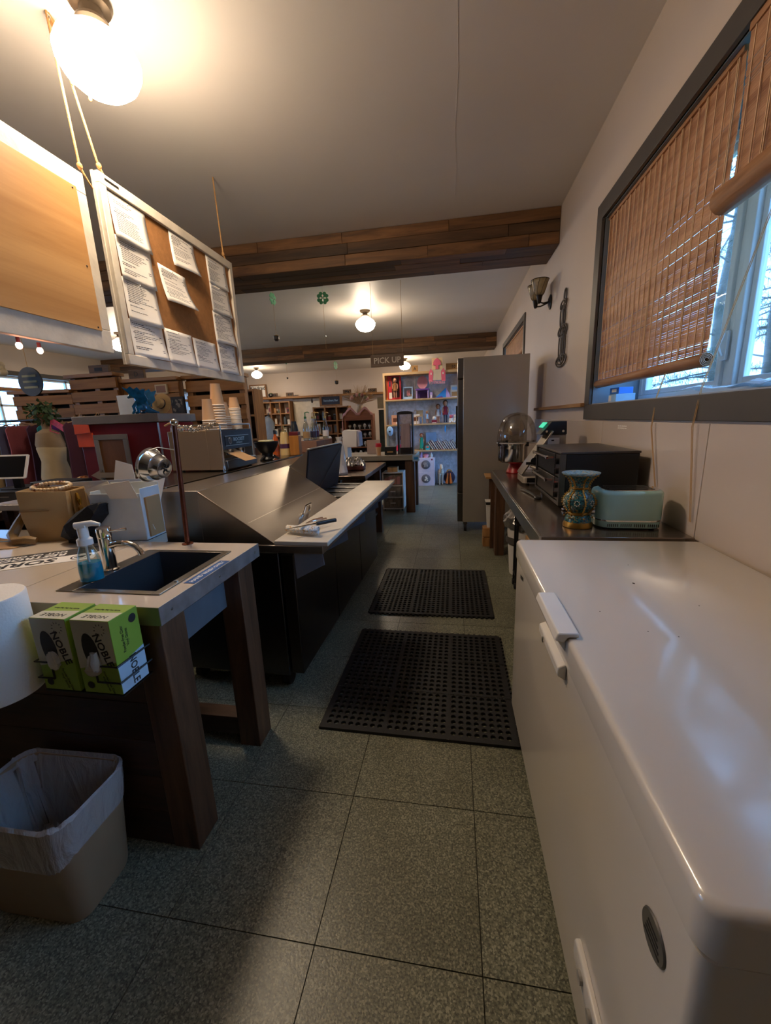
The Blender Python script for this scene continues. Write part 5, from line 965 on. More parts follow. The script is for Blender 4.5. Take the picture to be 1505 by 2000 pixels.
def sheet(y0, y1, z0, z1, curl, label, seed, skew=0.0, dens=0.8):
    rg = random.Random(seed); t = T('menu_sheet', label, 'paper', (BX+0.0005, y0, z0), group='menu sheets on the cork board'); w_, h_ = y1-y0, z1-z0
    def P(u, v, off=0.0):     # u across, v up; bottom edge curls away from the board
        return (0.004+curl*(1-v)**2.2*(0.35+0.65*u)+0.006*math.sin(u*5+seed)*(1-v)+off, u*w_+skew*(1-v), v*h_-skew*u*0.4)
    q = MB(); g = [q.ring([P(i/8, j/8) for i in range(9)]) for j in range(9)]
    for a, b in zip(g, g[1:]):
        for i in range(8): q.f.append((a[i], a[i+1], b[i+1], b[i]))
    q.build('page', paper, t, solid=0.0008)
    ln = MB(); v = 0.90; lh = 0.0062/h_
    while v > 0.10+0.25*(1-dens):
        if rg.random() < 0.16: v -= 0.010/h_; continue
        bold = rg.random() < 0.25; u = 0.08+(0 if bold else 0.03); end = u+rg.uniform(0.25, 0.45) if bold else rg.uniform(0.5, 0.86)
        while u < end:
            wl = rg.uniform(0.03, 0.09); hh = lh*(0.72 if bold else 0.5)
            ln.quad(P(u, v, .0009), P(min(u+wl, end), v, .0009), P(min(u+wl, end), v+hh, .0009), P(u, v+hh, .0009)); u += wl+0.012
        if bold and rg.random() < 0.7: ln.quad(P(0.84, v, .0009), P(0.91, v, .0009), P(0.91, v+lh*.6, .0009), P(0.84, v+lh*.6, .0009))
        v -= 0.0105/h_
    ln.build('printed_text', mat('menu_ink', '4b4850', 0.7), t, smooth=False, kind='stuff'); MB().ball((0.008, w_/2, h_-0.012), 0.004, 8, 5).build('push_pin', white, t)
sheet(2.325, 2.61, 2.51, 2.745, 0.02, 'printed menu sheet at the top of the left column', 1); sheet(2.325, 2.605, 2.295, 2.525, 0.012, 'printed menu sheet second from the top in the left column', 2)
sheet(2.325, 2.605, 2.065, 2.305, 0.02, 'printed menu sheet third down the left column, half blank', 3, dens=.4); sheet(2.325, 2.61, 1.862, 2.075, 0.03, 'printed menu sheet at the bottom of the left column', 4, dens=.7)
sheet(2.83, 3.10, 2.53, 2.745, 0.045, 'printed menu sheet alone at the top middle of the cork', 5); sheet(2.665, 2.945, 2.265, 2.49, 0.075, 'printed menu sheet lifting off the cork in the centre', 6, 0.02)
sheet(2.63, 2.925, 1.862, 2.085, 0.03, 'printed menu sheet in the bottom row, second from left', 7, dens=.7); sheet(2.94, 3.235, 1.862, 2.078, 0.02, 'printed menu sheet in the bottom row, third from left', 8, dens=.5)
sheet(3.255, 3.535, 2.545, 2.745, 0.01, 'printed menu sheet at the top of the right column', 9); sheet(3.265, 3.54, 2.335, 2.55, 0.015, 'printed menu sheet second down the right column', 10)
sheet(3.26, 3.545, 2.10, 2.34, 0.03, 'printed menu sheet third down the right column', 11); sheet(3.27, 3.545, 1.862, 2.105, 0.03, 'printed menu sheet at the bottom of the right column', 12)
# string of warm bulbs under the plywood board
for k, (y, z) in enumerate(((1.66, 1.815), (1.755, 1.808))):
    t = T('string_bulb', ('left' if k == 0 else 'right')+' glowing pink-orange string bulb under the plywood board', 'bulb', (BX-0.03, y, z), group='string bulbs')
    MB().ball((0, 0, 0), 0.013, 12, 8, (1, 1, 1.2)).build('bulb', mat('warm_bulb', 'ffd0b0', 0.3, emit='ffb090', estr=14), t); MB().cyl((0, 0, 0.012), (0, 0, 0.036), 0.008).build('socket', mat('red_socket', '7a2a20', .5), t)
# clovers and dangling pots
grn = mat('clover_green', '74d6a0', 0.5, var=0.1, scale=20); gold_p = mat('dark_pot', '2b211c', .4)
def clover(x, y, z, s, turn, drop, label, pot=True, top=True):
    t = T('shamrock_garland', label, 'decoration', (x, y, z), turn, 'shamrock garlands'); q = MB()
    for k in range(4):
        a = PI/4+k*PI/2; e = 0.0004*k
        q.prism([(0, 0), (s*.80*math.cos(a-.42), s*.80*math.sin(a-.42)), (s*.55*math.cos(a), s*.55*math.sin(a)), (s*.80*math.cos(a+.42), s*.80*math.sin(a+.42))], 1, -0.004-e, 0.004+e)
        for d_ in (-0.34, 0.34): q.prism([(s*0.63*math.cos(a+d_)+s*0.265*math.cos(2*PI*i/12), s*0.63*math.sin(a+d_)+s*0.265*math.sin(2*PI*i/12)) for i in range(12)], 1, -0.003+e+0.0008*(d_ > 0), 0.003+e+0.0008*(d_ > 0))
    q.build('four_leaves', grn, t); MB().cyl((0, 0, s*0.8), (0, 0, CZ-z-0.001), 0.0015, 5).cyl((0, 0, -drop), (0, 0, -s*0.7), 0.002, 5).build('string', cordm, t)
    if pot: MB().lathe([(s*0.22, -drop-s*.72), (s*0.42, -drop-s*.5), (s*0.40, -drop-s*.2), (s*0.46, -drop)], 14).build('pot', gold_p, t); MB().ball((0, 0, -drop), s*0.38, 10, 5, (1, 1, .4)).build('gold_coins', brass, t)
    else: MB().ball((0, 0, -drop*.75), 0.012, 8, 6).build('bead', chrome, t)
clover(-1.945, 6.4, 3.255, 0.105, 12, 0.72, 'large green shamrock garland facing the camera below the first beam', pot=False)
clover(-2.66, 6.2, 3.25, 0.10, 82, 0.52, 'edge-on green shamrock with dark pot below, left of the large one')
clover(-6.35, 11.6, 2.90, 0.12, 5, 0.55, 'small distant green shamrock above the Kindred sign', pot=False)
clover(-4.75, 11.6, 3.15, 0.06, 80, 0.42, 'distant shamrock string with dark pot in the middle of the back wall')
clover(-3.28, 11.6, 2.98, 0.13, 78, 0.42, 'distant edge-on shamrock just left of the PICK UP sign')
# PICK UP sign
t = T('pickup_sign', 'brown wooden PICK UP sign hanging over the pickup counter', 'sign', (-0.99, 6.40, 2.215)); MB().box(-0.255, -0.012, 0, 0.255, 0.012, 0.175).build('sign_board', wood('sign_wood', '9a8068', '705a46', 0, 0.6, 12), t, bev=0.003)
txt('PICK UP', 0.118, (0.0, -0.0128, 0.088), FY, mat('cream_lettering', 'f0e2c8', .6), t, sx=0.98, bold=0.002)
for x in (-0.22, 0.235): MB().cyl((x, 0, 0.175), (x, 0, CZ-2.2155), 0.0025, 6).build('string', cordm, t)
# wall sconce
t = T('wall_sconce', 'unlit two shade tiffany style wall sconce on the right wall', 'lamp', (X1-0.0005, 4.98, 2.60))
brz = mat('dark_bronze', '2f2926', 0.4, 0.7); MB().lathe([(0.0, 0.0), (0.058, 0.0), (0.062, 0.012), (0.03, 0.028), (0.0, 0.03)], 20, caps=False, sy=1).xf(Matrix.Rotation(R(-90), 4, 'Y')).xf(Matrix.Diagonal((1, 1, 1.25, 1))).build('wall_plate', brz, t)
shm = mat('amber_glass_shade', '9c8a68', 0.35, var=0.15, scale=25)
for s_ in (-1, 1):
    y = 0.10*s_; MB().tube([(-0.025, 0.02*s_, 0), (-0.09, 0.06*s_, -0.02), (-0.135, y, -0.015), (-0.14, y, 0.03)], 0.008, 8).build('arm', brz, t)
    MB().lathe([(0.012, -0.03), (0.02, -0.015), (0.028, 0.03), (0.034, 0.05)], 14, (-0.14, y)).build('socket_cup', brz, t)
    pr = [(0.034, 0.052), (0.05, 0.075), (0.066, 0.12), (0.076, 0.165), (0.088, 0.20)]
    sh_ = MB().lathe(pr, 24, (-0.14, y), caps=False).build('shade', shm, t, solid=0.003); ld_ = MB()
    for k in range(8): a = 2*PI*k/8; ld_.tube([(-0.14+(r+0.002)*math.cos(a+0.15*i), y+(r+0.002)*math.sin(a+0.15*i), z) for i, (r, z) in enumerate(pr)], 0.0022, 5)
    ld_.tube([(-0.14+0.09*math.cos(2*PI*i/24), y+0.09*math.sin(2*PI*i/24), 0.20) for i in range(25)], 0.003, 5); ld_.build('leading', brz, sh_)
# metal wall art
t = T('metal_wall_art', 'grey twisted metal wall art of stacked loops beside the sconce', 'wall art', (X1-0.012, 4.36, 1.86)); iron = mat('grey_iron', '5d564f', 0.45, 0.6, var=0.15)
def loop(c, ry, rz_, a0=0, a1=360, r=0.0055, x=0.0): return MB().tube([(x+0.0, c[0]+ry*math.cos(R(a)), c[1]+rz_*math.sin(R(a))) for a in [a0+(a1-a0)*i/22 for i in range(23)]], r, 6)
for c, ry, rz_, x in (((0.0, 0.06), 0.13, 0.055, 0), ((0.0, 0.06), 0.085, 0.035, -0.004), ((-0.02, 0.21), 0.035, 0.15, -0.002), ((0.05, 0.20), 0.03, 0.14, 0.0), ((-0.08, 0.20), 0.025, 0.14, -0.003), ((0.0, 0.33), 0.11, 0.055, 0), ((-0.02, 0.33), 0.06, 0.032, -0.005), ((0.05, 0.47), 0.03, 0.10, 0), ((-0.03, 0.46), 0.025, 0.09, 0), ((0.0, 0.56), 0.075, 0.045, -0.003), ((-0.03, 0.63), 0.03, 0.06, 0)): loop((c[0]*1.3, c[1]), ry*1.45, rz_, r=0.007, x=x).build('iron_loop', iron, t)
MB().tube([(0, 0.0, 0.02), (-0.004, -0.03, 0.25), (0, 0.02, 0.45), (-0.002, -0.03, 0.68)], 0.006, 6).build('iron_stem', iron, t)
# ============================================================ toy shelves
def C(name, hexc, r=0.55, **k): return mat(name, hexc, r, **k)
SY = 8.60
t = T('toy_shelf', 'pale wooden toy shelf unit with pressed tin backing', 'shelf', (0, SY, 0))
spine = wood('pale_shelf_wood', 'd2b48a', 'b08c5e', 0, .6, 14); tin = mat('pressed_tin', 'd0d6e4', 0.4, 0.15, var=0.2, scale=16, bump=0.7, bscale=26)
MB().box(-1.44, 0, 0, -1.40, 0.36, 2.36).build('side_post', wood('pale_post_wood', 'cdb08a', 'a98a60', 2, .6, 14), t, bev=0.003); MB().box(0.98, 0, 0, 1.02, 0.36, 2.36).build('side_post', MATS['pale_post_wood'], t, bev=0.003)
for z in (0.76, 1.31, 1.825): MB().box(-1.40, 0.0, z-0.03, 0.98, 0.345, z).build('shelf_board', spine, t, bev=0.003)
MB().box(-1.40, 0.0, 2.31, 0.98, 0.345, 2.36).build('top_board', spine, t, bev=0.003)
for k in range(4): MB().box(-1.40+k*0.595, 0.346, 0.0, -1.40+k*0.595+0.592, 0.358, 2.31).build('tin_panel', tin, t)
S1, S2, S3 = 1.8255, 1.3105, 0.7605
def boxy(name, label, cat, loc, sz, m_, deco=(), rz=0, rx=0):
    """carton-like thing: body with decorations (x0,z0,x1,z1,material,name) on its front"""
    t = T(name, label, cat, loc, rz); t.rotation_euler.x = R(rx); w_, d_, h_ = sz; MB().box(-w_/2, -d_/2, 0, w_/2, d_/2, h_).build('body', m_, t, bev=0.003)
    for x0, z0, x1, z1, m2, nm in deco: MB().box(x0*w_, -d_/2-0.003, z0*h_, x1*w_, -d_/2-0.0004, z1*h_).build(nm, m2, t, smooth=False)
    return t
skin = C('doll_skin', 'b98264'); hairb = C('doll_hair', '2c1712'); pinkm = C('pink_paint', 'd9607a'); pinkl = C('light_pink', 'e39aa8'); purp = C('purple_plastic', '6a3f9a'); bluep = C('bright_blue', '2f8fe0'); lil = C('lilac', 'b9a0d8'); wfur = C('white_fur', 'e4ded6', .9); redb = C('box_red', 'b81f2c'); orng = C('orange_felt', 'd8702a', .8); teal = C('teal_fabric', '1f9a86', .8); maroon = C('maroon_fabric', '7a1f38', .9); navy = C('navy', '1f2740'); bluew2 = C('ice_blue', '9fc3e8'); grey_l = C('light_grey', 'b6b2ae')
def doll(name, label, loc, h, dress, hair, rz=0, seated=False, legs=None):
    t = T(name, label, 'doll', loc, rz); q = MB(); s = h
    q.lathe([(0.13*s, 0.0 if seated else 0.36*s), (0.10*s, 0.5*s), (0.085*s, 0.62*s), (0.10*s, 0.70*s), (0.04*s, 0.735*s)], 14, sy=.75).build('dress', dress, t)
    MB().ball((0, 0, 0.85*s), 0.105*s, 14, 10, (0.9, .95, 1.1)).cyl((0, 0, 0.72*s), (0, 0, 0.78*s), 0.03*s).build('head', skin, t)
    for x in (-1, 1): MB().tube([(0.095*s*x, 0, 0.69*s), (0.13*s*x, -0.02*s, 0.56*s), (0.12*s*x, -0.06*s, 0.44*s)], [0.028*s, 0.024*s, 0.02*s], 8).build('arm', skin, t); MB().tube([(0.05*s*x, 0, 0.38*s if not seated else 0.06*s), (0.05*s*x, -0.0 if not seated else -0.16*s, 0.2*s if not seated else 0.05*s), (0.05*s*x, 0 if not seated else -0.28*s, 0.012 if not seated else 0.045*s)], [0.045*s, 0.035*s, 0.03*s], 8).build('leg', legs or skin, t)
    MB().ball((0, 0.03*s, 0.87*s), 0.118*s, 14, 10, (1.0, .9, 1.1)).tube([(0, 0.08*s, 0.86*s), (0, 0.10*s, 0.65*s)], [0.1*s, 0.05*s], 10).build('hair', hair, t)
    for x in (-1, 1): MB().ball((0.035*s*x, -0.094*s, 0.86*s), 0.012*s, 8, 6).build('eye', ink, t)
    MB().box(-0.02*s, -0.1*s, 0.80*s, 0.02*s, -0.093*s, 0.808*s).build('mouth', C('doll_lip', '8a3038'), t); return t
# top shelf
t = boxy('doll_box', 'red doll box with a brown haired doll behind its window', 'toy box', (-1.215, SY+0.16, S1), (0.27, 0.12, 0.50), redb, ((-.42, .05, -.2, .3, wfur, 'white_panel'), (-.40, .55, -.28, .75, navy, 'emblem'), (-.2, .1, .4, .93, C('box_dark', '401014'), 'window')))
d = doll('boxed_doll', 'brown haired doll in tan dress inside the red box window', (-1.19, SY+0.045, S1+0.03), 0.42, C('tan_dress', '8a5a2c'), hairb)
boxy('orange_book_box', 'tall orange box at the left end of the top shelf', 'toy box', (-1.376, SY+0.16, S1), (0.044, 0.14, 0.49), orng, ((-.3, .1, .3, .9, C('dk_orange', '9a4418'), 'spine_panel'),))
boxy('blue_picture', 'blue picture box leaning beside the red doll box', 'picture', (-0.945, SY+0.20, S1), (0.21, 0.05, 0.26), bluew2, ((-.36, .2, .40, .9, navy, 'picture'), (-.1, .3, .25, .75, pinkl, 'figure'), (.0, .2, .45, .42, wfur, 'swirl')), rx=-8)
t = T('toy_vanity', 'purple toy vanity table with pink oval mirror', 'toy', (-0.63, SY+0.17, S1)); MB().prism([(0.11*math.cos(2*PI*i/20), 0.33+0.13*math.sin(2*PI*i/20)) for i in range(20)], 1, 0.02, 0.04).build('mirror', pinkl, t); MB().box(-0.14, -0.09, 0.17, 0.14, 0.09, 0.20).build('table_top', purp, t, bev=0.004)
for x in (-0.12, 0.12):
    for y in (-0.07, 0.07): MB().cyl((x, y, 0), (x, y, 0.17), 0.012).build('leg', lil, t)
MB().box(-0.10, 0.02, 0.0, 0.10, 0.07, 0.16).build('drawer_block', C('dark_purple', '3d1f5c'), t)
boxy('small_bottle_set', 'row of small lilac bottles beside the toy vanity', 'toy', (-0.445, SY+0.12, S1), (0.05, 0.05, 0.12), lil, ((-.3, .1, .3, .5, wfur, 'label'),))
# princess castle cut-out
t = T('castle_cutout', 'pink painted castle cut-out reading Princess on the top shelf', 'sign', (-0.315, SY-0.03, S1+0.26))
MB().box(-0.105, 0, 0.29, 0.105, 0.012, 0.51).build('backing_board', C('pale_backing', 'd8bd94'), t)
for pts, nm in (([(-0.08, 0.37), (0.08, 0.37), (0.072, 0.43), (0.045, 0.475), (0.012, 0.492), (0, 0.515), (-0.012, 0.492), (-0.045, 0.475), (-0.072, 0.43)], 'centre_roof'), ([(-0.03, 0.29), (0.03, 0.29), (0.03, 0.37), (-0.03, 0.37)], 'centre_tower'), ([(-0.17, 0.06), (-0.09, 0.06), (-0.08, 0.24), (-0.125, 0.31), (-0.165, 0.24)], 'left_tower'), ([(0.17, 0.06), (0.09, 0.06), (0.08, 0.24), (0.125, 0.31), (0.165, 0.24)], 'right_tower')): MB().prism(pts, 1, -0.014, -0.001).build(nm, pinkm, t)
MB().box(-0.085, -0.008, 0.08, 0.085, -0.001, 0.285).build('gate_wall', C('pale_gate', 'cbbba4'), t)
for x in (-0.12, 0.12): MB().prism([(x-0.012, 0.19), (x+0.012, 0.19), (x+0.012, 0.22), (x, 0.235), (x-0.012, 0.22)], 1, -0.018, -0.0145).build('window', wfur, t)
txt('Princess', 0.115, (0.0, -0.02, 0.045), FY, pinkl, t, sx=0.85, ext=0.006, bold=0.002)
t = T('toy_tent', 'blue and lilac folded toy tent on the top shelf', 'toy', (-0.20, SY+0.15, S1)); MB().prism([(-0.16, 0), (0.10, 0), (0.06, 0.20)], 1, -0.08, 0.06).build('tent_body', bluep, t, bev=0.004); MB().prism([(0.06, 0.0), (0.16, 0), (0.065, 0.205)], 1, -0.09, 0.05).build('tent_flap', lil, t); MB().prism([(-0.17, 0), (0.0, 0), (-0.02, 0.03)], 1, -0.10, -0.081).build('tent_hem', purp, t)
boxy('toy_carton', 'pale toy carton beside the fridge on the top shelf', 'toy box', (0.055, SY+0.17, S1), (0.20, 0.14, 0.24), wfur, ((-.4, .1, .4, .45, C('tan_print', 'b08a5a'), 'picture'), (-.4, .6, .4, .85, bluew2, 'title_band')))
boxy('pink_toy_carton', 'hot pink toy carton mostly hidden behind the fridge on top shelf', 'toy box', (0.25, SY+0.17, S1), (0.18, 0.14, 0.46), C('hot_pink', 'c9356e'), ((-.4, .2, .4, .7, wfur, 'window'),))
for lb, x, s_ in (('wooden block marked A standing on the shelf top', -0.775, 'A'), ('wooden block marked 10 standing on the shelf top by the fridge', -0.02, '10')):
    wd_ = 0.13 if s_ == 'A' else 0.24; b = boxy('number_block', lb, 'sign', (x, SY+0.10, 2.3605), (wd_, 0.03, 0.13), wood('block_wood', 'a9824e', '876033', 0, .6)); txt(s_, 0.085, (0 if s_ == 'A' else 0.03, -0.0165, 0.062), FY, ink, b, bold=0.002)
# second shelf
for x, lb, m_ in ((-1.22, 'tan hair styling doll head box hanging high on the left', C('peach_box', 'd49a78')), (-0.78, 'small white bag with handles on the second shelf', wfur)):
    b = boxy('gift_bag', lb, 'bag', (x, SY+0.17, S2), (0.16, 0.08, 0.20), m_, ((-.3, .3, .3, .7, C('dk_brown', '6a3a24'), 'print'), (.1, .05, .45, .3, wfur, 'white_corner'))); MB().tube(arc((0, 0, 0.20), 0.05, 0, 180, 10, 'xz', 1.8), 0.005, 6).build('handle', cordm, b)
t = T('toy_chair', 'small wooden doll high chair on the second shelf', 'toy', (-0.70, SY+0.14, S2)); MB().box(-0.07, -0.06, 0.15, 0.07, 0.06, 0.17).box(-0.07, 0.045, 0.17, 0.07, 0.06, 0.28).build('seat', spine, t)
for x in (-0.06, 0.06):
    for y in (-0.05, 0.05): MB().cyl((x, y, 0), (x, y, 0.15), 0.008).build('leg', spine, t)
doll('plush_doll', 'pale blue dressed small doll beside the wooden doll chair', (-0.535, SY+0.14, S2), 0.27, bluew2, C('sandy_hair', 'c9a77a'))
doll('fair_doll', 'doll in silver white dress left of the maroon dressed doll', (-0.31, SY+0.20, S2), 0.40, C('silver_dress', 'c9d2e0', .5), C('brown_hair', '6a4630'))
doll('maroon_doll', 'tall doll with dark hair in a maroon dress and dark trousers', (-0.155, SY+0.15, S2), 0.47, maroon, hairb, legs=navy)
b = boxy('red_toy_wagon', 'small red toy wagon with white plush riding in it', 'toy', (-0.385, SY+0.08, S2), (0.11, 0.06, 0.07), maroon, ((-.4, .1, .4, .3, wfur, 'stripe'),)); MB().ball((0, 0, 0.105), 0.04, 10, 8).build('plush_head', wfur, b)
for k, x in enumerate((-0.035, 0.055, 0.135)):
    t = T('plush_toy', ('red and cream', 'all white', 'cream and rust')[k]+' seated plush toy on the second shelf by the fridge', 'plush', (x, SY+0.12, S2), group='plush toys'); MB().ball((0, 0, 0.055), 0.05, 12, 8, (1, .9, 1.1)).build('body', (wfur, wfur, C('cream_fur', 'cdb99a', .9))[k], t); MB().ball((0, -0.01, 0.125), 0.038, 12, 8).build('head', (C('rose_fur', 'c05a6a', .9), wfur, C('rust_fur', 'a8593a', .9))[k], t)
    for s_ in (-1, 1): MB().ball((0.028*s_, 0, 0.158), 0.013, 8, 6).build('ear', pinkl, t); MB().ball((0.03*s_, -0.045, 0.02), 0.02, 8, 6).build('paw', wfur, t)
t = T('feather_tag', 'bright blue feather tag dangling from the second shelf edge', 'tag', (-0.155, SY-0.006, 1.18)); MB().prism([(0, -0.07), (0.022, 0.0), (0.012, 0.06), (0, 0.085), (-0.012, 0.06), (-0.022, 0.0)], 1, -0.003, 0.003).build('feather', bluep, t); MB().cyl((0, 0, 0.085), (0, 0, 0.13), 0.002, 5).build('string', cordm, t)
# third shelf
doll('mermaid_doll', 'seated doll with red hair and teal outfit on third shelf', (-0.66, SY+0.10, S3), 0.36, teal, C('red_hair', '8a3a24'), seated=True)
boxy('white_activity_box', 'tall pale blue box behind the seated teal doll', 'toy box', (-0.47, SY+0.27, S3), (0.22, 0.06, 0.36), bluew2, ((-.15, .4, .15, .55, grey_l, 'print'),))
boxy('teal_toy', 'small bright teal toy pot on the third shelf', 'toy', (-0.53, SY+0.06, S3), (0.09, 0.07, 0.09), C('aqua', '3fb0c0'), ((-.3, .5, .3, .9, C('coral', 'd8705a'), 'flower'),))
cols = ['d9cfc6', '8a3a52', 'c9c2cf', '4a3f52', 'b8607a', 'dcd4d0', '5a2f4a', 'a9a0b0', '2f3a5a', 'e0dcd8', '7a4a6a', '3a3540', 'cdbfc6', '9a3f5a', '6a5a7a']
BKN = ['cream', 'raspberry', 'lavender grey', 'dark violet', 'rose pink', 'ivory', 'plum purple', 'dusty grey lilac', 'navy', 'bright white', 'mauve', 'charcoal', 'pale blush', 'crimson pink', 'slate purple']
for k in range(15):
    x = -0.42+k*0.048; t = T('picture_book', 'slanted children book number %d counted from the teal toy in the leaning row' % (k+1), 'book', (x, SY+0.13, S3), group='leaning row of books'); t['label'] = '%s children book leaning in the slanted row on the third toy shelf' % BKN[k]; h_ = 0.19+0.02*((k*7) % 3)
    XB = Matrix.Translation((0, 0, 0.0)) @ Matrix.Rotation(R(-33), 4, 'Y')
    MB().box(0, -0.10, 0.0, 0.016, 0.08, h_).xf(XB).build('cover', C('book_%d' % (k % 15), cols[k]), t); MB().box(0.003, -0.1012, 0.01, 0.013, -0.1004, h_-0.01).xf(XB).build('spine_print', paper, t)
# floor toys
t = T('toy_washer_dryer', 'lilac white stacked toy washer and dryer on the floor', 'toy', (-0.57, SY+0.10, 0)); wl = C('washer_white', 'd9cfe0', .4)
MB().box(-0.185, -0.13, 0, 0.185, 0.15, 0.295).build('washer', wl, t, bev=0.004); MB().box(-0.185, -0.13, 0.298, 0.185, 0.15, 0.60).build('dryer', wl, t, bev=0.004)
for z in (0.155, 0.455):
    rg_ = MB().lathe([(0.002, 0), (0.085, 0), (0.095, 0.006), (0.095, 0.012), (0.002, 0.012)], 28, caps=False).xf(Matrix.Translation((0.0, -0.143, z)) @ Matrix.Rotation(R(-90), 4, 'X')).build('door_disc', C('door_grey', '6c6a74', .4), t)
    q = MB()
    if z > 0.3:
        for x in (-0.03, 0, 0.03): q.tube([(x, -0.146, z-0.045), (x+0.012, -0.146, z-0.015), (x-0.012, -0.146, z+0.015), (x, -0.146, z+0.045)], 0.005, 5)
    else: q.ball((0.0, -0.146, z+0.03), 0.02, 8, 6, (1, .2, 1)).ball((0.015, -0.146, z), 0.024, 8, 6, (1, .2, 1)).ball((-0.015, -0.146, z-0.03), 0.02, 8, 6, (1, .2, 1)).ball((0.03, -0.146, z-0.04), 0.016, 8, 6, (1, .2, 1))
    q.build('door_mark', wfur, rg_)
for x, m_ in ((-0.14, grey_l), (0.13, maroon)): MB().ball((x, -0.131, 0.56), 0.018, 8, 6, (1, .2, 1)).build('dial_mark', m_, t)
for x, nm, m_, lb in ((-0.10, 'toy_bottle', lil, 'lilac toy detergent bottle on the toy dryer'), (0.11, 'toy_bottle', wfur, 'white toy spray bottle on the toy dryer')):
    b = T(nm, lb, 'toy', (-0.57+x, SY+0.08, 0.6005)); MB().lathe([(0.034, 0), (0.036, 0.05), (0.016, 0.08), (0.014, 0.10)], 14).build('body', m_, b); MB().lathe([(0.016, 0.1005), (0.014, 0.12)], 12).build('cap', pinkl, b)
b = T('toy_basket', 'pink toy laundry basket on top of the toy dryer', 'toy', (-0.57, SY+0.06, 0.6005)); MB().lathe([(0.045, 0), (0.06, 0.06), (0.063, 0.065)], 16, sy=.8).build('basket', pinkl, b); MB().ball((0, 0, 0.06), 0.045, 10, 6, (1, .8, .5)).build('laundry', pinkm, b)
# toy horse
t = T('toy_horse', 'white toy horse standing on the floor right of the toy washer', 'toy', (-0.265, SY+0.09, 0), 12); hm = C('horse_white', 'd3c6b6', .7)
q = MB(); q.tube([(0, 0.12, 0.25), (0, 0.06, 0.275), (0, -0.02, 0.265), (0, -0.08, 0.28)], [0.045, 0.062, 0.055, 0.058], 12).tube([(0, -0.08, 0.29), (0, -0.11, 0.35), (0, -0.115, 0.41)], [0.05, 0.036, 0.03], 10).tube([(0, -0.105, 0.425), (0, -0.15, 0.40), (0, -0.185, 0.36)], [0.034, 0.028, 0.02], 10)
q.build('body', hm, t)
for x in (-0.03, 0.03):
    for y, k in ((-0.07, 0), (0.10, 0.012)): MB().tube([(x, y, 0.25), (x, y-k, 0.14), (x, y+k, 0.07), (x, y, 0.012)], [0.026, 0.015, 0.012, 0.014], 8).build('leg', hm, t); MB().cyl((x, y, 0), (x, y, 0.014), 0.017).build('hoof', C('hoof', '4a423c'), t)
    MB().tube([(x*.6, -0.095, 0.44), (x*.8, -0.1, 0.475)], [0.011, 0.002], 6).build('ear', hm, t)
MB().tube([(0, -0.09, 0.45), (0.01, -0.06, 0.39), (0.012, -0.05, 0.32)], [0.012, 0.022, 0.012], 8).build('mane', C('grey_mane', 'b7a8b8', .9), t); MB().tube([(0, 0.16, 0.27), (0, 0.2, 0.2), (0, 0.19, 0.08)], [0.012, 0.024, 0.01], 8).build('tail', C('grey_mane', 'b7a8b8', .9), t)
t = T('costume_bag', 'dark purple backpack with orange tassels on the floor by the fridge', 'bag', (-0.075, SY+0.10, 0)); MB().ball((0, 0.02, 0.15), 0.14, 16, 10, (0.85, .6, 1.05)).build('bag_body', C('dark_plum', '2f1a30', .8), t)
for x in (-0.03, 0.02): MB().tube([(x, -0.07, 0.26), (x*1.3, -0.09, 0.16), (x*1.8, -0.085, 0.04)], [0.012, 0.02, 0.035], 8).build('tassel', orng, t)
MB().tube(arc((0, 0, 0.27), 0.05, 0, 180, 10), 0.012, 8).build('handle', C('gold_trim', 'b98a4a'), t)
boxy('blue_hang_tag', 'pale blue leaf shaped tag hanging at the pickup counter corner', 'tag', (-0.545, 5.985, 0.80), (0.10, 0.012, 0.09), bluew2, ((-.3, .3, .3, .7, bluep, 'print'),), rz=20)
t = T('hanging_bag', 'small white drawstring pouch hanging on the shelf post', 'pouch', (-1.32, SY-0.03, 1.08)); MB().ball((0, 0, 0.1), 0.07, 12, 8, (1, .5, 1.5)).build('pouch', bluew2, t); MB().tube([(-0.03, 0, 0.19), (0, 0, 0.36), (0.03, 0, 0.19)], 0.004, 6).build('cord', cordm, t); MB().box(-0.02, -0.038, 0.08, 0.02, -0.036, 0.11).build('print', navy, t)
boxy('framed_toy_picture', 'grey framed picture leaning on the third shelf behind the tower', 'picture', (-1.12, SY+0.25, S3), (0.24, 0.03, 0.40), grey_l, ((-.1, .55, .35, .75, maroon, 'picture'), (-.4, .05, .4, .3, lil, 'mat_board')))
t = T('pink_hat', 'bright pink cap on the third shelf left of the dispenser tower', 'hat', (-1.13, SY+0.12, S3+0.0)); MB().lathe([(0.11, 0.0), (0.10, 0.06), (0.06, 0.12), (0.002, 0.135)], 16).build('crown', C('hot_pink2', 'd8305a'), t); MB().prism([(-0.09, 0), (0.09, 0), (0.07, 0.02), (-0.07, 0.02)], 1, -0.16, -0.08).build('brim', C('hot_pink2', 'd8305a'), t)

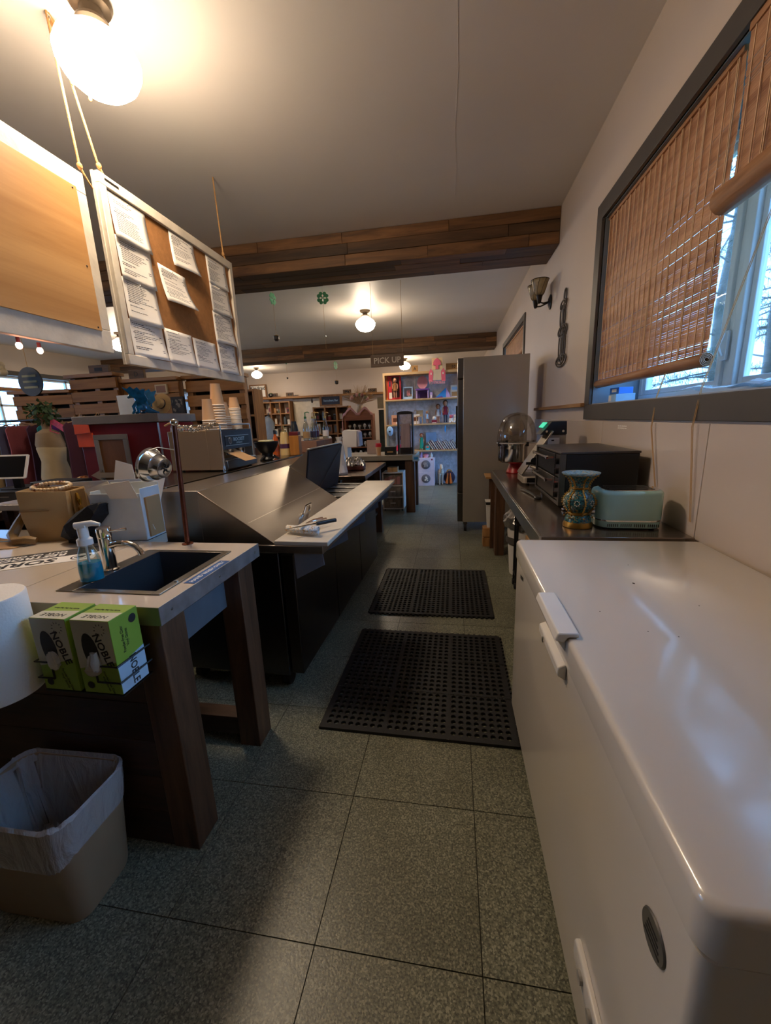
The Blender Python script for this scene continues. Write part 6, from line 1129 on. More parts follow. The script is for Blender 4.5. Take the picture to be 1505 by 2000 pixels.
# ============================================================ back of the shop
YB = 15.62
lw = wood('warm_shelf_wood', 'a97742', '77502a', 0, .55, 10); lwz = wood('warm_shelf_wood_upright', '9c6c3c', '6b4525', 2, .55, 10); lwy = wood('warm_shelf_wood_deep', 'a97742', '77502a', 1, .55, 10)
o = MB().box(-9.6, YB, 2.40, -2.4, YB+0.34, 2.47).build('wall_ledge', lw, None, bev=0.004); tag(o, 'long wooden display ledge high on the back wall', 'ledge')
for x in (-9.2, -7.4, -5.6, -3.8, -2.6): MB().box(x, YB+0.30, 2.20, x+0.06, YB+0.36, 2.40).build('bracket', lwz, o)
o = MB().box(X0+0.04, 4.6, 2.36, X0+0.36, 15.3, 2.43).build('side_ledge', lwy, None, bev=0.004); tag(o, 'long wooden display ledge high on the left wall', 'ledge')
for y in (5.2, 7.0, 9.0, 11.0, 13.0, 15.0): MB().box(X0+0.001, y, 2.16, X0+0.06, y+0.06, 2.36).build('bracket', lwz, o)
t = T('kindred_sign', 'white Kindred sign in a wood frame standing on the back ledge', 'sign', (-7.75, YB+0.12, 2.4705)); MB().box(-0.36, 0, 0, -0.31, 0.04, 0.52).box(0.31, 0, 0, 0.36, 0.04, 0.52).box(-0.309, 0, 0, 0.309, 0.04, 0.045).box(-0.309, 0, 0.475, 0.309, 0.04, 0.52).build('frame', lwz, t, bev=0.003); MB().box(-0.309, 0.01, 0.046, 0.309, 0.03, 0.474).build('panel', paper, t)
txt('Kindred', 0.20, (0, 0.008, 0.375), FY, ink, t, bold=0.004); MB().tube(arc((0, 0.006, 0.17), 0.085, 0, 360, 24), 0.006, 5).tube([(-0.04, 0.006, 0.14), (0, 0.006, 0.22), (0.04, 0.006, 0.14)], 0.005, 5).build('round_emblem', ink, t)
for x, w_, s_ in ((-8.15, .22, ''), (-7.05, .26, ''), (-6.4, .3, ''), (-4.05, .32, ''), (-3.05, .34, '')):
    boxy('ledge_block', 'small dark wooden number block on the back ledge, %s' % {-8.15: 'left of the Kindred sign', -7.05: 'just right of the Kindred sign', -6.4: 'above the wooden cubby', -4.05: 'above the navy framed sign', -3.05: 'beside the dried bouquet'}[x], 'sign', (x, YB+0.10, 2.4705), (w_, .05, .15), wood('block_dark', '6d4e30', '4a3420', 0, .6), ((-.25, .25, .0, .75, ink, 'stencil'), (.1, .25, .3, .75, ink, 'stencil')))
b = T('black_bowl', 'small black pot on the back ledge beside the Kindred sign', 'pot', (-7.2, YB+0.12, 2.4705)); MB().lathe([(0.06, 0), (0.11, 0.06), (0.10, 0.14)], 16).build('pot', black, b); MB().ball((0, 0, 0.13), 0.09, 10, 6, (1, 1, .5)).build('fill', C('moss', '5a5a30', .9), b)
# cubby shelf
def cubby(loc, w_, h_, nx, nz, label, d_=0.4, fill=True, seed=1, name='cubby_shelf', m1=None):
    rg = random.Random(seed); t = T(name, label, 'shelf', loc); m1 = m1 or lwz
    for i in range(nx+1): x = -w_/2+i*w_/nx; MB().box(x-0.025, 0, 0, x+0.025, d_, h_).build('upright', m1, t)
    for j in range(nz+1):
        for i in range(nx): MB().box(-w_/2+i*w_/nx+0.0255, 0.005, j*(h_-0.05)/nz, -w_/2+(i+1)*w_/nx-0.0255, d_-0.005, j*(h_-0.05)/nz+0.04).build('shelf_board', lw, t)
    MB().box(-w_/2, d_+0.001, 0, w_/2, d_+0.015, h_).build('back_board', wood('dark_back', '5a3d25', '38261a', 2, .6, 10), t)
    return t, rg
palette = ['d2cbbd', '6a7f96', '8a5a3a', '2a2624', 'b98a5a', 'd8d4cc', '4a5a48', '7a2f34', 'a09078', '54606c']
PN = ['stone', 'steel blue', 'russet', 'black', 'tan', 'white', 'moss green', 'dark red', 'khaki', 'slate']
def trinkets(t0, rg, w_, h_, nx, nz, d_, where, n=2):
    L0 = Vector(t0.location)
    for j in range(nz):
        for i in range(nx):
            for k in range(n):
                if rg.random() < 0.12: continue
                cx = L0.x-w_/2+(i+(k+0.5)/n)*w_/nx; z = L0.z+j*(h_-0.05)/nz+0.0405; hh = (h_-0.05)/nz*rg.uniform(0.35, 0.8); ww = w_/nx/n*rg.uniform(0.5, 0.82); kind = rg.randrange(3)
                ia, ib = rg.randrange(10), rg.randrange(10); cm = C('trinket_%d' % ia, palette[ia]); cm2 = C('trinket_b%d' % ib, palette[ib])
                wh = '%s %s with %s %s, %s row %s, %s' % (PN[ia], ('gift box', 'jar', 'print')[kind], PN[ib] if kind < 2 else 'wood', ('label', 'lid', 'frame')[kind], ('bottom', 'second', 'third', 'fourth', 'fifth')[j], ('far left', 'left', 'centre left', 'centre right', 'right', 'far right')[i*n+k], where)
                if kind == 0: boxy('boxed_gift', wh, 'box', (cx, L0.y+d_*.45, z), (ww, .12, hh), cm, ((-.3, .25, .3, .75, cm2, 'label'),))
                elif kind == 1: b = T('jar', wh, 'jar', (cx, L0.y+d_*.45, z)); MB().lathe([(ww*.4, 0), (ww*.5, hh*.3), (ww*.5, hh*.7), (ww*.3, hh*.85)], 12).build('jar_body', cm, b); MB().lathe([(ww*.34, hh*.8505), (ww*.34, hh)], 12).build('lid', cm2, b)
                else: b = T('framed_print', wh, 'picture', (cx, L0.y+d_*.5, z)); MB().box(-ww/2, 0, 0, ww/2, .03, hh).build('frame', lwz, b); MB().box(-ww*.38, -.004, hh*.12, ww*.38, -.0005, hh*.88).build('print', cm, b)
t, rg = cubby((-7.02, YB-0.02, 0), 1.20, 2.30, 3, 5, 'tall wooden cubby shelf full of small gifts on the back wall', seed=4); trinkets(t, rg, 1.2, 2.3, 3, 5, .4, 'back wall cubby')
t = T('white_wall_panel', 'plain cream panel on the back wall right of the cubby shelf', 'panel', (-5.62, YB+0.30, 0.9)); MB().box(-0.75, 0, 0, 0.75, 0.03, 1.46).build('board', C('cream_board', 'c9bfae'), t); MB().box(-0.76, -0.005, 1.461, 0.76, 0.03, 1.49).build('top_trim', lw, t)
t = T('easel_sign', 'dark navy sign lettered Succulent Bar in a wood frame', 'sign', (-4.37, 14.5, 1.98)); MB().box(-0.42, 0, 0, -0.34, 0.05, 0.40).box(0.34, 0, 0, 0.42, 0.05, 0.40).box(-0.339, 0, 0, 0.339, 0.05, 0.06).box(-0.339, 0, 0.34, 0.339, 0.05, 0.40).build('frame', lwz, t); MB().box(-0.339, 0.015, 0.061, 0.339, 0.035, 0.339).build('panel', navy, t); txt('Succulent Bar', 0.10, (0, 0.013, 0.20), FY, bluew2, t, bold=0.001)
t2, rg = cubby((-4.40, 14.5, 0), 1.3, 1.975, 3, 4, 'open wooden display shelf with jars beneath the navy sign', seed=9, name='display_shelf'); trinkets(t2, rg, 1.3, 1.975, 3, 4, .4, 'display shelf')
# hutch with pink scarf
t = T('hutch', 'reddish brown hutch with a wavy crest and glassware shelves', 'hutch', (-3.03, 13.0, 0)); hw = wood('hutch_wood', '9a5a38', '6b3a22', 2, .4, 9); hwx = wood('hutch_wood_across', '9a5a38', '6b3a22', 0, .4, 9)
MB().box(-0.48, 0, 0, -0.42, 0.40, 1.62).box(0.42, 0, 0, 0.48, 0.40, 1.62).build('side_panel', hw, t); MB().box(-0.48, 0.0, 1.621, 0.48, 0.40, 1.64).build('top_board', hwx, t); MB().box(-0.419, 0.37, 0, 0.419, 0.395, 1.62).build('back_panel', C('hutch_dark', '20130d'), t)
MB().prism([(-0.48, 1.44), (0.48, 1.44), (0.48, 1.66)]+[(0.48-0.96*i/16, 1.72+0.10*math.cos(4*PI*i/16-PI)+0.02) for i in range(1, 16)]+[(-0.48, 1.66)], 1, -0.02, -0.0005).build('crest_board', hwx, t)
for z in (0.25, 0.55, 0.85, 1.12): MB().box(-0.419, 0.0, z, 0.419, 0.369, z+0.025).build('shelf_board', hwx, t)
for j, z in enumerate((0.2755, 0.5755, 0.8755, 1.1455)):
    for k in range(5):
        x = -3.03-0.34+k*0.17; nm = ('far left', 'left of centre', 'centre', 'right of centre', 'far right')[k]; b = T('glass_ornament', 'pale glass ornament %s on the %s hutch shelf' % (nm, ('lowest', 'second', 'third', 'top')[j]), 'ornament', (x, 13.16, z), group='glassware in the hutch'); MB().lathe([(0.05, 0), (0.02, 0.01), (0.02, 0.05), (0.055, 0.10), (0.05, 0.14)], 12).build('bowl', C('pale_glass', 'b5ab9e', .15), b); MB().ball((0, 0, 0.15), 0.04, 8, 6).build('filling', (wfur, C('dk_gift', '3a2a26'))[(k+j) % 2], b)
q = MB(); P = [(-0.52, 1.42), (-0.505, 1.56)]+[(-0.48+0.06*i, 1.735+0.10*math.cos(4*PI*i/16-PI)) for i in range(17)]+[(0.505, 1.56), (0.53, 1.46)]
A = q.ring([(x, -0.045, z+0.03) for x, z in P]); B_ = q.ring([(x+0.01, -0.055-0.01*(i % 2), z-0.045-0.02*(i % 2)) for i, (x, z) in enumerate(P)])
for i in range(len(P)-1): q.f.append((A[i], A[i+1], B_[i+1], B_[i]))
o = q.build('pink_scarf', C('dusty_pink_cloth', 'c08a84', .9), None, solid=0.012, loc=(-3.03, 13.0, 0)); tag(o, 'dusty pink scarf draped over the crest of the hutch', 'scarf'); MB().tube([(-0.515, -0.05, 1.42), (-0.52, -0.05, 1.2), (-0.51, -0.05, 1.02)], 0.022, 6).build('scarf_tail', C('dusty_pink_cloth', 'c08a84', .9), o)
# dried bouquet
t = T('dried_bouquet', 'dried pampas and pink flower bouquet above the hutch', 'bouquet', (-3.0, 13.22, 1.6405)); rg = random.Random(8); MB().lathe([(0.10, 0), (0.13, 0.1), (0.08, 0.26), (0.10, 0.30)], 14).build('vase', C('cream_vase', 'b5a58e'), t)
gs = MB()
for k in range(90):
    a = rg.uniform(0, PI); l_ = rg.uniform(0.45, 0.75); d_ = Vector((math.cos(a)*.8, rg.uniform(-.25, .25), math.sin(a)*.9+.25)).normalized(); p0 = Vector((0, 0, .28)); gs.tube([p0, p0+d_*l_*.6, p0+d_*l_+Vector((0, 0, -.05))], [.003, .008*rg.uniform(.5, 1.6), .003], 5)
gs.build('grass_stems', C('dry_grass', 'ab8c6c', .9), t)
for k in range(18): a = rg.uniform(0.2, PI-.2); MB().ball((0.30*math.cos(a), -0.1, .38+.22*math.sin(a)), rg.uniform(.04, .075), 9, 6).build('flower_head', (C('blush', 'c9958a', .9), C('dk_rose', '7a4a44', .9), C('sage', '7a7a58', .9))[k % 3], t)
# pieces between the hutch and the toy shelf
boxy('green_board', 'dark green leaning door panel right of the hutch', 'panel', (-2.22, 13.5, 0), (0.42, .06, 1.75), C('dark_green', '1f2a27'), ((-.35, .1, .35, .45, C('dark_green2', '2a3833'), 'panel'), (-.35, .52, .35, .92, C('dark_green2', '2a3833'), 'panel')))
bb_ = boxy('beige_board', 'beige canvas board above the dark green panel', 'picture', (-2.2, 13.7, 1.80), (0.60, .05, 0.36), C('khaki_canvas', '8f8569'), ((-.48, .02, .48, .98, C('khaki_canvas2', 'a0967a'), 'canvas'),)); MB().box(-0.03, 0.03, -1.80, 0.03, 0.07, 0.2).build('canvas_stand', lwz, bb_)
t = T('poster', 'framed purple and brown abstract poster on the back wall left of the cubby', 'poster', (-6.25, 12.0, 1.35)); MB().box(-0.34, 0, 0, 0.34, 0.03, 0.82).build('frame', white, t); MB().box(-0.31, -0.004, 0.03, 0.31, -0.0005, 0.79).build('print', cells('poster_print', '4a3f58', '6a4a3a', '8f86a8', 4, .6), t); MB().box(-0.02, 0.031, -1.35, 0.02, 0.06, 0.5).build('stand', lwz, t)
t = T('garment_bag', 'clear plastic garment cover hanging in front of the poster', 'garment cover', (-5.45, 11.5, 0.75)); q = MB(); rg = random.Random(5); rs = [q.ring([(r_*math.cos(2*PI*i/16)*(1+rg.uniform(-.12, .12)), .4*r_*math.sin(2*PI*i/16), z) for i in range(16)]) for z, r_ in ((0, .2), (.3, .19), (.7, .2), (.85, .12), (.9, .03))]
for a, b in zip(rs, rs[1:]): q.bridge(a, b)
q.build('cover', mat('cover_film', 'b7c4cc', .2, trans=.3, alpha=.8), t, ang=20); MB().tube([(0, 0, .9), (0, 0, .96), (.04, 0, 1.0), (.06, 0, .96)], .008, 6).build('hook', chrome, t); MB().cyl((0, .1, -.75), (0, .1, 1.0), .015).box(-.2, -.05, -.75, .2, .25, -.72).build('stand', black, t)

# ============================================================ left of the shop: cash desk, red cabinet, racks
t = T('cash_desk', 'cream topped cash desk with metal edge at far left', 'counter', (-3.02, 0.9, 0)); MB().box(-0.85, 0, 0.857, 0, 2.7, 0.905).build('desk_top', lam, t, bev=0.003); MB().box(0.0005, 0, 0.85, 0.004, 2.7, 0.906).build('metal_edge', galv, t); MB().box(-0.83, 0.02, 0, -0.04, 2.68, 0.70).build('desk_base', dkwood, t); MB().box(-0.83, 0.02, 0.7005, -0.30, 2.68, 0.8565).build('shelf_back', blackm, t)
boxy('card_reader', 'small tan card box on the shelf under the cash desk top', 'box', (-3.17, 2.05, 0.7008), (0.12, 0.14, 0.07), card, ((-.4, .2, .4, .8, C('label_tan', 'b08b5a'), 'label'),), rz=90)
t = T('till_box', 'black cash drawer under the white tablet', 'cash drawer', (-3.36, 2.62, 0.9055), 8); MB().box(-0.21, -0.22, 0, 0.21, 0.22, 0.10).build('drawer_body', black, t, bev=0.004); MB().box(-0.19, -0.2212, 0.012, 0.19, -0.2204, 0.088).build('drawer_front', mat('dark_grey_front', '26262a', .4), t); MB().box(0.02, -0.2225, 0.06, 0.09, -0.2213, 0.066).build('drawer_slot', ss, t)
t = T('tablet', 'white bordered tablet on a black stand above the cash drawer', 'tablet', (-3.34, 2.56, 1.006), 6); XT = Matrix.Translation((0, 0, 0.09)) @ Matrix.Rotation(R(-42), 4, 'X'); MB().rrect(-0.135, 0, 0.135, 0.19, 0.012, 0, 0.008).xf(XT @ Matrix.Rotation(R(0), 4, 'X')).xf(Matrix.Identity(4))
q = MB().rrect(-0.135, -0.095, 0.135, 0.095, 0.012, 0, 0.008).xf(Matrix.Translation((0, 0, 0.17)) @ Matrix.Rotation(R(68), 4, 'X')); q.build('bezel', white, t); MB().box(-0.115, -0.082, 0.0082, 0.115, 0.082, 0.0088).xf(Matrix.Translation((0, 0, 0.17)) @ Matrix.Rotation(R(68), 4, 'X')).build('screen', mat('dark_screen', '0d0c12', 0.1), t); MB().box(-0.03, 0.01, 0.004, 0.03, 0.04, 0.16).build('stand_post', black, t); MB().box(-0.07, -0.06, 0, 0.07, 0.08, 0.006).build('stand_base', black, t)
b = T('wicker_basket', 'small orange wicker basket of trinkets beside the tablet', 'basket', (-3.05, 2.88, 1.006 if False else 0.9055)); MB().lathe([(0.07, 0), (0.085, 0.12), (0.08, 0.12), (0.066, 0.01)], 16).build('basket', wood('wicker', 'b07a44', '7a4a26', 0, .8, 60), b); MB().ball((0, 0, 0.12), 0.07, 12, 6, (1, 1, .5)).build('trinkets', cells('trinket_mix', 'c98a4a', '8a4a2a', 'e0c9a0', 50), b)
boxy('black_printer', 'black receipt printer with green light right of the cash drawer', 'printer', (-2.62, 2.30, 0.9755), (0.30, 0.18, 0.13), black, ((.30, .35, .42, .55, mat('green_light', '20d060', .4, emit='20e060', estr=1.5), 'green_light'), (-.4, .85, .4, .93, grey_l, 'paper_slot')))
o = MB().box(-3.0, 2.1, 0.935, -2.30, 2.55, 0.975).build('side_table', lam, None, bev=.003); tag(o, 'narrow cream side table between cash desk and red cabinet', 'table')
for x, y in ((-2.96, 2.14), (-2.36, 2.14), (-2.96, 2.49), (-2.36, 2.49)): MB().box(x, y, 0, x+.04, y+.04, .9345).build('leg', dkwood, o)
o = MB().box(-3.45, 3.24, 0.9055, -2.62, 3.46, 0.985).build('wood_plank', wood('weathered_plank', '9c8258', '7a6240', 0, .7, 8), None, bev=.004); tag(o, 'thick weathered plank lying on the cash desk end', 'plank'); MB().box(-3.40, 3.30, 0.985, -3.30, 3.40, 0.992).build('knot_hole', dkwood, o)
# red cabinet
t = T('red_cabinet', 'dark red cabinet with grey top, wooden door and arrow sign', 'cabinet', (-2.55, 2.78, 0), 0); rd = C('cabinet_red', '6e141d', .35); rdl = C('cabinet_red_lit', '9a1220', .65)
MB().box(-0.36, 0, 0, 0.345, 0.42, 1.47).build('cabinet_body', rd, t, bev=.004); MB().box(0.3455, 0.005, 0.02, 0.352, 0.415, 1.465).build('lit_side_skin', rdl, t); MB().box(-0.385, -0.02, 1.4705, 0.37, 0.44, 1.535).build('cabinet_top', C('grey_top', '857b70', .45, metal=.3), t, bev=.005); MB().cyl((0.351, -0.004, 0.02), (0.351, -0.004, 1.465), 0.006).build('corner_trim', ss, t)  # brighter red skin puts the light on this side into its colour
for q in (MB().box(-0.23, -0.014, 1.35, 0.07, -0.0005, 1.39), MB().box(-0.23, -0.014, 0.6, -0.19, -0.0005, 1.3495), MB().box(0.03, -0.014, 0.6, 0.07, -0.0005, 1.3495)): q.build('door_frame', C('grey_door_frame', '7d756b', .5), t, bev=.003)
MB().box(-0.1895, -0.008, 0.6, 0.0295, -0.0005, 1.3495).build('wood_door', wood('cabinet_door_wood', '80522a', '5d3818', 2, .5, 8), t)
MB().prism([(-0.30, 1.075), (-0.20, 1.12), (-0.215, 1.095), (0.26, 1.095), (0.26, 1.055), (-0.215, 1.055), (-0.20, 1.03)], 1, -0.03, -0.0145).build('arrow_sign', C('arrow_taupe', '9a8a76', .6), t); MB().prism([(-0.375, 1.40), (-0.235, 1.41), (-0.24, 1.47), (-0.37, 1.475)], 1, -0.026, -0.0205).build('orange_note', C('neon_orange', 'e0521c', .5), t); MB().prism([(-0.375, 1.30), (-0.235, 1.30), (-0.235, 1.408), (-0.375, 1.398)], 1, -0.012, -0.0005).build('orange_pad', C('neon_orange', 'e0521c', .5), t)
# dragon
t = T('dragon_figurine', 'glossy blue winged dragon figurine on the red cabinet', 'figurine', (-2.44, 2.93, 1.5355), 15); db = mat('dragon_blue', '0f6a9a', 0.2, 0.2, var=.35, scale=30, coat=.5)
MB().tube([(0.03, 0, 0.035), (0.02, 0, 0.06), (-0.005, 0, 0.095), (-0.02, 0, 0.125), (-0.035, 0, 0.145)], [0.034, 0.043, 0.038, 0.028, 0.02], 12).build('body', db, t)
MB().tube([(-0.03, 0, 0.14), (-0.055, 0, 0.152), (-0.075, 0, 0.143), (-0.095, 0, 0.13)], [0.02, 0.024, 0.017, 0.007], 10).build('head', db, t)
MB().tube([(0.04, 0, 0.04), (0.075, 0.0, 0.022), (0.105, 0.01, 0.012), (0.125, -0.01, 0.012), (0.115, -0.03, 0.01)], [0.03, 0.018, 0.011, 0.007, 0.002], 10).build('tail', db, t)
for s_ in (-1, 1):
    w3 = MB().prism([(0.0, 0.10), (-0.05, 0.16), (-0.085, 0.215), (-0.055, 0.205), (-0.03, 0.222), (-0.01, 0.20), (0.02, 0.215), (0.035, 0.19), (0.075, 0.20), (0.06, 0.16), (0.07, 0.12), (0.035, 0.08)], 1, -.003, .003).xf(Matrix.Translation((0.012, 0.02*s_, 0)) @ Matrix.Rotation(R(-22*s_), 4, 'X')); w3.build('wing', db, t)
    MB().tube([(0.02, 0.03*s_, 0.05), (-0.01, 0.045*s_, 0.045), (-0.005, 0.045*s_, 0.02), (-0.03, 0.045*s_, 0.008)], [0.024, 0.02, 0.014, 0.011], 8).build('hind_leg', db, t); MB().tube([(-0.015, 0.022*s_, 0.10), (-0.05, 0.03*s_, 0.06), (-0.045, 0.03*s_, 0.03), (-0.062, 0.03*s_, 0.006)], [0.016, 0.012, 0.01, 0.009], 8).build('fore_leg', db, t); MB().tube([(-0.045, 0.012*s_, 0.168), (-0.025, 0.02*s_, 0.195)], [0.006, 0.001], 6).build('horn', db, t)
for k in range(6): MB().prism([(-0.01+0.014*k, 0.14-0.016*k), (0.008+0.014*k, 0.135-0.016*k), (0.012+0.014*k, 0.155-0.014*k)], 1, -.002, .002).build('back_spine', db, t)
o = flat('blue_white_sheet', 'blank white card standing on the red cabinet behind the dragon', 'card', [(-2.73, 3.02, 1.5358), (-2.545, 3.02, 1.5358), (-2.56, 3.05, 1.70), (-2.76, 3.05, 1.70)], C('blue_white_card', 'c2ccd8')); 
t = T('straw_hat', 'round straw hat standing on edge behind the blue dragon', 'hat', (-2.42, 3.13, 1.624)); MB().lathe([(0.002, 0.05), (0.035, 0.05), (0.042, 0.0), (0.088, -0.004), (0.088, -0.008), (0.04, -0.006), (0.002, 0.044)], 26, caps=False).xf(Matrix.Rotation(R(78), 4, 'X')).build('hat_body', C('straw', 'caa468', .8), t); MB().lathe([(0.0435, 0.002), (0.0425, 0.014)], 26, caps=False).xf(Matrix.Rotation(R(78), 4, 'X')).build('hat_band', black, t)
# pallet partition with planks
def pallet(loc, w_, h_, rows, label, rz=0, gap=0.035, seed=1):
    t = T('pallet_wall', label, 'pallet', loc, rz, group='pallet wood partitions'); pm_ = wood('pallet_wood', 'b07c44', '7c5228', 0, .7, 8, rand=.25)
    for x in (-w_/2, 0, w_/2-0.09): MB().box(x, 0.03, 0, x+0.09, 0.11, h_).build('post', lwz, t, bev=.003)
    ph = h_/rows
    for r_ in range(rows): MB().box(-w_/2, 0, r_*ph+gap/2, w_/2, 0.029, (r_+1)*ph-gap/2).build('plank', pm_, t, bev=.003)
    MB().box(-w_/2, 0.111, 0, w_/2, 0.12, h_).build('dark_backing', C('pallet_dark', '17120f', .9), t); MB().box(-w_/2-0.02, -0.06, h_+.0005, w_/2+0.02, 0.16, h_+0.05).build('top_plank', lw, t, bev=.003); return t
pallet((-6.35, 5.55, 0), 0.95, 2.02, 10, 'pallet wood wall section behind the mannequin', 8, gap=.06, seed=1)
pallet((-5.45, 5.60, 0), 0.85, 2.22, 12, 'pallet wood wall section with wide planks above the pink hanger', -2, seed=2)
pallet((-4.55, 5.70, 0), 0.95, 2.12, 12, 'pallet wood wall section left of the blue dragon', 0, gap=.012, seed=3)
pallet((-3.55, 5.80, 0), 0.95, 2.13, 10, 'pallet wood wall section behind the straw hat', 0, gap=.05, seed=4)
for k, (x, z, w_, s_) in enumerate(((-4.75, 2.172, .26, 'D'), (-3.62, 2.182, .22, ''), (-5.35, 2.272, .34, ''))):
    b = boxy('partition_block', ('dark wooden block lettered D on the pallet wall', 'dark wooden block on the pallet wall above the hat', 'pale wooden block with dark stencils on the pallet wall')[k], 'sign', (x, 5.68 if k else 5.72, z), (w_, .05, .13), wood('block_dark', '6d4e30', '4a3420', 0, .6), ((-.2, .3, .2, .7, ink, 'stencil'),) if not s_ else ())
    if s_: txt(s_, .10, (0, -.027, .065), FY, ink, b)
boxy('cowboy_picture', 'small framed horse picture hung on the pallet wall', 'picture', (-4.35, 5.684, 1.93), (.20, .03, .14), C('pale_frame', 'c9b28a'), ((-.38, .15, .38, .85, C('horse_print', '8a5a3a'), 'print'),))
boxy('small_picture', 'small empty white frame on the pallet wall above the red cabinet', 'picture', (-4.6, 5.684, 1.60), (.30, .03, .13), white, ((-.42, .15, .42, .85, C('grey_print', '4a443e'), 'print'),))
o = T('round_black_sign', 'round black lettered sign hanging left of the pallet wall', 'sign', (-4.62, 3.95, 1.98), 0); MB().lathe([(0.002, -.008), (.155, -.008), (.155, .008), (.002, .008)], 28, caps=False).xf(Matrix.Rotation(R(90), 4, 'X')).build('disc', C('slate', '2a2825', .6), o)
for z in (.05, -.01, -.07): MB().box(-.09, -.0105, z, .09, -.0085, z+.022).build('lettering', C('olive_paint', '8a8450'), o, smooth=False)
MB().cyl((0, 0, .155), (0, 0, CZ-1.981), .003, 5).build('string', cordm, o)
b = T('hanging_ornament', 'white and gold knotted ornament beside the round black sign', 'ornament', (-4.75, 3.75, 2.10)); q = MB(); rg = random.Random(6)
for k in range(9): q.ball((rg.uniform(-.05, .05), rg.uniform(-.03, .03), rg.uniform(-.06, .06)), rg.uniform(.025, .045), 9, 6)
q.build('knot', C('pearl_gold', 'cfc0a2', .3), b); MB().cyl((0, 0, .05), (0, 0, CZ-2.101), .003, 5).build('string', cordm, b)
# clothes rack
rk = T('clothes_rack', 'black clothes rack behind the cash desk holding bright dresses', 'clothes rack', (-5.0, 4.25, 0)); MB().cyl((-1.6, 0, 1.58), (1.15, 0, 1.58), .015).build('rail', black, rk)
for x in (-1.6, 1.15): MB().cyl((x, 0, 0), (x, 0, 1.58), .015).box(x-.02, -.25, 0, x+.02, .25, .02).build('stand', black, rk)
gc = ['c98fbf', 'dcb8d4', 'a0506e', 'b4cce0', 'c2a578', 'd8c49a', 'a88c60', '5a6080', '9a5058', 'd8cfc0', '4a2438', '1f8a90', '5f2f82', '2a2a30', 'c9a86a', '93603a']
def garment(x, k, label, ln=1.0, m_=None, y=4.25):
    t = T('garment', label, 'clothing', (x, y, 1.58), group='garments on the racks'); rg = random.Random(k); m_ = m_ or C('garment_%d' % (k % 16), gc[k % 16], .9, bump=.2, bscale=40)
    q = MB(); rs = []
    for z, w_, d_ in ((-.07, .03, .16), (-.11, .035, .2), (-.35, .035, .19), (-.7*ln, .04, .22), (-1.0*ln, .045, .24)): rs.append(q.ring([((w_*(1+.3*math.sin(5*a_+k)))*math.cos(a_)*1.0, d_*math.sin(a_), z+.01*math.sin(7*a_)) for a_ in [2*PI*i/18 for i in range(18)]]))
    for a_, b_ in zip(rs, rs[1:]): q.bridge(a_, b_)
    q.f.append(tuple(rs[0])); q.f.append(tuple(rs[-1])); q.build('cloth', m_, t); MB().tube([(0, -.15, -.075), (0, 0, -.035), (0, .15, -.075)], .006, 5).tube([(0, 0, -.035), (0, 0, .0), (0, .02, .025), (0, .035, .0)], .003, 5).build('hanger', C('hanger_wood', 'a58058'), t); return t
cn = ['mauve', 'pale pink', 'wine', 'powder blue', 'tan', 'sand', 'ochre brown', 'slate', 'brick red', 'cream', 'plum', 'teal and purple tiered', 'violet', 'charcoal', 'gold', 'rust']
for k in range(16):
    if k != 9: garment(-6.45+k*0.15, k, '%s garment hanging on the black clothes rack' % cn[k], .8+.2*((k*5) % 3)/2)
mj = T('mannequin', 'dress form wearing a cream apron beside the tablet', 'mannequin', (-4.28, 3.72, 0)); MB().lathe([(.11, .80), (.15, .95), (.115, 1.12), (.15, 1.30), (.12, 1.42), (.05, 1.46), (.045, 1.53)], 20, sy=.75).build('torso', C('linen_form', '9a8468', .9), mj); MB().lathe([(.16, .55), (.158, .95), (.122, 1.12), (.145, 1.26), (.08, 1.37)], 20, sy=.8, caps=False).build('apron', C('cream_apron', 'c2ae8a', .9, bump=.15, bscale=80), mj); MB().cyl((0, 0, .03), (0, 0, .8), .02).lathe([(.16, 0), (.16, .02), (.03, .035)], 16).build('stand', dkwood, mj)
q = MB(); rg = random.Random(12)
for k in range(260):
    d_ = Vector((rg.gauss(0, 1), rg.gauss(0, 1), rg.gauss(0, 1))).normalized(); c_ = d_*rg.uniform(.06, .15); u = Vector((rg.gauss(0, 1), rg.gauss(0, 1), rg.gauss(0, 1))).normalized()*.028; v_ = u.cross(d_).normalized()*.016; q.quad(c_-u, c_-v_, c_+u, c_+v_)
b = T('trailing_plant', 'green leafy plant sitting on the mannequin neck', 'plant', (-4.28, 3.72, 1.62)); q.build('leaves', C('leaf_green', '38502c', .7, var=.4), b, smooth=False, kind='stuff'); MB().lathe([(.04, -.09), (.06, -.02), (.055, .0)], 14).build('pot', C('terracotta', '8a5a40'), b)
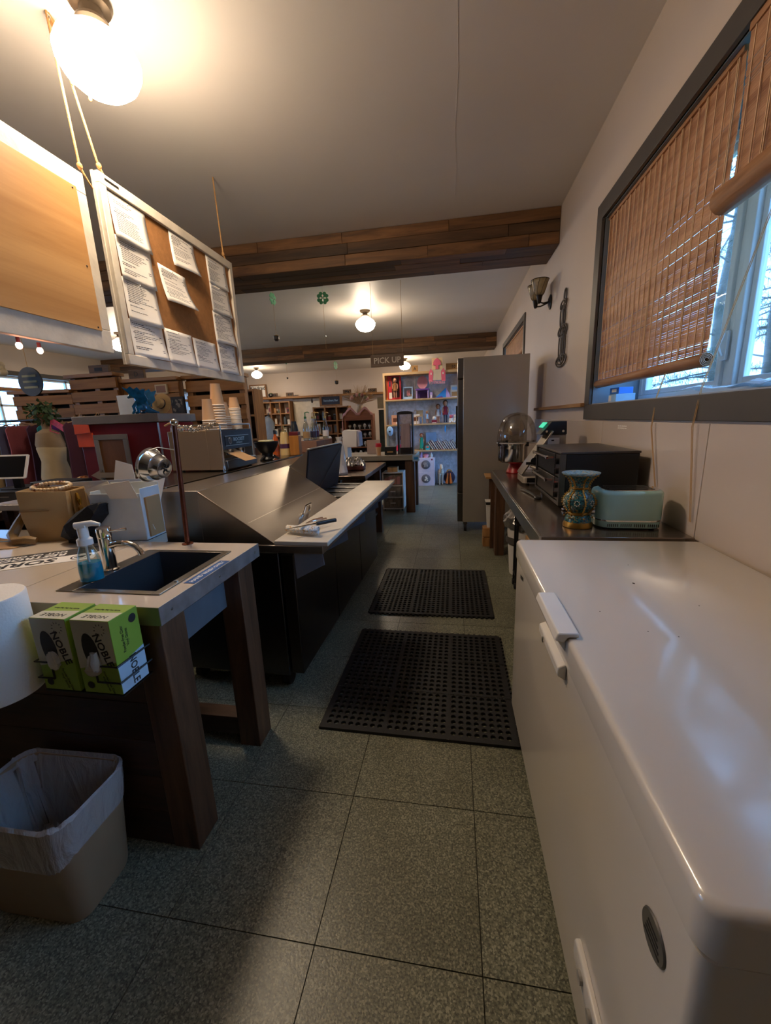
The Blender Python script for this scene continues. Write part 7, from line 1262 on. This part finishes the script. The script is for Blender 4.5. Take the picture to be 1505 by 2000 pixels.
t = T('pink_hanger_sign', 'pink sequined hanger leaning beside the orange note', 'hanger', (-4.0, 3.68, 1.44), 0); MB().box(-.17, -.01, -.028, .17, .01, .028).xf(Matrix.Rotation(R(33), 4, 'Y')).build('bar', C('hanger_pink', 'c9466a', .5, var=.3, scale=60), t); MB().tube([(-.16, 0, .11), (-.20, 0, .0), (-.1, 0, -.03)], .006, 6).build('hook', C('hanger_pink', 'c9466a'), t); MB().cyl((0, .03, -1.44), (0, .03, .0), .012).box(-.12, -.08, -1.44, .12, .14, -1.42).build('stand', black, t)
garment(-3.75, 10, 'dark plum cloak hanging just right of the mannequin', 1.0, y=3.62); garment(-3.55, 11, 'teal and violet tie-dye dress beside the red cabinet', 1.0, cells('tie_dye', '1f8a90', '5f2f82', 'c9b5c9', 14, .9), y=3.62)
o = T('easel', 'pale grey folding easel leaning at the left of the red cabinet', 'easel', (-2.86, 3.62, 0)); gw = C('grey_wash_wood', '9d948a', .7)
for x0, x1 in ((-.10, -.02), (.16, .06)): MB().tube([(x0, 0, 0), (x1, .1, 1.42)], .018, 6).build('leg', gw, o)
MB().tube([(.03, .38, 0), (.02, .12, 1.38)], .015, 6).build('rear_leg', gw, o); MB().box(-.12, -.03, .95, .18, .03, .975).build('tray', gw, o)
t = boxy('dark_wall_art', 'black carved wooden panel between pallets and coffee cups', 'wall art', (-3.93, 5.44, 1.50), (.20, .04, .36), C('carved_black', '241f1b', .7, bump=.6, bscale=30), ((-.4, .1, .4, .9, cells('carved_swirl', '2b241e', '6f6354', '15110e', 24, .7), 'carving'),)); MB().cyl((0, .05, -1.50), (0, .05, .25), .015).box(-.12, -.05, -1.50, .12, .12, -1.48).build('stand', black, t)
t, rg = cubby((-5.1, 8.6, 0), 1.5, 2.2, 3, 4, 'wooden cubby shelf behind the coffee cups', seed=14, name='mid_shelf'); trinkets(t, rg, 1.5, 2.2, 3, 4, .4, 'mid-shop cubby')
t = T('towel_bar', 'thin brass bar of black metal bird hooks on the far left wall', 'hook rail', (-8.9, 15.8, 3.05)); MB().cyl((-.55, 0, 0), (.55, 0, 0), .014).build('bar', brass, t); MB().box(-.5, .01, -.02, -.46, .199, .02).box(.46, .01, -.02, .5, .199, .02).build('bracket', brass, t)
for x in (-.45, -.28, -.12, .2): MB().prism([(x-.06, -.10), (x+.06, -.10), (x+.03, -.05), (x, -.015), (x-.03, -.05)], 1, -.012, .012).build('bird_hook', black, t)
